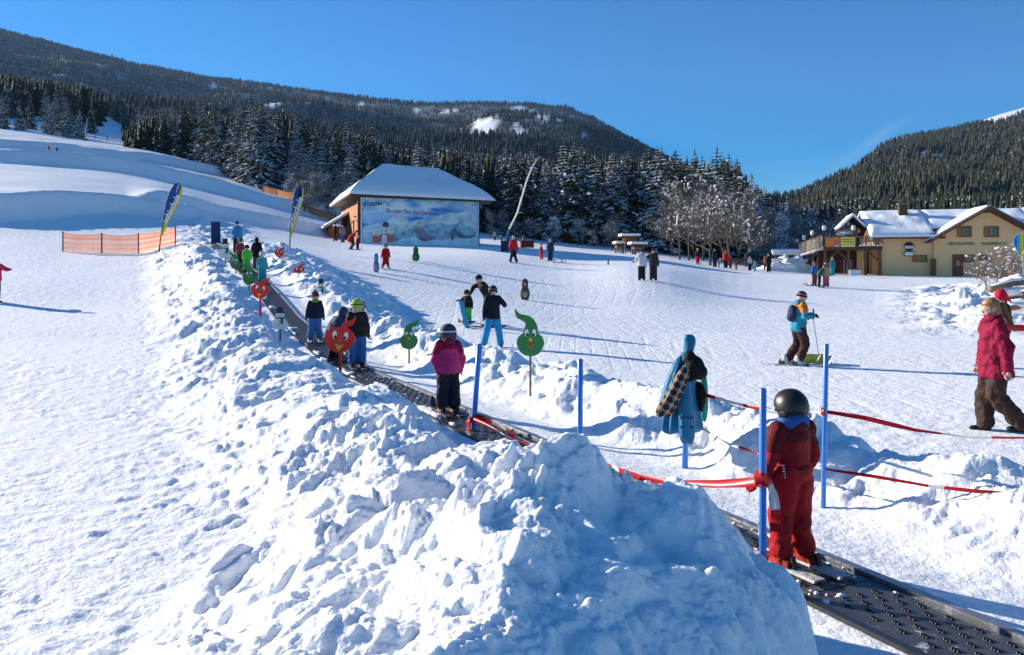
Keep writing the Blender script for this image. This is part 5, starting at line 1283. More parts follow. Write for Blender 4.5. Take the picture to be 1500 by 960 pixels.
# ---------------------------------------------------------------- clothes hung over the pole
base5 = p5[0]
def cloth_fall(name, rows, m, label, cat, fold=.12, nf=9, seed=3, th=.01, parent=None):
    """cloth hung over something: rows of (u centre, v, half width px, half depth m) at distance d"""
    rg4 = random.Random(seed); d = 7.86; rings = []; n = 44
    for (u, v, hw, dep, dd) in rows:
        c = PX(u, v, d+dd); k = (v-rows[0][1])/(rows[-1][1]-rows[0][1])
        hwm = hw/FPX*d; ring = []
        for i in range(n):
            a = 2*math.pi*i/n; ff = 1-2*abs(math.sin(a*nf*.5+1.1*math.sin(a*2+seed)+k*.9)); f = 1+fold*min(1, k*1.6+.2)*ff+.6*fold*math.sin(a*2+seed+k*2)
            ring.append(c+Vector((math.cos(a)*hwm*f, math.sin(a)*dep*f, .035*k*math.sin(a*2.0+seed)+.015*k*ff)))
        rings.append(ring)
    o = MB().rings(rings).build(name, m, parent, True)
    o.modifiers.new('Sub', 'SUBSURF').levels = 1; o.modifiers['Sub'].render_levels = 1
    return tag(o, label, cat) if label else o
TEAL = mat('blue_ski_jacket', (.006, .15, .30), rough=.55, var=.1, vscale=5, bump=.02, bscale=9)
jk = empty('hanging_jacket', (0, 0, 0), 0, 'bright blue jacket hung by its hood over the pole in the snow bank', 'jacket')
cloth_fall('hood', [(1009, 490, 5, .03, 0), (1010, 493, 7.5, .05, 0), (1011, 503, 9, .055, 0), (1010, 512, 7, .045, 0), (1008, 520, 9, .05, 0)], TEAL, None, None, .05, 5, 2, parent=jk)
cloth_fall('jacket_body', [(1008, 512, 6, .05, 0), (1005, 528, 15, .09, 0), (1001, 545, 20, .11, 0), (999, 570, 24, .12, 0), (998, 600, 28, .14, 0), (998, 622, 31, .15, 0), (999, 633, 30, .15, 0)], TEAL, None, None, .17, 9, 4, parent=jk)
cloth_fall('sleeve', [(1004, 530, 6, .05, -.1), (1003, 560, 9, .06, -.16), (1005, 600, 10, .06, -.21), (1006, 630, 10.5, .06, -.22), (1007, 649, 10, .055, -.22)], TEAL, None, None, .10, 4, 6, parent=jk)
cloth_fall('sleeve', [(998, 520, 5, .04, -.08), (985, 550, 7, .05, -.12), (976, 580, 7, .05, -.13), (970, 596, 6, .05, -.12)], TEAL, None, None, .10, 4, 9, parent=jk)
for v_ in (612, 626): MB().box(PX(1006, v_, 7.60), (.13, .012, .02)).build('cuff_strap', cloth((.01, .08, .16)), jk)
MB().box(PX(990, 598, 7.69), (.012, .012, .20)).build('zip', BLACK, jk)
# plaid scarf
PL = bpy.data.materials.new('plaid'); PL.use_nodes = True; t = PL.node_tree; b = t.nodes['Principled BSDF']; b.inputs['Roughness'].default_value = .9
c = N(t, 'ShaderNodeTexCoord'); mp = N(t, 'ShaderNodeMapping'); mp.inputs['Rotation'].default_value = (0, R(-28), 0); t.links.new(c.outputs['Object'], mp.inputs[0])
def stripes(axis, scale, lo, hi, ph=0):
    w_ = N(t, 'ShaderNodeTexWave', wave_type='BANDS', bands_direction=axis); w_.inputs['Scale'].default_value = scale; w_.inputs['Phase Offset'].default_value = ph
    t.links.new(mp.outputs[0], w_.inputs['Vector']); r_ = N(t, 'ShaderNodeMapRange'); r_.inputs[1].default_value = lo; r_.inputs[2].default_value = hi; t.links.new(w_.outputs['Fac'], r_.inputs[0]); return r_
def mixn(f, a, col):
    x = N(t, 'ShaderNodeMix', data_type='RGBA'); t.links.new(f.outputs[0], x.inputs[0])
    if isinstance(a, tuple): x.inputs[6].default_value = a
    else: t.links.new(a.outputs[2], x.inputs[6])
    x.inputs[7].default_value = col; return x
s1 = mixn(stripes('X', 4.2, .62, .68), (.34, .15, .03, 1), (.012, .014, .03, 1)); s2 = mixn(stripes('Z', 4.0, .66, .72), s1, (.015, .016, .035, 1)); s3 = mixn(stripes('Z', 4.0, .975, .985, 3.0), s2, (.45, .42, .35, 1)); s4 = mixn(stripes('X', 4.2, .975, .985, 3.0), s3, (.42, .40, .33, 1))
t.links.new(s4.outputs[2], b.inputs['Base Color'])
sc_ = cloth_fall('plaid_scarf', [(1010, 532, 7, .03, -.20), (1001, 548, 10, .035, -.23), (993, 566, 12, .04, -.26), (984, 585, 14, .04, -.28), (975, 600, 15, .04, -.27), (970, 609, 12, .035, -.26)], PL, 'yellow and navy plaid scarf draped over the blue jacket', 'scarf', .10, 5, 3)
BLK = cloth((.012, .010, .012))
hb = MB(); c0 = PX(1017, 537, 7.68)
hb.ball(c0, (.10, .10, .11)); hb.ball(c0+Vector((.04, -.03, -.05)), (.085, .08, .08)); hb.ball(c0+Vector((-.045, 0, .09)), (.06, .06, .07)); hb.capsule(c0+Vector((.07, 0, -.07)), c0+Vector((-.06, .0, -.13)), .04, .03)
tag(hb.build('black_cap', BLK, None, True, remesh=.012), 'black knitted cap stuck on the jacket pole above the scarf', 'cap')
gj = empty('hanging_vest', (0, 0, 0), 0, 'dark garment with teal green lining hanging behind the blue jacket', 'clothing')
GRN = cloth((.03, .30, .22))
cloth_fall('lining', [(1030, 545, 4, .04, .10), (1031, 570, 6, .05, .12), (1030, 600, 7, .06, .12), (1031, 617, 5, .05, .12)], GRN, None, None, .1, 3, 8, parent=gj)
cloth_fall('strap', [(1022, 558, 5, .05, .02), (1027, 575, 8, .06, -.02), (1028, 590, 6, .05, -.02), (1026, 602, 4, .04, 0)], BLK, None, None, .1, 3, 8, parent=gj)

# ---------------------------------------------------------------- plywood figures
RED = mat('figure_red', (.68, .02, .015), rough=.4, var=.06); GRE = mat('figure_green', (.03, .21, .06), rough=.45, var=.1, vscale=4)
EYEW = mat('figure_white', (.82, .82, .8), rough=.4, var=0); ORA = mat('figure_orange', (.80, .38, .03), rough=.4, var=0)
LIP = mat('figure_lip', (.55, .08, .03), rough=.4, var=0); POSTW = mat('grey_post', (.20, .17, .13), rough=.85, var=.3, vscale=8)
def disc(cx, cz, rx, rz, n=20): return [(cx+rx*math.cos(2*math.pi*i/n), cz+rz*math.sin(2*math.pi*i/n)) for i in range(n)]
def spline(pts, n=6):
    out = []; m = len(pts)
    for i in range(m):
        p0, p1_, p2_, p3_ = (Vector(pts[(i+k) % m]) for k in (-1, 0, 1, 2))
        for j in range(n):
            t = j/n; q = .5*((2*p1_)+(p2_-p0)*t+(2*p0-5*p1_+4*p2_-p3_)*t*t+(3*p1_-p0-3*p2_+p3_)*t*t*t); out.append((q.x, q.y))
    return out
PEAR = [(0, -1.0), (.62, -.80), (1.0, -.15), (.88, .38), (.58, .70), (.50, 1.20), (.30, 1.62), (-.10, 1.95), (-.75, 2.10), (-1.15, 2.45), (-1.02, 1.85), (-.62, 1.62), (-.38, 1.40), (-.45, .95), (-.60, .65), (-.90, .38), (-1.0, -.15), (-.62, -.80)]
TOM = [(0, -.92), (.55, -.72), (1.0, -.1), (.98, .45), (.55, .82), (.35, .95), (.75, 1.12), (.92, 1.75), (.62, 1.45), (.1, 1.25), (-.12, .85), (-.6, .78), (-1.0, .35), (-1.0, -.2), (-.6, -.75)]
def fruit_sign(kind, u, v, rp, d, v_foot, label, mirror=1, tilt=0.0, postm=None, hide_post=False, yaw=0.0):
    """board of radius rp pixels centred on (u, v); foot at v_foot"""
    x = (u-750)/FPX*d; g = G(x, d); r = rp/FPX*d; zc = (V0-v)/FPX*d-g; foot = -.35
    o = empty('figure_sign', (x, d, g), yaw, label, 'sign', 'plywood figures along the belt')
    out = spline(PEAR if kind == 'pear' else TOM, 5); ct, st = math.cos(tilt), math.sin(tilt)
    def T(p): X = p[0]*r*mirror; Z = p[1]*r; return (X*ct-Z*st, X*st+Z*ct+zc)
    pts = [T(p) for p in out]
    if mirror < 0: pts = pts[::-1]
    MB().prism(pts, -.012, .012).build('board', GRE if kind == 'pear' else RED, o)
    def lay(name, poly, m, k): MB().prism([T(p) for p in poly], -.013-.004*k, -.012-.004*(k-1)).build(name, m, o)
    ez = .72 if kind == 'pear' else .32; ex = .27 if kind == 'pear' else .40
    for s_ in (-1, 1):
        lay('eye', disc(s_*ex, ez, .15, .27), EYEW, 1); lay('pupil', disc(s_*ex*.85, ez-.14, .09, .11, 12), BLACKP, 2)
    lay('nose', disc(0, .22 if kind == 'pear' else -.02, .13, .15, 14), ORA if kind == 'pear' else LIP, 1)
    if kind == 'pear':
        lay('mouth', [(-.30, -.12), (-.12, -.2), (.12, -.2), (.30, -.1), (.2, -.3), (0, -.42), (-.2, -.32)], LIP, 1)
    else: lay('mouth', [(-.32, -.30), (-.1, -.36), (.12, -.36), (.34, -.26), (.12, -.62), (0, -.78), (-.14, -.62)], ORA, 1)
    if not hide_post: MB().box((0, .03, (zc-r*.5+foot)/2), (.035 if kind == 'pear' else .05, .03, zc-r*.5-foot)).build('post', postm or POSTW, o)
    return o
fruit_sign('tomato', 498, 498, 21, 14.6, 536, 'large red smiling figure sign in front of the child in the black jacket', 1, -.12, RED)
fruit_sign('pear', 777, 502, 20, 11.8, 570, 'big green pear-shaped smiling sign on a grey post behind the right bank', 1, 0)
fruit_sign('pear', 599, 499, 13, 16, 511, 'small green pear-shaped sign half sunk in the bank left of the pink child', -1, 0)
fruit_sign('tomato', 381, 426, 12.5, 22, 450, 'red smiling sign at the left rim where the belt steepens', 1, -.15, RED)
fruit_sign('pear', 365, 408, 9.5, 26, 427, 'green smiling sign right beside the child in the cyan suit', 1, 0)
fruit_sign('pear', 345, 387, 7.5, 30, 407, 'uppermost green smiling sign on the left rim of the belt', 1, .0)
fruit_sign('tomato', 409, 371, 6.5, 33, 386, 'uppermost small red sign, beyond the belt to its right', 1, -.25, RED)
fruit_sign('tomato', 438, 397, 7.5, 28, 404, 'small red sign on the snow bank to the right of the belt', 1, -.1, RED)
SNB = mat('snowman_white', (.70, .72, .72), rough=.5, var=.06)
def snowman(u, v0, v1, d, label, hat=True):
    """a board cut as a snowman: v0 top of hat, v1 bottom"""
    x = (u-750)/FPX*d; g = G(x, d); k = (v1-v0)/FPX*d; zb = (V0-v1)/FPX*d-g
    o = empty('snowman_sign', (x, d, g), 0, label, 'sign', 'plywood figures along the belt')
    T = lambda p: (p[0]*k, zb+p[1]*k)
    out = [(-.22, 0), (.22, 0), (.36, .18), (.30, .36), (.17, .48), (.19, .58), (.15, .70), (-.15, .70), (-.19, .58), (-.17, .48), (-.30, .36), (-.36, .18)]
    MB().prism([T(p) for p in spline(out, 4)], -.012, .012).build('board', SNB, o)
    MB().prism([T(p) for p in [(-.2, .70), (.2, .70), (.2, .75), (.12, .76), (.12, .97), (-.12, .97), (-.12, .76), (-.2, .75)]], -.018, .018).build('hat', BLACKP, o)
    MB().prism([T(p) for p in [(-.18, .46), (.18, .46), (.17, .52), (-.17, .52)]], -.02, -.013).prism([T(p) for p in [(.05, .48), (.16, .48), (.14, .22), (.03, .24)]], -.024, -.014).build('scarf', cloth((.02, .16, .08)), o)
    for s_ in (-1, 1): MB().prism([T(p) for p in disc(s_*.06, .62, .02, .025, 8)], -.018, -.013).build('eye', BLACKP, o)
    MB().prism([T(p) for p in [(0, .59), (.12, .57), (0, .555)]], -.02, -.013).build('nose', ORA, o)
    for zz in (.38, .28, .18): MB().prism([T(p) for p in disc(0, zz, .018, .018, 8)], -.018, -.013).build('button', BLACKP, o)
    MB().box((0, .03, (zb-.4)/2), (.04, .03, abs(zb)+.5)).build('post', POSTW, o)
snowman(410, 449, 482, 17.5, 'white snowman board with black hat on the left bank below the red sign')
snowman(470, 408, 434, 25, 'white snowman board on the right bank behind the child with the purple hat')
snowman(330, 349, 378, 33, 'white snowman board at the upper end of the belt beside the blue mat')
snowman(530, 441, 474, 18.6, 'snowman board mostly hidden behind the child in the black jacket')
def figure3(u, v0, v1, d, cols, label, wk=1.0, belly=None):
    """soft peanut-shaped marker figure standing on the piste"""
    x = (u-750)/FPX*d; g = G(x, d); h = (v1-v0)/FPX*d
    o = empty('marker_figure', (x, d, g), 0, label, 'marker figure')
    MB().rings([[(math.cos(a)*q*h*wk, math.sin(a)*q*h*.6*wk, z*h) for a in (i*math.pi/8 for i in range(16))] for q, z in ((.10, -.03), (.22, .06), (.265, .22), (.26, .36), (.21, .50), (.165, .60), (.19, .72), (.185, .84), (.13, .95), (.04, 1.0))]).build('body', cloth(cols[0]), o, True)
    if belly: MB().ball((0, -h*.115*wk, h*.26), (h*.15*wk, h*.06, h*.17)).build('belly', cloth(belly), o, True); MB().ball((0, -h*.09*wk, h*.74), (h*.09*wk, h*.04, h*.09)).build('face', cloth(belly), o, True)
    return o
figure3(551, 370, 398, 38, [(.05, .28, .50)], 'slim blue marker figure with a pinkish side, beside the red child skier', .62, (.55, .25, .3))
figure3(609, 359, 380, 45, [(.02, .14, .04)], 'dark green rounded marker figure in front of the mural barn', 1.0, (.03, .2, .08))
figure3(769, 403, 434, 34, [(.10, .075, .055)], 'brown bear-like marker figure on the open piste', .85, (.45, .32, .22))
figure3(891, 371, 379, 56, [(.05, .05, .06)], 'tiny dark penguin-like marker far out on the piste', .7, (.5, .5, .5))
figure3(686, 352, 360, 72, [(.03, .12, .05)], 'tiny green marker near the right corner of the barn', .8) if False else None
# leaning blue board and blue mat
x = (680-750)/FPX*24; g = G(x, 24)
o = MB().rings([[(xx-.07, -.03, zz), (xx+.07, -.03, zz), (xx+.07, .03, zz), (xx-.07, .03, zz)] for xx, zz in ((.12, -.1), (.08, .12), (-.02, .45), (-.10, .84))]).build('foam_board', cloth((.05, .33, .62)), None, loc=(x, 24, g), bevel=.015)
tag(o, 'narrow blue foam board standing in front of the child in green trousers', 'board')
p = GP(316, 46)
r = empty('padded_mat', p, .2, 'dark blue padded panel at the top end of the belt', 'mat'); MB().box((0, 0, .55), (.52, .12, 1.5)).build('pad', cloth((.015, .05, .16)), r, bevel=.03)
for k in range(3): MB().box((0, -.065, .1+k*.42), (.5, .01, .02)).build('seam', BLACKP, r)

# ---------------------------------------------------------------- people
SKIN = mat('skin', (.58, .34, .25), rough=.55, var=.06, vscale=20)
HAIRM = {}
FOLDS = bpy.data.textures.new('folds', 'CLOUDS'); FOLDS.noise_scale = .085; FOLDS.noise_depth = 2
FOLD2 = bpy.data.textures.new('creases', 'STUCCI'); FOLD2.noise_scale = .11; FOLD2.turbulence = 8
def crease(o, k):
    for t_, s_ in ((FOLDS, .030), (FOLD2, .020)):
        m = o.modifiers.new('Creases', 'DISPLACE'); m.texture = t_; m.strength = s_*k; m.mid_level = .5; m.texture_coords = 'GLOBAL'
    m = o.modifiers.new('Ease', 'SMOOTH'); m.iterations = 1; m.factor = .4
    return o
def rotx(v, a, piv): v = Vector(v)-piv; c, s = math.cos(a), math.sin(a); return Vector((v.x, v.y*c-v.z*s, v.y*s+v.z*c))+piv
def person(label, loc, H, yaw, jacket, trousers, boots=(.03, .03, .035), gloves=(.03, .03, .035), lean=0.0, hat='helmet', hatc=(.02, .02, .02), J=None, sleeves=None, yoke=None, skis=None, skilen=.9, poles=False,
           group=None, kid=False, vox=None, hood=None, scarf=None, hair=None, puffy=1.0, long=0.0, head_turn=0.0, head_pitch=0.0, backpack=None, goggles=None, crest=None, bare_hands=False, ski_off=0.0, hem=None, legw=1.0, ski_yaw=0.0, suit=False, name='person'):
    legw = legw*(1.16 if kid else 1.0); d = Vector(loc).length; vox = vox or max(.010, d*.0011)
    root = empty(name, loc, R(yaw), label, 'person', group)
    hk = 1.32 if kid else 1.0       # children have larger heads
    hr = .062*hk*(.93 if suit else 1)
    P = dict(pelvis=(0, 0, .53), waist=(0, 0, .61), chest=(0, 0, .72), neck=(0, .005, .835-.02*(hk-1)), head=(0, -.008, 1-hr*(1.30 if hat in ('helmet', 'beanie') else 1.12)),
             lsh=(-.094, 0, .805), rsh=(.094, 0, .805), lel=(-.130, .015, .650), rel=(.130, .015, .650), lwr=(-.15, -.03, .50), rwr=(.15, -.03, .50),
             lhip=(-.052, 0, .50), rhip=(.052, 0, .50), lkn=(-.062, -.012, .28), rkn=(.062, -.012, .28), lan=(-.07, .008, .055), ran=(.07, .008, .055))
    if kid:
        for k in ('neck', 'chest', 'waist', 'lsh', 'rsh', 'lel', 'rel', 'lwr', 'rwr'): a = P[k]; P[k] = (a[0]*1.08, a[1], a[2]*.965)
    P = {k: Vector(v) for k, v in P.items()}
    piv = P['pelvis'].copy()
    for k in ('waist', 'chest', 'neck', 'head', 'lsh', 'rsh', 'lel', 'rel', 'lwr', 'rwr'): P[k] = rotx(P[k], R(lean)*(.6 if k == 'waist' else 1), piv)
    if J:
        for k, v in J.items(): P[k] = Vector(v)
    P = {k: v*H for k, v in P.items()}; h = H
    hd = P['head']; r = hr*h
    up = (hd-P['neck']).normalized()
    Mh = Matrix.Rotation(R(head_turn), 3, 'Z') @ Matrix.Rotation(R(lean*.55+head_pitch), 3, 'X')
    # continuous body: head, neck, trunk, limbs, hands with fingers
    mb = MB()
    mb.ball(hd, (r*.82, r*.95, r*1.08), Mh); mb.ball(hd+Mh @ Vector((0, -r*.25, -r*.55)), (r*.58, r*.66, r*.5), Mh)
    if vox < .03:
        mb.ball(hd+Mh @ Vector((0, -r*.98, -r*.22)), (r*.15, r*.22, r*.2), Mh, 8, 6); mb.ball(hd+Mh @ Vector((0, -r*.80, -r*.58)), (r*.26, r*.16, r*.12), Mh, 8, 6)
        for s_ in (-1, 1): mb.ball(hd+Mh @ Vector((s_*r*.82, .08*r, -r*.18)), (r*.10, r*.2, r*.28), Mh, 8, 6)
        mb.ball(hd+Mh @ Vector((0, -r*.84, r*.12)), (r*.5, r*.14, r*.13), Mh, 8, 6)
    mb.capsule(P['neck']-up*r*.3, hd-up*r*.4, r*.5, r*.46)
    mb.capsule(P['pelvis'], P['chest'], .075*h, .085*h, 12, .7)
    for a in 'lr':
        mb.capsule(P[a+'sh'], P[a+'el'], .03*h, .024*h); mb.capsule(P[a+'el'], P[a+'wr'], .024*h, .017*h)
        mb.capsule(P['chest'], P[a+'sh'], .06*h, .035*h); mb.capsule(P[a+'hip'], P[a+'kn'], .052*h, .036*h); mb.capsule(P[a+'kn'], P[a+'an'], .036*h, .026*h); mb.capsule(P['pelvis'], P[a+'hip'], .06*h, .05*h)
    body = mb.build('body', SKIN, root, True, remesh=vox*.8, smooth_it=2)
    def hand(a, m, nm, k=1.0):
        w_ = P[a+'wr']; dv = (w_-P[a+'el']).normalized(); sd = dv.cross(Vector((0, 1, 0.2))).normalized(); fw = sd.cross(dv).normalized()
        g = MB(); u_ = .021*h*k; c_ = w_+dv*u_*1.6
        g.capsule(w_-dv*u_*.6, c_, u_*1.1, u_*1.15, 10, .7)
        g.tube([w_-dv*u_*2.0, w_-dv*u_*.2], u_*1.45, 10)
        if vox < .022:
            for f in range(4):
                o_ = fw*(f-1.5)*u_*.58; ln = (1.25, 1.5, 1.4, 1.1)[f]*u_; b0 = c_+o_+dv*u_*.6; b1 = b0+dv*ln*.6-sd*(.3*u_*(1 if a == 'l' else -1)); b2 = b1+dv*ln*.45-sd*(.8*u_*(1 if a == 'l' else -1))
                g.capsule(b0, b1, u_*.36, u_*.33, 8); g.capsule(b1, b2, u_*.33, u_*.28, 8)
            t0 = w_+dv*u_*.8-fw*u_*.9; g.capsule(t0, t0-fw*u_*.7+dv*u_*.9, u_*.36, u_*.3, 8)
        else:
            g.capsule(c_, c_+dv*u_*1.5, u_*1.05, u_*.7); g.capsule(w_+dv*u_*.6, w_+dv*u_*1.4-fw*u_*1.2, u_*.4, u_*.35)
        g.build(nm, m, root, True, remesh=max(.005, vox*.55), smooth_it=2)
    for a in 'lr': hand(a, SKIN if bare_hands else cloth(gloves), 'hand' if bare_hands else 'glove', 1.0 if bare_hands else 1.12)
    # trousers
    mb = MB(); mb.capsule(P['pelvis']+Vector((-.02*h, 0, .01*h)), P['pelvis']+Vector((.02*h, 0, .01*h)), .088*h*legw, .088*h*legw, 14, .85)
    mb.capsule(P['pelvis'], P['waist'], .084*h, .082*h, 14, .8)
    for a in 'lr':
        K, A, Hh = P[a+'kn'], P[a+'an'], P[a+'hip']
        if skis: A = A+(K-A)*.19
        mb.capsule(Hh, K, .073*h*legw, .060*h*legw, 14); mb.capsule(K, A+(K-A)*.12, .060*h*legw, .056*h*legw, 14)
        # slack folds at the ankle and behind the knee
        mb.capsule(A+(K-A)*.1, A+(K-A)*.03, .060*h*legw, .059*h*legw, 12); mb.ball(K.lerp(A, .35)+Vector((0, .006*h, 0)), (.056*h*legw,)*3, None, 10, 7)
    o = mb.build('trousers', cloth(trousers), root, True, remesh=vox, smooth_it=3)
    if vox < .02: crease(o, h*.8)
    # jacket trunk
    jm = cloth(jacket); pf = puffy
    ax = (P['chest']-P['pelvis']).normalized(); fwd = Vector((0, ax.z, -ax.y)).normalized()
    hemz = -.078-long
    stations = [(P['pelvis']+ax*hemz*h, .104, .080), (P['pelvis']+ax*(hemz+.02)*h, .108, .084), (P['waist'], .100, .078), (P['chest']-ax*.03*h, .112, .086), (P['chest']+ax*.04*h, .116, .084), (P['lsh'].lerp(P['rsh'], .5)+ax*.005*h, .100, .070), (P['neck']-up*.01*h, .058, .052), (P['neck']+up*.012*h, .050, .048)]
    if suit: stations = [(P['pelvis']+ax*.02*h, .088, .076), (P['pelvis']+ax*.04*h, .096, .082)]+stations[2:]
    kw = 1.0 if suit else max(1.0, legw*1.15); stations = [(c, a*(kw if i < 3 else 1), b*(kw*1.04 if i < 3 else 1)) for i, (c, a, b) in enumerate(stations)]
    sx = (P['rsh']-P['lsh']).normalized(); sy = sx.cross(ax).normalized()
    rr = [[c+sx*math.cos(t)*a*h*pf+sy*math.sin(t)*b*h*pf for t in (2*math.pi*i/20 for i in range(20))] for c, a, b in stations]
    mb = MB(); mb.rings(rr)
    ms = MB() if sleeves else mb
    for a in 'lr':
        ms.capsule(P[a+'sh']*.93+P['chest']*.07, P[a+'el'], .047*h*pf, .041*h*pf, 12); ms.capsule(P[a+'el'], P[a+'wr']-(P[a+'wr']-P[a+'el'])*.06, .043*h*pf, .035*h*pf, 12)
        ms.ball(P[a+'sh'].lerp(P[a+'el'], .45), (.047*h*pf,)*3, None, 10, 7)
    if hood: (MB().ball(P['neck']+Vector((0, .030*h, .0))+sy*0, (.075*h, .05*h, .052*h)).capsule(P['neck']+Vector((-.05*h, -.01*h, .012*h)), P['neck']+Vector((.05*h, -.01*h, .012*h)), .03*h, .03*h)).build('hood', cloth(hood), root, True, remesh=vox, smooth_it=2)
    o = mb.build('jacket', jm, root, True, remesh=vox, smooth_it=2)
    if vox < .02: crease(o, h*.75)
    if sleeves: ms.build('sleeves', cloth(sleeves), root, True, remesh=vox, smooth_it=2)
    if yoke:
        yk = MB(); cc = P['lsh'].lerp(P['rsh'], .5)
        yk.rings([[c+sx*math.cos(t)*a*h*pf*1.035+sy*math.sin(t)*b*h*pf*1.05 for t in (2*math.pi*i/20 for i in range(20))] for c, a, b in ((P['chest']+ax*.025*h, .117, .086), (cc+ax*.006*h, .103, .072), (P['neck']-up*.008*h, .060, .054))])
        for a in 'lr': yk.capsule(P[a+'sh'], P[a+'sh'].lerp(P[a+'el'], .55), .053*h*pf, .049*h*pf, 12)
        o = yk.build('yoke', cloth(yoke), root, True, remesh=vox, smooth_it=2)
        if vox < .02: crease(o, h*.75)
    if hem: MB().rings([[P['pelvis']+ax*(hemz+q)*h+sx*math.cos(t)*.110*h*pf+sy*math.sin(t)*.087*h*pf for t in (2*math.pi*i/20 for i in range(20))] for q in (-.003, .012)]).build('hem_band', cloth(hem), root, True)
    if scarf: MB().capsule(P['neck']+Vector((-.025*h, 0, .016*h)), P['neck']+Vector((.025*h, 0, .016*h)), .066*h*(1.1 if kid else 1), .066*h*(1.1 if kid else 1), 14, .9).build('scarf', cloth(scarf), root, True, remesh=vox, smooth_it=1)
    # boots
    for a in 'lr':
        A = P[a+'an']; b_ = MB(); fd = Vector((math.sin(R(ski_yaw)), -math.cos(R(ski_yaw)), 0)); bz = A.z
        if skis:
            b_.capsule(A+Vector((0, .012*h, .045*h)), A+Vector((0, .0, -.01*h)), .042*h, .040*h, 12); b_.capsule(A+Vector((0, .02*h, -.028*h))-fd*.0, A+fd*.085*h+Vector((0, 0, -.03*h)), .033*h, .030*h, 12)
            o = b_.build('ski_boot', cloth(boots), root, True, remesh=max(.008, vox*.8), smooth_it=1)
            if vox < .02:
                for q in (0, 1, 2): MB().tube([A+Vector((-.034*h, -.02*h, (-.01+.022*q)*h)), A+Vector((0, -.040*h-(.02*h if q == 0 else 0), (-.012+.022*q)*h)), A+Vector((.034*h, -.02*h, (-.01+.022*q)*h))], .004*h, 5).build('buckle', METAL, o)
        else:
            b_.capsule(A+Vector((0, .012*h, .03*h)), A+Vector((0, .008*h, -.015*h)), .034*h, .03*h, 12); b_.capsule(A+Vector((0, .02*h, -.032*h)), A+Vector((0, -.085*h, -.034*h)), .026*h, .023*h, 12)
            b_.build('boot', cloth(boots), root, True, remesh=max(.008, vox*.8), smooth_it=1)
    if skis:
        for a in 'lr':
            A = P[a+'an']; L_ = skilen*h; fd = Vector((math.sin(R(ski_yaw)), -math.cos(R(ski_yaw)), 0)); sd = Vector((fd.y, -fd.x, 0)); rr = []
            for k in range(13):
                s = -.42+k/12; zz = .012 if s < .45 else .012+(s-.45)**2*7*h; ww = (.042+.016*abs(s)) if s < .5 else .045*(1-(s-.5)/.09)+.008; ww = max(ww, .01)
                c_ = Vector((A.x, A.y, 0))+fd*s*L_+Vector((0, 0, max(A.z-.055*h, 0)+zz+ski_off))
                rr.append([c_-sd*ww*min(h, 1.25)*.95, c_+sd*ww*min(h, 1.25)*.95, c_+sd*ww*.9+Vector((0, 0, .014)), c_-sd*ww*.9+Vector((0, 0, .014))])
            o = MB().rings(rr).build('ski', cloth(skis), root)
            c_ = Vector((A.x, A.y, max(A.z-.055*h, 0)+.028+ski_off))
            MB().box(c_+fd*.03*h-Vector((0, 0, .008*h)), (.05*h, .17*h, .015*h), Matrix.Rotation(R(ski_yaw), 3, 'Z')).box(c_+fd*.10*h, (.06*h, .05*h, .03*h)).box(c_-fd*.045*h+Vector((0, 0, .01*h)), (.06*h, .05*h, .05*h)).build('binding', cloth((.30, .04, .03) if suit else (.12, .12, .13)), o)
            if vox < .02: MB().box(c_+fd*.24*h+Vector((0, 0, -.008)), (.035*h, .22*h, .006), Matrix.Rotation(R(ski_yaw), 3, 'Z')).build('ski_stripe', BLACK, o); MB().box(c_-fd*.20*h+Vector((0, 0, -.008)), (.04*h, .14*h, .006), Matrix.Rotation(R(ski_yaw), 3, 'Z')).build('ski_stripe', cloth((.5, .03, .03)), o)
            if vox < .02: MB().box(c_-fd*.085*h+Vector((0, 0, .03*h)), (.03*h, .015*h, .07*h), Matrix.Rotation(R(20), 3, 'X')).build('brake', BLACK, o)
    if poles:
        for a in 'lr':
            w_ = P[a+'wr']; tip = Vector((w_.x*1.25, w_.y-.06*h, .0))
            q = MB().tube([w_+Vector((0, -.02*h, .05*h)), tip], .008*max(h, 1), 6); q.build('ski_pole', cloth((.15, .15, .17)), root)
    # headgear
    hc = cloth(hatc) if not isinstance(hatc, bpy.types.Material) else hatc
    if hat == 'helmet':
        q = MB(); n = 24; rr = []
        for k in range(12):
            th = R(2)+(R(108)-R(2))*k/11; ring = []
            for i in range(n):
                a = 2*math.pi*i/n; zz = math.cos(th); rad = math.sin(th)
                # lower at the sides and back than over the face
                drop = (.16*r*(k/11)**2)*(1 if math.sin(a) > -.35 else -1.6)
                ring.append(hd+Mh @ Vector((math.cos(a)*rad*r*1.12, math.sin(a)*rad*r*1.26, zz*r*1.20+.10*r-drop)))
            rr.append(ring)
        o = q.rings(rr).build('helmet', hc, root, True)
        m = o.modifiers.new('Solidify', 'SOLIDIFY'); m.thickness = r*.07; m.offset = -1
        if vox < .022:
            for s_ in (-1, 1): MB().ball(hd+Mh @ Vector((s_*r*1.02, .10*r, -.42*r)), (.17*r, .48*r, .42*r), Mh, 12, 8).build('ear_pad', BLACK, o, True)
            MB().rings([[hd+Mh @ Vector((math.cos(a)*r*kx*1.10, math.sin(a)*r*kx*1.23, zz*r)) for a in (2*math.pi*i/28 for i in range(28))] for zz, kx in ((-.16, 1.035), (-.24, 1.05), (-.30, 1.03))], False).build('rim', BLACK, o, True)
            MB().tube([hd+Mh @ Vector((-.9*r, .1*r, -.7*r)), hd+Mh @ Vector((0, -.35*r, -1.25*r)), hd+Mh @ Vector((.9*r, .1*r, -.7*r))], r*.05, 5).build('strap', BLACK, o)
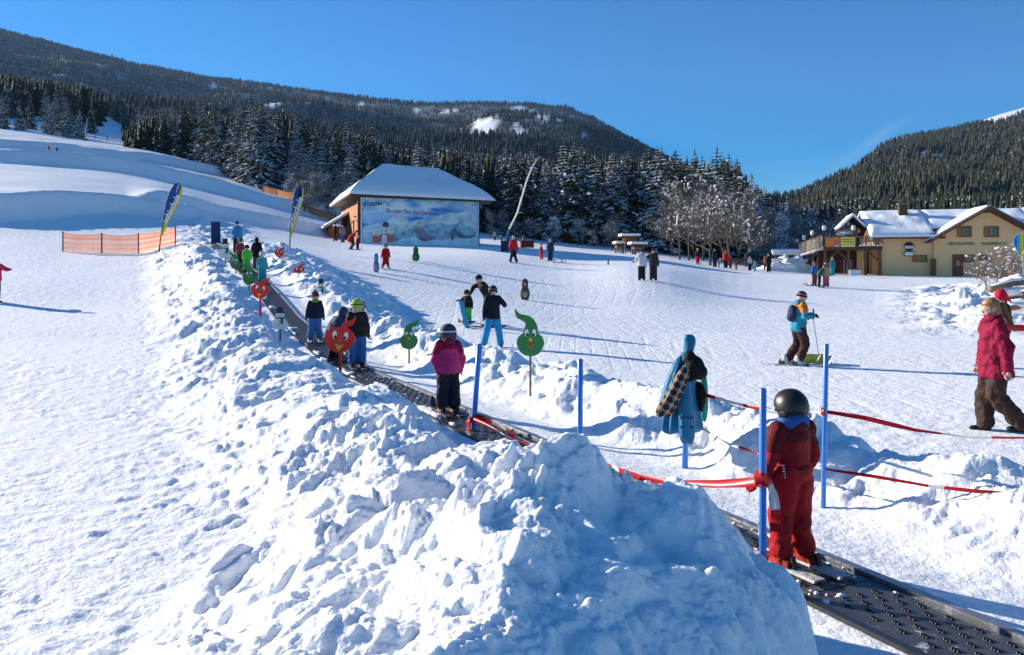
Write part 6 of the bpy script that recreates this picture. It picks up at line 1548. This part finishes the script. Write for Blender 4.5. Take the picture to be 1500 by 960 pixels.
        if goggles: MB().rings([[hd+Mh @ Vector((math.cos(a)*r*1.19, math.sin(a)*r*1.32, zz*r+.05*r)) for a in (2*math.pi*i/28 for i in range(28))] for zz in (.16, .36)], False).build('goggle_band', cloth(goggles), o, True)
    elif hat == 'beanie':
        rr = []
        for k, (kx, kz) in enumerate(((1.03, -.05), (1.10, -.04), (1.11, .22), (1.04, .24), (1.02, .55), (.80, .95), (.45, 1.17), (.08, 1.25))): rr.append([hd+Mh @ Vector((math.cos(a)*r*.90*kx, math.sin(a)*r*1.02*kx+.08*r, kz*r+.06*r+.10*r*(1 if math.sin(a) < 0 else -1)*(1 if kz < .3 else 0))) for a in (2*math.pi*i/20 for i in range(20))])
        o = MB().rings(rr).build('hat', hc, root, True)
        if crest: MB().ball(hd+Mh @ Vector((0, .05*r, 1.35*r)), (.28*r,)*3).build('pompom', cloth(crest), o, True)
    elif hat == 'hood':
        MB().ball(hd+Mh @ Vector((0, .12*r, .05*r)), (r*1.12, r*1.12, r*1.28), Mh).capsule(hd+Vector((0, .1*r, -.4*r)), P['neck'], r*.95, r*.8).build('hood', hc, root, True, remesh=vox, smooth_it=2)
    if hair:
        q = MB(); q.ball(hd+Mh @ Vector((0, .16*r, .10*r)), (r*.90, r*.97, r*1.06), Mh); q.build('hair', mat('hair%s' % (hair,), hair, rough=.6, var=.25, vscale=30, bump=.01, bscale=60), root, True)
    if backpack:
        c_ = P['chest']+Vector((0, .105*h, -.02*h)); q = MB(); q.ball(c_, (.085*h, .055*h, .12*h)); q.ball(c_+Vector((0, .03*h, -.05*h)), (.065*h, .04*h, .06*h)); bo = q.build('backpack', cloth(backpack), root, True, remesh=vox, smooth_it=1)
        for s_ in (-1, 1): MB().tube([P['chest']+Vector((s_*.06*h, .08*h, .05*h)), P['chest']+Vector((s_*.07*h, .0, .095*h)), P['chest']+Vector((s_*.075*h, -.09*h, .03*h)), P['chest']+Vector((s_*.085*h, -.03*h, -.07*h))], .010*h, 6, flat=.5).build('shoulder_strap', BLACK, bo)
    if vox < .03:
        for s_ in (-1, 1):
            e_ = MB().ball(hd+Mh @ Vector((s_*r*.33, -r*.83, -r*.06)), (r*.12, r*.1, r*.08), Mh, 8, 6).build('eye', EYEW, body)
            MB().ball(hd+Mh @ Vector((s_*r*.33, -r*.91, -r*.06)), (r*.05, r*.04, r*.05), Mh, 6, 5).build('iris', BLACKP, body)
    return root, P, hd, r, Mh
def at(u, d, dz=0.0): p = GP(u, d); p.z += dz; return p
def on_belt(s, t=.28): p = BP(s, t, .012); return p
NAVY = (.022, .025, .05); DK = (.018, .018, .022); BRN = (.05, .025, .022)

# --- on the belt
# small child in red, close by
s_red = -.22
root, P, hd, r, Mh = person('small child in a red snowsuit and black helmet on the near end of the belt', on_belt(.06, .31), 1.13, 205, (.33, .010, .014), (.46, .012, .016), boots=(.42, .03, .02), gloves=(.45, .015, .02),
    kid=True, hat='helmet', hatc=mat('matte_black_helmet', (.013, .013, .014), rough=.38, var=.05, spec=.45), yoke=(.14, .008, .012), scarf=(.04, .13, .40), skis=(.55, .53, .50), skilen=.62, vox=.011, head_turn=4, head_pitch=4, puffy=1.0, hood=(.13, .008, .012), legw=.95, ski_yaw=3, suit=True,
    J=dict(lkn=(-.066, -.020, .27), rkn=(.062, -.03, .27), lan=(-.085, .02, .058), ran=(.080, .0, .058), rel=(.165, .0, .60), rwr=(.175, -.085, .49), lel=(-.16, .0, .61), lwr=(-.15, -.075, .50)))
SEAM = cloth((.10, .006, .010))
for zc_, kx in ((.56, 1.0),):
    c_ = P['pelvis'].lerp(P['chest'], .25)
    MB().rings([[c_+Vector((math.cos(a)*.104*1.15*q_, math.sin(a)*.086*1.15*q_, dz_)) for a in (2*math.pi*i/28 for i in range(28))] for dz_, q_ in ((-.014, .99), (-.006, 1.03), (.006, 1.03), (.014, .99))], False).build('waist_band', SEAM, root, True)
for s_ in (-1, 1):
    for k in range(2):
        a_ = P['lkn' if s_ < 0 else 'rkn']; MB().ball(a_+Vector((0, .045, -.02)), (.055, .045, .075)).build('knee_fold', cloth((.36, .012, .018)), root, True) if k == 0 else None
for k in range(4): MB().ball(hd+Mh @ Vector(((-.33+.22*k)*r, .30*r, 1.26*r-abs(k-1.5)*.05*r)), (.05*r, .11*r, .04*r), Mh, 8, 6).build('helmet_vent', BLACK, root, True)
MB().box(hd+Mh @ Vector((0, 1.22*r, -.42*r)), (.5*r, .16*r, .22*r), Mh).build('helmet_dial', mat('dial_grey', (.06, .06, .065), rough=.5), root, bevel=.004)
eb = MB()
for k in range(6): eb.box((.115+.004*(k % 2), .058-.004*k, .58+.017*k), (.008, .016, .008), Matrix.Rotation(R(20*k), 3, 'Y'))
eb.build('embroidery', WHITEP, root)
# child in pink
person('child in a pink and crimson jacket with dark trousers and patterned helmet on the belt', on_belt(6.2, .33), 1.20, 200, (.62, .035, .17), (.020, .022, .04), boots=(.60, .15, .06), gloves=(.36, .01, .03), kid=True, hat='helmet', hatc=(.05, .06, .09), goggles=(.55, .62, .7),
    yoke=(.30, .008, .05), skis=(.05, .05, .06), skilen=.75, vox=.013, head_turn=-30, hood=(.30, .01, .06), J=dict(rel=(.17, .03, .60), rwr=(.135, .045, .50), lel=(-.165, .0, .61), lwr=(-.16, -.03, .50), lan=(-.075, .01, .055), ran=(.075, .0, .055)))
# dark child with lime helmet, and the one bending in front
person('child in a black jacket and blue trousers with a lime green helmet on the belt', on_belt(11.6, .2), 1.36, 198, DK, (.03, .15, .38), hat='helmet', hatc=(.35, .55, .12), goggles=(.04, .04, .05), skis=(.04, .04, .05), kid=True, boots=DK, puffy=1.05, vox=.016)
person('child in a navy jacket with white dots, bending forward behind the large red sign', on_belt(12.5, .42), 1.22, 160, (.05, .06, .12), DK, hat='hood', hatc=(.05, .06, .12), skis=(.04, .04, .05), kid=True, lean=38, puffy=1.15, vox=.018)
person('child with a purple knitted hat, black jacket and blue jeans on the belt', on_belt(15.2, .3), 1.20, 195, (.02, .016, .03), (.06, .17, .40), hat='beanie', hatc=(.14, .03, .09), crest=(.12, .03, .08), hood=(.18, .32, .06), kid=True, boots=(.6, .6, .6), skis=(.5, .5, .5), J=dict(lan=(-.10, 0, .055), ran=(.10, 0, .055)))
person('child in a cyan suit and white helmet on the steep part of the belt', on_belt(24.8, .2), 1.10, 185, (.06, .35, .46), (.03, .28, .36), hat='helmet', hatc=(.6, .6, .62), kid=True, skis=(.4, .4, .45), gloves=(.2, .1, .15))
person('child in a lime green suit ahead of the cyan child on the belt', on_belt(27.9, .35), 1.05, 185, (.08, .62, .06), (.07, .5, .05), hat='helmet', hatc=(.04, .05, .07), kid=True, skis=(.05, .05, .06))
person('adult in a black hooded jacket standing beside the upper belt', at(376, 31.2), 1.32, 180, (.008, .008, .010), (.10, .10, .06), hat='hood', hatc=(.008, .008, .010), puffy=1.22, long=.05)
person('child in a plaid red jacket on the upper belt', on_belt(30.0, .35), 1.15, 185, (.26, .05, .07), (.10, .03, .05), hat='helmet', hatc=(.15, .12, .1), kid=True, skis=(.05, .05, .06))
person('adult in a blue jacket and dark trousers at the top of the belt', at(347, 38), 1.52, 180, (.03, .22, .50), DK, hat='beanie', hatc=(.015, .03, .06), puffy=1.18)
# --- on the piste, right
person('black-clad adult bending towards the small child in green trousers', at(716, 24.5), 1.72, -62, DK, DK, hat='beanie', hatc=DK, lean=30, J=dict(lwr=(-.12, -.30, .62), lel=(-.14, -.24, .72)), skis=(.05, .05, .05))
person('small child in a black jacket and neon green trousers behind the blue foam board', at(685, 25.3), 1.06, -20, (.02, .022, .022), (.06, .68, .07), hat='helmet', hatc=DK, kid=True, skis=(.05, .05, .06), J=dict(lel=(-.2, -.02, .66), lwr=(-.31, -.03, .66)), lean=8)
person('young skier in black jacket, bright blue trousers and white-marked helmet, facing the belt', at(722, 20.3), 1.60, 12, (.014, .016, .028), (.03, .33, .62), hat='helmet', hatc=(.03, .03, .035), goggles=(.5, .5, .52), hair=(.05, .03, .02), skis=None, vox=.02, boots=DK, gloves=DK,
    J=dict(lan=(-.15, 0, .055), ran=(.13, .02, .055), lkn=(-.10, -.02, .28), rkn=(.09, -.01, .28), rel=(.19, -.02, .68), rwr=(.15, -.07, .74)))
root, P, hd, r, Mh = person('skier in a teal and orange jacket with backpack and dark red trousers, towing a sledge', at(1170, 18.2), 1.73, 90, (.03, .26, .38), (.055, .020, .022), hat='beanie', hatc=(.07, .02, .04), lean=5, skis=(.65, .65, .66), boots=(.62, .62, .62), gloves=(.05, .02, .04), backpack=(.03, .035, .09), vox=.018, head_pitch=14, hood=(.03, .24, .34),
    yoke=(.66, .20, .03), skilen=.8, J=dict(lkn=(-.06, -.07, .29), lan=(-.06, .02, .055), rkn=(.06, -.01, .285), ran=(.06, .15, .055), lel=(-.15, -.03, .66), lwr=(-.10, -.16, .665), rel=(.15, -.05, .65), rwr=(.08, -.20, .67)))
MB().rings([[hd+Mh @ Vector((math.cos(a)*r*1.02, math.sin(a)*r*1.14+.08*r, zz*r)) for a in (2*math.pi*i/20 for i in range(20))] for zz in (.42, .58)], False).build('hat_stripe', cloth((.55, .25, .4)), root, True)
MB().tube([(P['rwr'].x, P['rwr'].y-.05, P['rwr'].z+.14), (P['rwr'].x+.02, P['rwr'].y-.05, P['rwr'].z-.10)], .02, 8).build('pole_grip', BLACK, root)
MB().tube([(P['rwr'].x+.02, P['rwr'].y-.05, P['rwr'].z-.08), (P['rwr'].x+.05, P['rwr'].y-.22, .02)], .010, 6).build('ski_pole', METAL, root)
MB().ball(hd+Mh @ Vector((0, -.95*r, .12*r)), (.62*r, .16*r, .16*r), Mh).build('sunglasses', BLACK, root, True)
sl = at(1190, 18.6); r_ = empty('plastic_sledge', sl, .05, 'yellow plastic sledge standing on its runners beside the skier with the backpack', 'sledge')
MB().rings([[(cx*sc, cy*sc, z) for cx, cy in ((-.38, -.17), (.38, -.17), (.44, 0), (.38, .17), (-.38, .17), (-.44, 0))] for sc, z in ((.78, .03), (.96, .12), (1.03, .20), (1.0, .205), (.92, .12), (.74, .06))]).build('tub', mat('sledge_yellow', (.50, .46, .05), rough=.4, var=.1), r_, bevel=.01)
for yy in (-.14, .14): MB().box((0, yy, .02), (.8, .03, .05)).build('runner', mat('sledge_yellow', (.5, .46, .05)), r_)
# woman in crimson
root, P, hd, r, Mh = person('woman with a blonde ponytail in a crimson padded jacket and dark brown trousers walking past', at(1458, 9.75, -.02), 1.68, -98, (.26, .006, .040), (.060, .030, .024), hat=None, hair=(.30, .17, .075), boots=DK, vox=.012, lean=4, puffy=1.06, long=.04, bare_hands=True, head_pitch=16, legw=1.05,
    J=dict(lkn=(-.055, -.05, .285), lan=(-.055, -.05, .055), rkn=(.05, -.02, .28), ran=(.055, .16, .075), lel=(-.13, .01, .635), lwr=(-.13, -.05, .50), rel=(.13, .02, .64), rwr=(.14, .02, .49)))
MB().tube([hd+Mh @ Vector((0, .95*r, .15*r)), hd+Mh @ Vector((0, 1.45*r, -.3*r)), hd+Mh @ Vector((0, 1.5*r, -1.5*r)), hd+Mh @ Vector((0, 1.65*r, -2.6*r)), hd+Mh @ Vector((0, 1.7*r, -3.6*r))], [r*.25, r*.36, r*.33, r*.26, r*.08], 10).build('ponytail', mat('hair_dark_blonde', (.16, .08, .035), rough=.6, var=.25, vscale=30), root, True)
MB().rings([[hd+Mh @ Vector((math.cos(a)*r*.93, math.sin(a)*r*1.03+.12*r, zz*r+.18*r-.10*r*math.sin(a))) for a in (2*math.pi*i/24 for i in range(24))] for zz in (.22, .44)], False).build('headband', cloth((.34, .20, .09)), root, True)
MB().rings([[P['neck']+Vector((math.cos(a)*.062*1.68*kx, math.sin(a)*.056*1.68*kx, zz)) for a in (2*math.pi*i/20 for i in range(20))] for zz, kx in ((-.02, 1.1), (.03, 1.05), (.065, 1.12), (.05, .95), (.0, .9))]).build('collar', cloth((.26, .008, .04)), root, True)
# the one with the red tailed hat, behind her
root, P, hd, r, Mh = person('person with a floppy bright red hat hidden behind the woman in crimson', at(1467, 18.0), 1.78, -90, (.05, .03, .03), (.05, .03, .03), hat=None, hair=(.5, .02, .05), vox=.02)
MB().ball(hd+Vector((0, .0, r*.2)), (r*1.12, r*1.25, r*1.25)).capsule(hd+Vector((0, .8*r, .3*r)), hd+Vector((0, 2.3*r, -1.6*r)), r*.55, r*.12).capsule(hd+Vector((0, .5*r, -.1*r)), hd+Vector((0, 1.2*r, -1.5*r)), r*.5, r*.2).build('floppy_hat', cloth((.62, .01, .05)), root, True, remesh=.018, smooth_it=2)
# pair
person('adult in a white jacket and black trousers standing close to the dark-clad companion', at(940, 42), 1.68, 185, (.62, .64, .68), DK, hat='beanie', hatc=DK, puffy=1.1, J=dict(rel=(.17, -.05, .68), rwr=(.22, -.08, .62)))
person('dark-clad adult beside the white jacket with one arm held out', at(957, 42.3), 1.75, 170, (.045, .032, .035), (.04, .03, .035), hat='beanie', hatc=DK, puffy=1.12, J=dict(rel=(.20, -.02, .72), rwr=(.29, -.03, .58)), lean=3)
# near the barn
person('child skier all in red on the piste in front of the mural', at(565, 39.8), 1.28, 10, (.48, .012, .015), (.42, .01, .015), hat='helmet', hatc=(.25, .22, .15), kid=True, skis=(.35, .35, .35), J=dict(lan=(-.13, 0, .055), ran=(.11, .03, .055)), gloves=DK)
person('adult in dark clothes walking beside the orange barn wall', at(491, 71), 1.72, -100, DK, DK, hat='beanie', hatc=DK, J=dict(lan=(-.06, -.09, .055), ran=(.06, .12, .055)))
person('person in a grey jacket next to the orange barn wall', at(502, 70), 1.60, 200, (.22, .23, .30), (.08, .10, .2), hat='beanie', hatc=(.3, .3, .35))
person('crouching adult in a raspberry red jacket helping a child put on skis', at(514, 57), 1.60, 120, (.50, .012, .05), DK, hat='beanie', hatc=(.2, .02, .04), skis=(.1, .1, .1), lean=42, J=dict(pelvis=(0, .05, .42), lkn=(-.09, -.12, .27), rkn=(.09, -.12, .27)), puffy=1.1)
person('small child in a dark suit and light helmet beside the crouching adult', at(524, 57), 1.10, -120, (.10, .03, .06), DK, hat='helmet', hatc=(.6, .6, .6), kid=True, skis=(.1, .1, .1))
person('ski teacher in a red jacket and black trousers below the snow lance', at(752, 52), 1.78, 5, (.62, .02, .03), DK, hat='beanie', hatc=(.5, .45, .4), skis=(.08, .08, .08), puffy=1.12, J=dict(lan=(-.12, 0, .055), ran=(.10, 0, .055)))
person('tiny child in red far behind the ski teacher', at(766, 88), 1.2, 90, (.6, .02, .03), (.5, .02, .03), hat='helmet', hatc=(.5, .1, .1), kid=True)
person('child in a pink-red suit walking with the adult who pulls the wooden sledge', at(793, 58), 1.25, 60, (.66, .03, .06), (.60, .03, .05), hat='beanie', hatc=(.6, .15, .1), kid=True, J=dict(lan=(-.06, -.12, .055), ran=(.06, .12, .055)), lean=-4)
person('adult in a navy jacket with a wooden sledge', at(806, 57), 1.66, 175, (.02, .035, .09), (.02, .04, .10), hat='beanie', hatc=(.4, .38, .35), puffy=1.15)
p = at(818, 56.5); r_ = empty('wooden_sledge', p, .1, 'light wooden sledge behind the adult in navy', 'sledge')
for k in range(3): MB().box((0, -.12+k*.12, .26), (.85, .08, .03)).build('slat', WOOD_G, r_)
for yy in (-.17, .17):
    MB().tube([(-.5, yy, .03), (.4, yy, .03), (.52, yy, .12), (.5, yy, .26)], .02, 6).build('runner', WOOD_G, r_)
    for xx in (-.3, .25): MB().box((xx, yy, .14), (.04, .03, .24)).build('strut', WOOD_G, r_)
person('far off child in a yellow jacket at the piste edge behind the barn corner', at(725, 96), 1.2, 0, (.5, .45, .1), DK, hat='beanie', hatc=DK, kid=True)
person('far off dark-clad child near the foot of the snow lance', at(734, 88), 1.2, 90, (.05, .09, .07), DK, hat='helmet', hatc=DK, kid=True)
q = at(772, 84); r_ = empty('equipment_box', q, .2, 'small red brown box on the snow right of the snow lance', 'box'); MB().box((0, 0, .35), (1.4, .6, .6)).build('box', cloth((.30, .05, .03)), r_, bevel=.03); MB().box((0, 0, .72), (1.45, .65, .1)).build('lid', cloth((.2, .03, .02)), r_)
# under the bare trees
GX = 'people under the bare trees'
person('person in a black jacket and bright red trousers near the double-trunked tree', at(1022, 77), 1.6, 0, (.05, .015, .02), (.65, .02, .03), hat='beanie', hatc=(.45, .45, .3), group=GX, skis=(.2, .2, .2))
person('tall adult in dark clothes beside the leaning tree trunk', at(1047, 75), 1.85, 200, DK, DK, hat='beanie', hatc=DK, group=GX, puffy=1.15)
person('adult in a bright red jacket in the group under the trees', at(1063, 75), 1.72, 170, (.66, .02, .02), DK, hat='beanie', hatc=(.35, .3, .1), group=GX, puffy=1.25)
person('child in red standing close to the adult in bright red', at(1070, 75), 1.25, 160, (.62, .02, .03), DK, hat='helmet', hatc=(.5, .05, .05), group=GX, kid=True)
person('stooping child in red with green trousers beside the red-clad pair', at(1078.5, 74), 1.05, 120, (.58, .02, .03), (.15, .25, .08), hat='helmet', hatc=(.4, .05, .05), group=GX, kid=True, lean=30)
person('small dark crouching figure beside the tall dark adult', at(1053, 74), 1.0, 90, (.1, .1, .1), DK, hat='helmet', hatc=(.4, .4, .4), group=GX, kid=True, lean=25)
person('person in a white jacket and dark trousers in front of the benches', at(1098.5, 74), 1.5, 175, (.6, .6, .66), DK, hat='beanie', hatc=DK, group=GX)
person('child in a light blue suit beside the person in white', at(1106, 73), 1.02, 180, (.08, .42, .62), (.06, .35, .55), hat='beanie', hatc=(.1, .2, .25), group=GX, kid=True)
person('person in an orange brown jacket behind the tall adult near the shed', at(1120, 77), 1.5, 90, (.45, .14, .04), DK, hat='beanie', hatc=(.2, .1, .05), group=GX)
person('tall adult in black nearest the shed', at(1126, 73.5), 1.84, 185, DK, DK, hat='beanie', hatc=(.1, .09, .07), group=GX)
for i, (u, d, w_) in enumerate(((1090, 80, 2.2), (1112, 80, 2.2))):
    p = at(u, d); r_ = empty('bench', p, .05, ['wooden bench behind the child in red and green', 'wooden bench behind the light blue child'][i], 'bench')
    MB().box((0, 0, .45), (w_, .5, .06)).build('seat', WOOD_B, r_); MB().box((0, .25, .8), (w_, .05, .2)).build('backrest', WOOD_B, r_)
    for xx in (-w_/2+.15, w_/2-.15): MB().box((xx, 0, .2), (.08, .4, .5)).build('leg', WOOD_B, r_)
# group in front of the terrace
GY = 'skiers in front of the terrace'
person('skier in a blue jacket in the group before the terrace', at(1193, 53), 1.62, 20, (.05, .18, .50), (.20, .05, .05), hat='helmet', hatc=(.25, .1, .1), group=GY, skis=(.1, .1, .1), skilen=1.0, ski_yaw=-80)
person('stooping skier in dark green clothes in the group before the terrace', at(1200, 52), 1.60, 60, (.03, .10, .06), DK, hat='helmet', hatc=(.1, .1, .15), group=GY, lean=32, skis=(.03, .03, .03), ski_yaw=-60)
person('skier with a red and white helmet, sand jacket and red trousers before the terrace', at(1210, 52), 1.68, -20, (.42, .30, .18), (.50, .12, .14), hat='helmet', hatc=(.6, .03, .05), goggles=(.7, .7, .7), group=GY)
person('person in teal standing just under the terrace edge', at(1219.5, 69), 1.7, 180, (.03, .22, .26), (.04, .30, .38), hat='beanie', hatc=(.25, .25, .25), group=GY)
# on the terrace
for u, b_, hgt, jc, hc_, lb in ((1168, 24, 1.3, (.4, .03, .03), DK, 'guest in a dark red jacket at the far end of the terrace'), (1181, 15, 1.35, (.5, .5, .55), (.4, .4, .4), 'guest in a pale jacket midway along the terrace'), (1196, 8, 1.55, (.06, .28, .55), (.3, .05, .04), 'guest in light blue with a red hat at the terrace railing'),
                             (1215, 1.0, 1.2, (.5, .02, .03), (.6, .55, .5), 'seated guest in red behind the orange banner'), (1228, 2.4, 1.25, (.05, .05, .06), (.5, .4, .1), 'guest in black behind the yellow banner'), (1258, .9, 1.65, (.02, .025, .05), (.65, .6, .58), 'guest in navy with a pale hat standing at the balusters'), (1269, .9, 1.15, (.25, .22, .12), (.4, .35, .1), 'seated guest in olive at the balusters')):
    person(lb, loc_l(max(LX(u, b_), .35), b_, dz+.11), hgt, random.uniform(-60, 60), jc, DK, hat='beanie', hatc=hc_, group='guests on the terrace', puffy=1.1)
# far left slope
person('distant skier in red and yellow with both arms raised on the left slope', at(71, 124), 1.6, 0, (.62, .05, .03), (.65, .35, .03), hat='beanie', hatc=(.5, .1, .05), J=dict(lel=(-.2, 0, .9), lwr=(-.26, 0, 1.02), rel=(.18, 0, .72), rwr=(.2, 0, .6)))
person('distant skier in dark blue bending beside the one in red', at(83, 124), 1.6, 40, (.03, .05, .10), DK, hat='beanie', hatc=DK, lean=30, J=dict(rel=(.22, -.02, .7), rwr=(.32, -.04, .66)))
person('tiny dark figure on the snow chute, nearer the white pole', at(139, 205), 1.7, 0, DK, DK, hat='beanie', hatc=DK)
person('tiny dark figure on the snow chute, further from the white pole', at(157, 205), 1.7, 0, DK, DK, hat='beanie', hatc=DK)
person('person in pink at the very edge, casting a shadow across the left piste', at(-7, 27.8), 1.68, 90, (.70, .04, .12), DK, hat='beanie', hatc=DK, puffy=1.15, J=dict(rel=(.17, -.12, .70), rwr=(.14, -.2, .70)))

# ---------------------------------------------------------------- right edge: log pile with snow, bush, kite-like toy
LOGM = mat('log_bark', (.24, .15, .10), rough=.9, var=.3, vscale=6, bump=.02, bscale=12)
rgl = random.Random(4)
for i, (ua, va, ub, vb, d, rd) in enumerate(((1450, 424, 1512, 412, 28, .13), (1462, 440, 1520, 436, 27, .10), (1476, 452, 1530, 447, 26, .11), (1484, 470, 1540, 458, 25, .10), (1494, 432, 1540, 420, 27.5, .12))):
    a, b_ = Q(ua, va, d), Q(ub, vb, d+.8); a.z = max(a.z, G(a.x, a.y)+.02)
    r_ = empty('log', a, 0, ['thick snowy log lying topmost in the pile at the picture edge', 'second log down, behind the red hat', 'thin log in the middle of the pile', 'lowest log of the pile above the short tape', 'outermost log rising out of the pile'][i], 'log', 'logs half buried at the right')
    e_ = b_-a; MB().tube([(0, 0, 0), e_*.5+Vector((0, 0, .06)), e_], [rd, rd*.92, rd*.8], 9).build('trunk', LOGM, r_, True)
    MB().tube([Vector((.05, 0, rd*.85)), e_*.5+Vector((0, 0, .06+rd*.95)), e_*.97+Vector((0, 0, rd*.7))], [rd*.5, rd*.8, rd*.5], 8, flat=.6).build('snow_cover', SNOWCAP, r_, True)
for i, (u, v, d, s_) in enumerate(((1486, 428, 28.5, (.7, .5, .22)), (1500, 449, 26.5, (.8, .5, .2)), (1500, 412, 30, (.9, .6, .28)), (1492, 468, 24.6, (.6, .4, .18)))):
    q = Q(u, v, d); q.z = max(q.z, G(q.x, q.y)+.05); tag(snow_lump(s_, i+3, .35).build('snow_cushion', SNOW, None, True, loc=q), ['snow cushion between the two upper logs', 'snow cushion over the middle logs', 'snow mound behind the log pile', 'snow cushion at the lowest log'][i], 'snow')
r_ = empty('twig_bush', GP(1462, 55), 0, 'reddish leafless bush with flecks of snow in front of the lodge gable', 'bush')
bm_ = bare_tree_mesh(44, 3.6, .9, 4, .05, 'twigs', .5); bm_.materials[0] = mat('red_twig', (.20, .10, .065), rough=.9, var=.2)
for k, (dx, sc) in enumerate(((-.9, .95), (.2, 1.1), (1.3, 1.05), (2.2, .9))): o = link('twigs', bm_, r_, (dx, .2*k, -.7), (0, 0, k*1.9)); o.scale = (sc*1.25, sc, sc*1.0)
r_ = empty('marker_stake', GP(1444, 46), 0, 'short wooden stake in the snow below the bush', 'stake'); MB().tube([(0, 0, -.3), (0, 0, .75)], .045, 7).build('shaft', WOOD_G, r_)
q = Q(1494, 357, 32); r_ = empty('rainbow_kite', q, 0, 'rainbow-striped fabric kite hanging at the right picture edge', 'kite')
cols = [(.03, .20, .60), (.10, .45, .62), (.75, .65, .05), (.80, .30, .03), (.60, .04, .05), (.3, .1, .4)]
for k, cc in enumerate(cols):
    xa_, xb_ = -.26+k*.13, -.13+k*.13
    top = lambda x: .46-.9*abs(x-.02)-.04*math.sin(x*20); bo_ = lambda x: -.52+1.9*abs(x-.0)
    MB().prism([(xa_, bo_(xa_)), (xb_, bo_(xb_)), (xb_, top(xb_)), (xa_, top(xa_))] if bo_(xb_) < top(xb_) else [(xa_, bo_(xa_)), (xb_, top(xb_)-.02), (xa_, top(xa_))], -.02+.01*(k % 2), .02).build('stripe', cloth(cc), r_)
MB().tube([(.2, .03, -3.2), (.12, .03, .45)], .025, 6).build('pole', METAL, r_)

# ---------------------------------------------------------------- air
hz = MB().box((0, 0, 0), (2, 2, 2)).mesh('haze', bpy.data.materials.new('air')); am = hz.materials[0]; am.use_nodes = True; t = am.node_tree; t.nodes.clear()
pv = N(t, 'ShaderNodeVolumePrincipled'); pv.inputs['Color'].default_value = (.36, .60, 1.0, 1); pv.inputs['Density'].default_value = .00005; pv.inputs['Anisotropy'].default_value = .1
ou = N(t, 'ShaderNodeOutputMaterial'); t.links.new(pv.outputs[0], ou.inputs['Volume'])
HAZE = link('haze', hz); HAZE.scale = (4800, 4000, 900); HAZE.location = (0, 2900, 880); tag(HAZE, 'thin blue winter air over the valley', 'haze', kind='stuff')
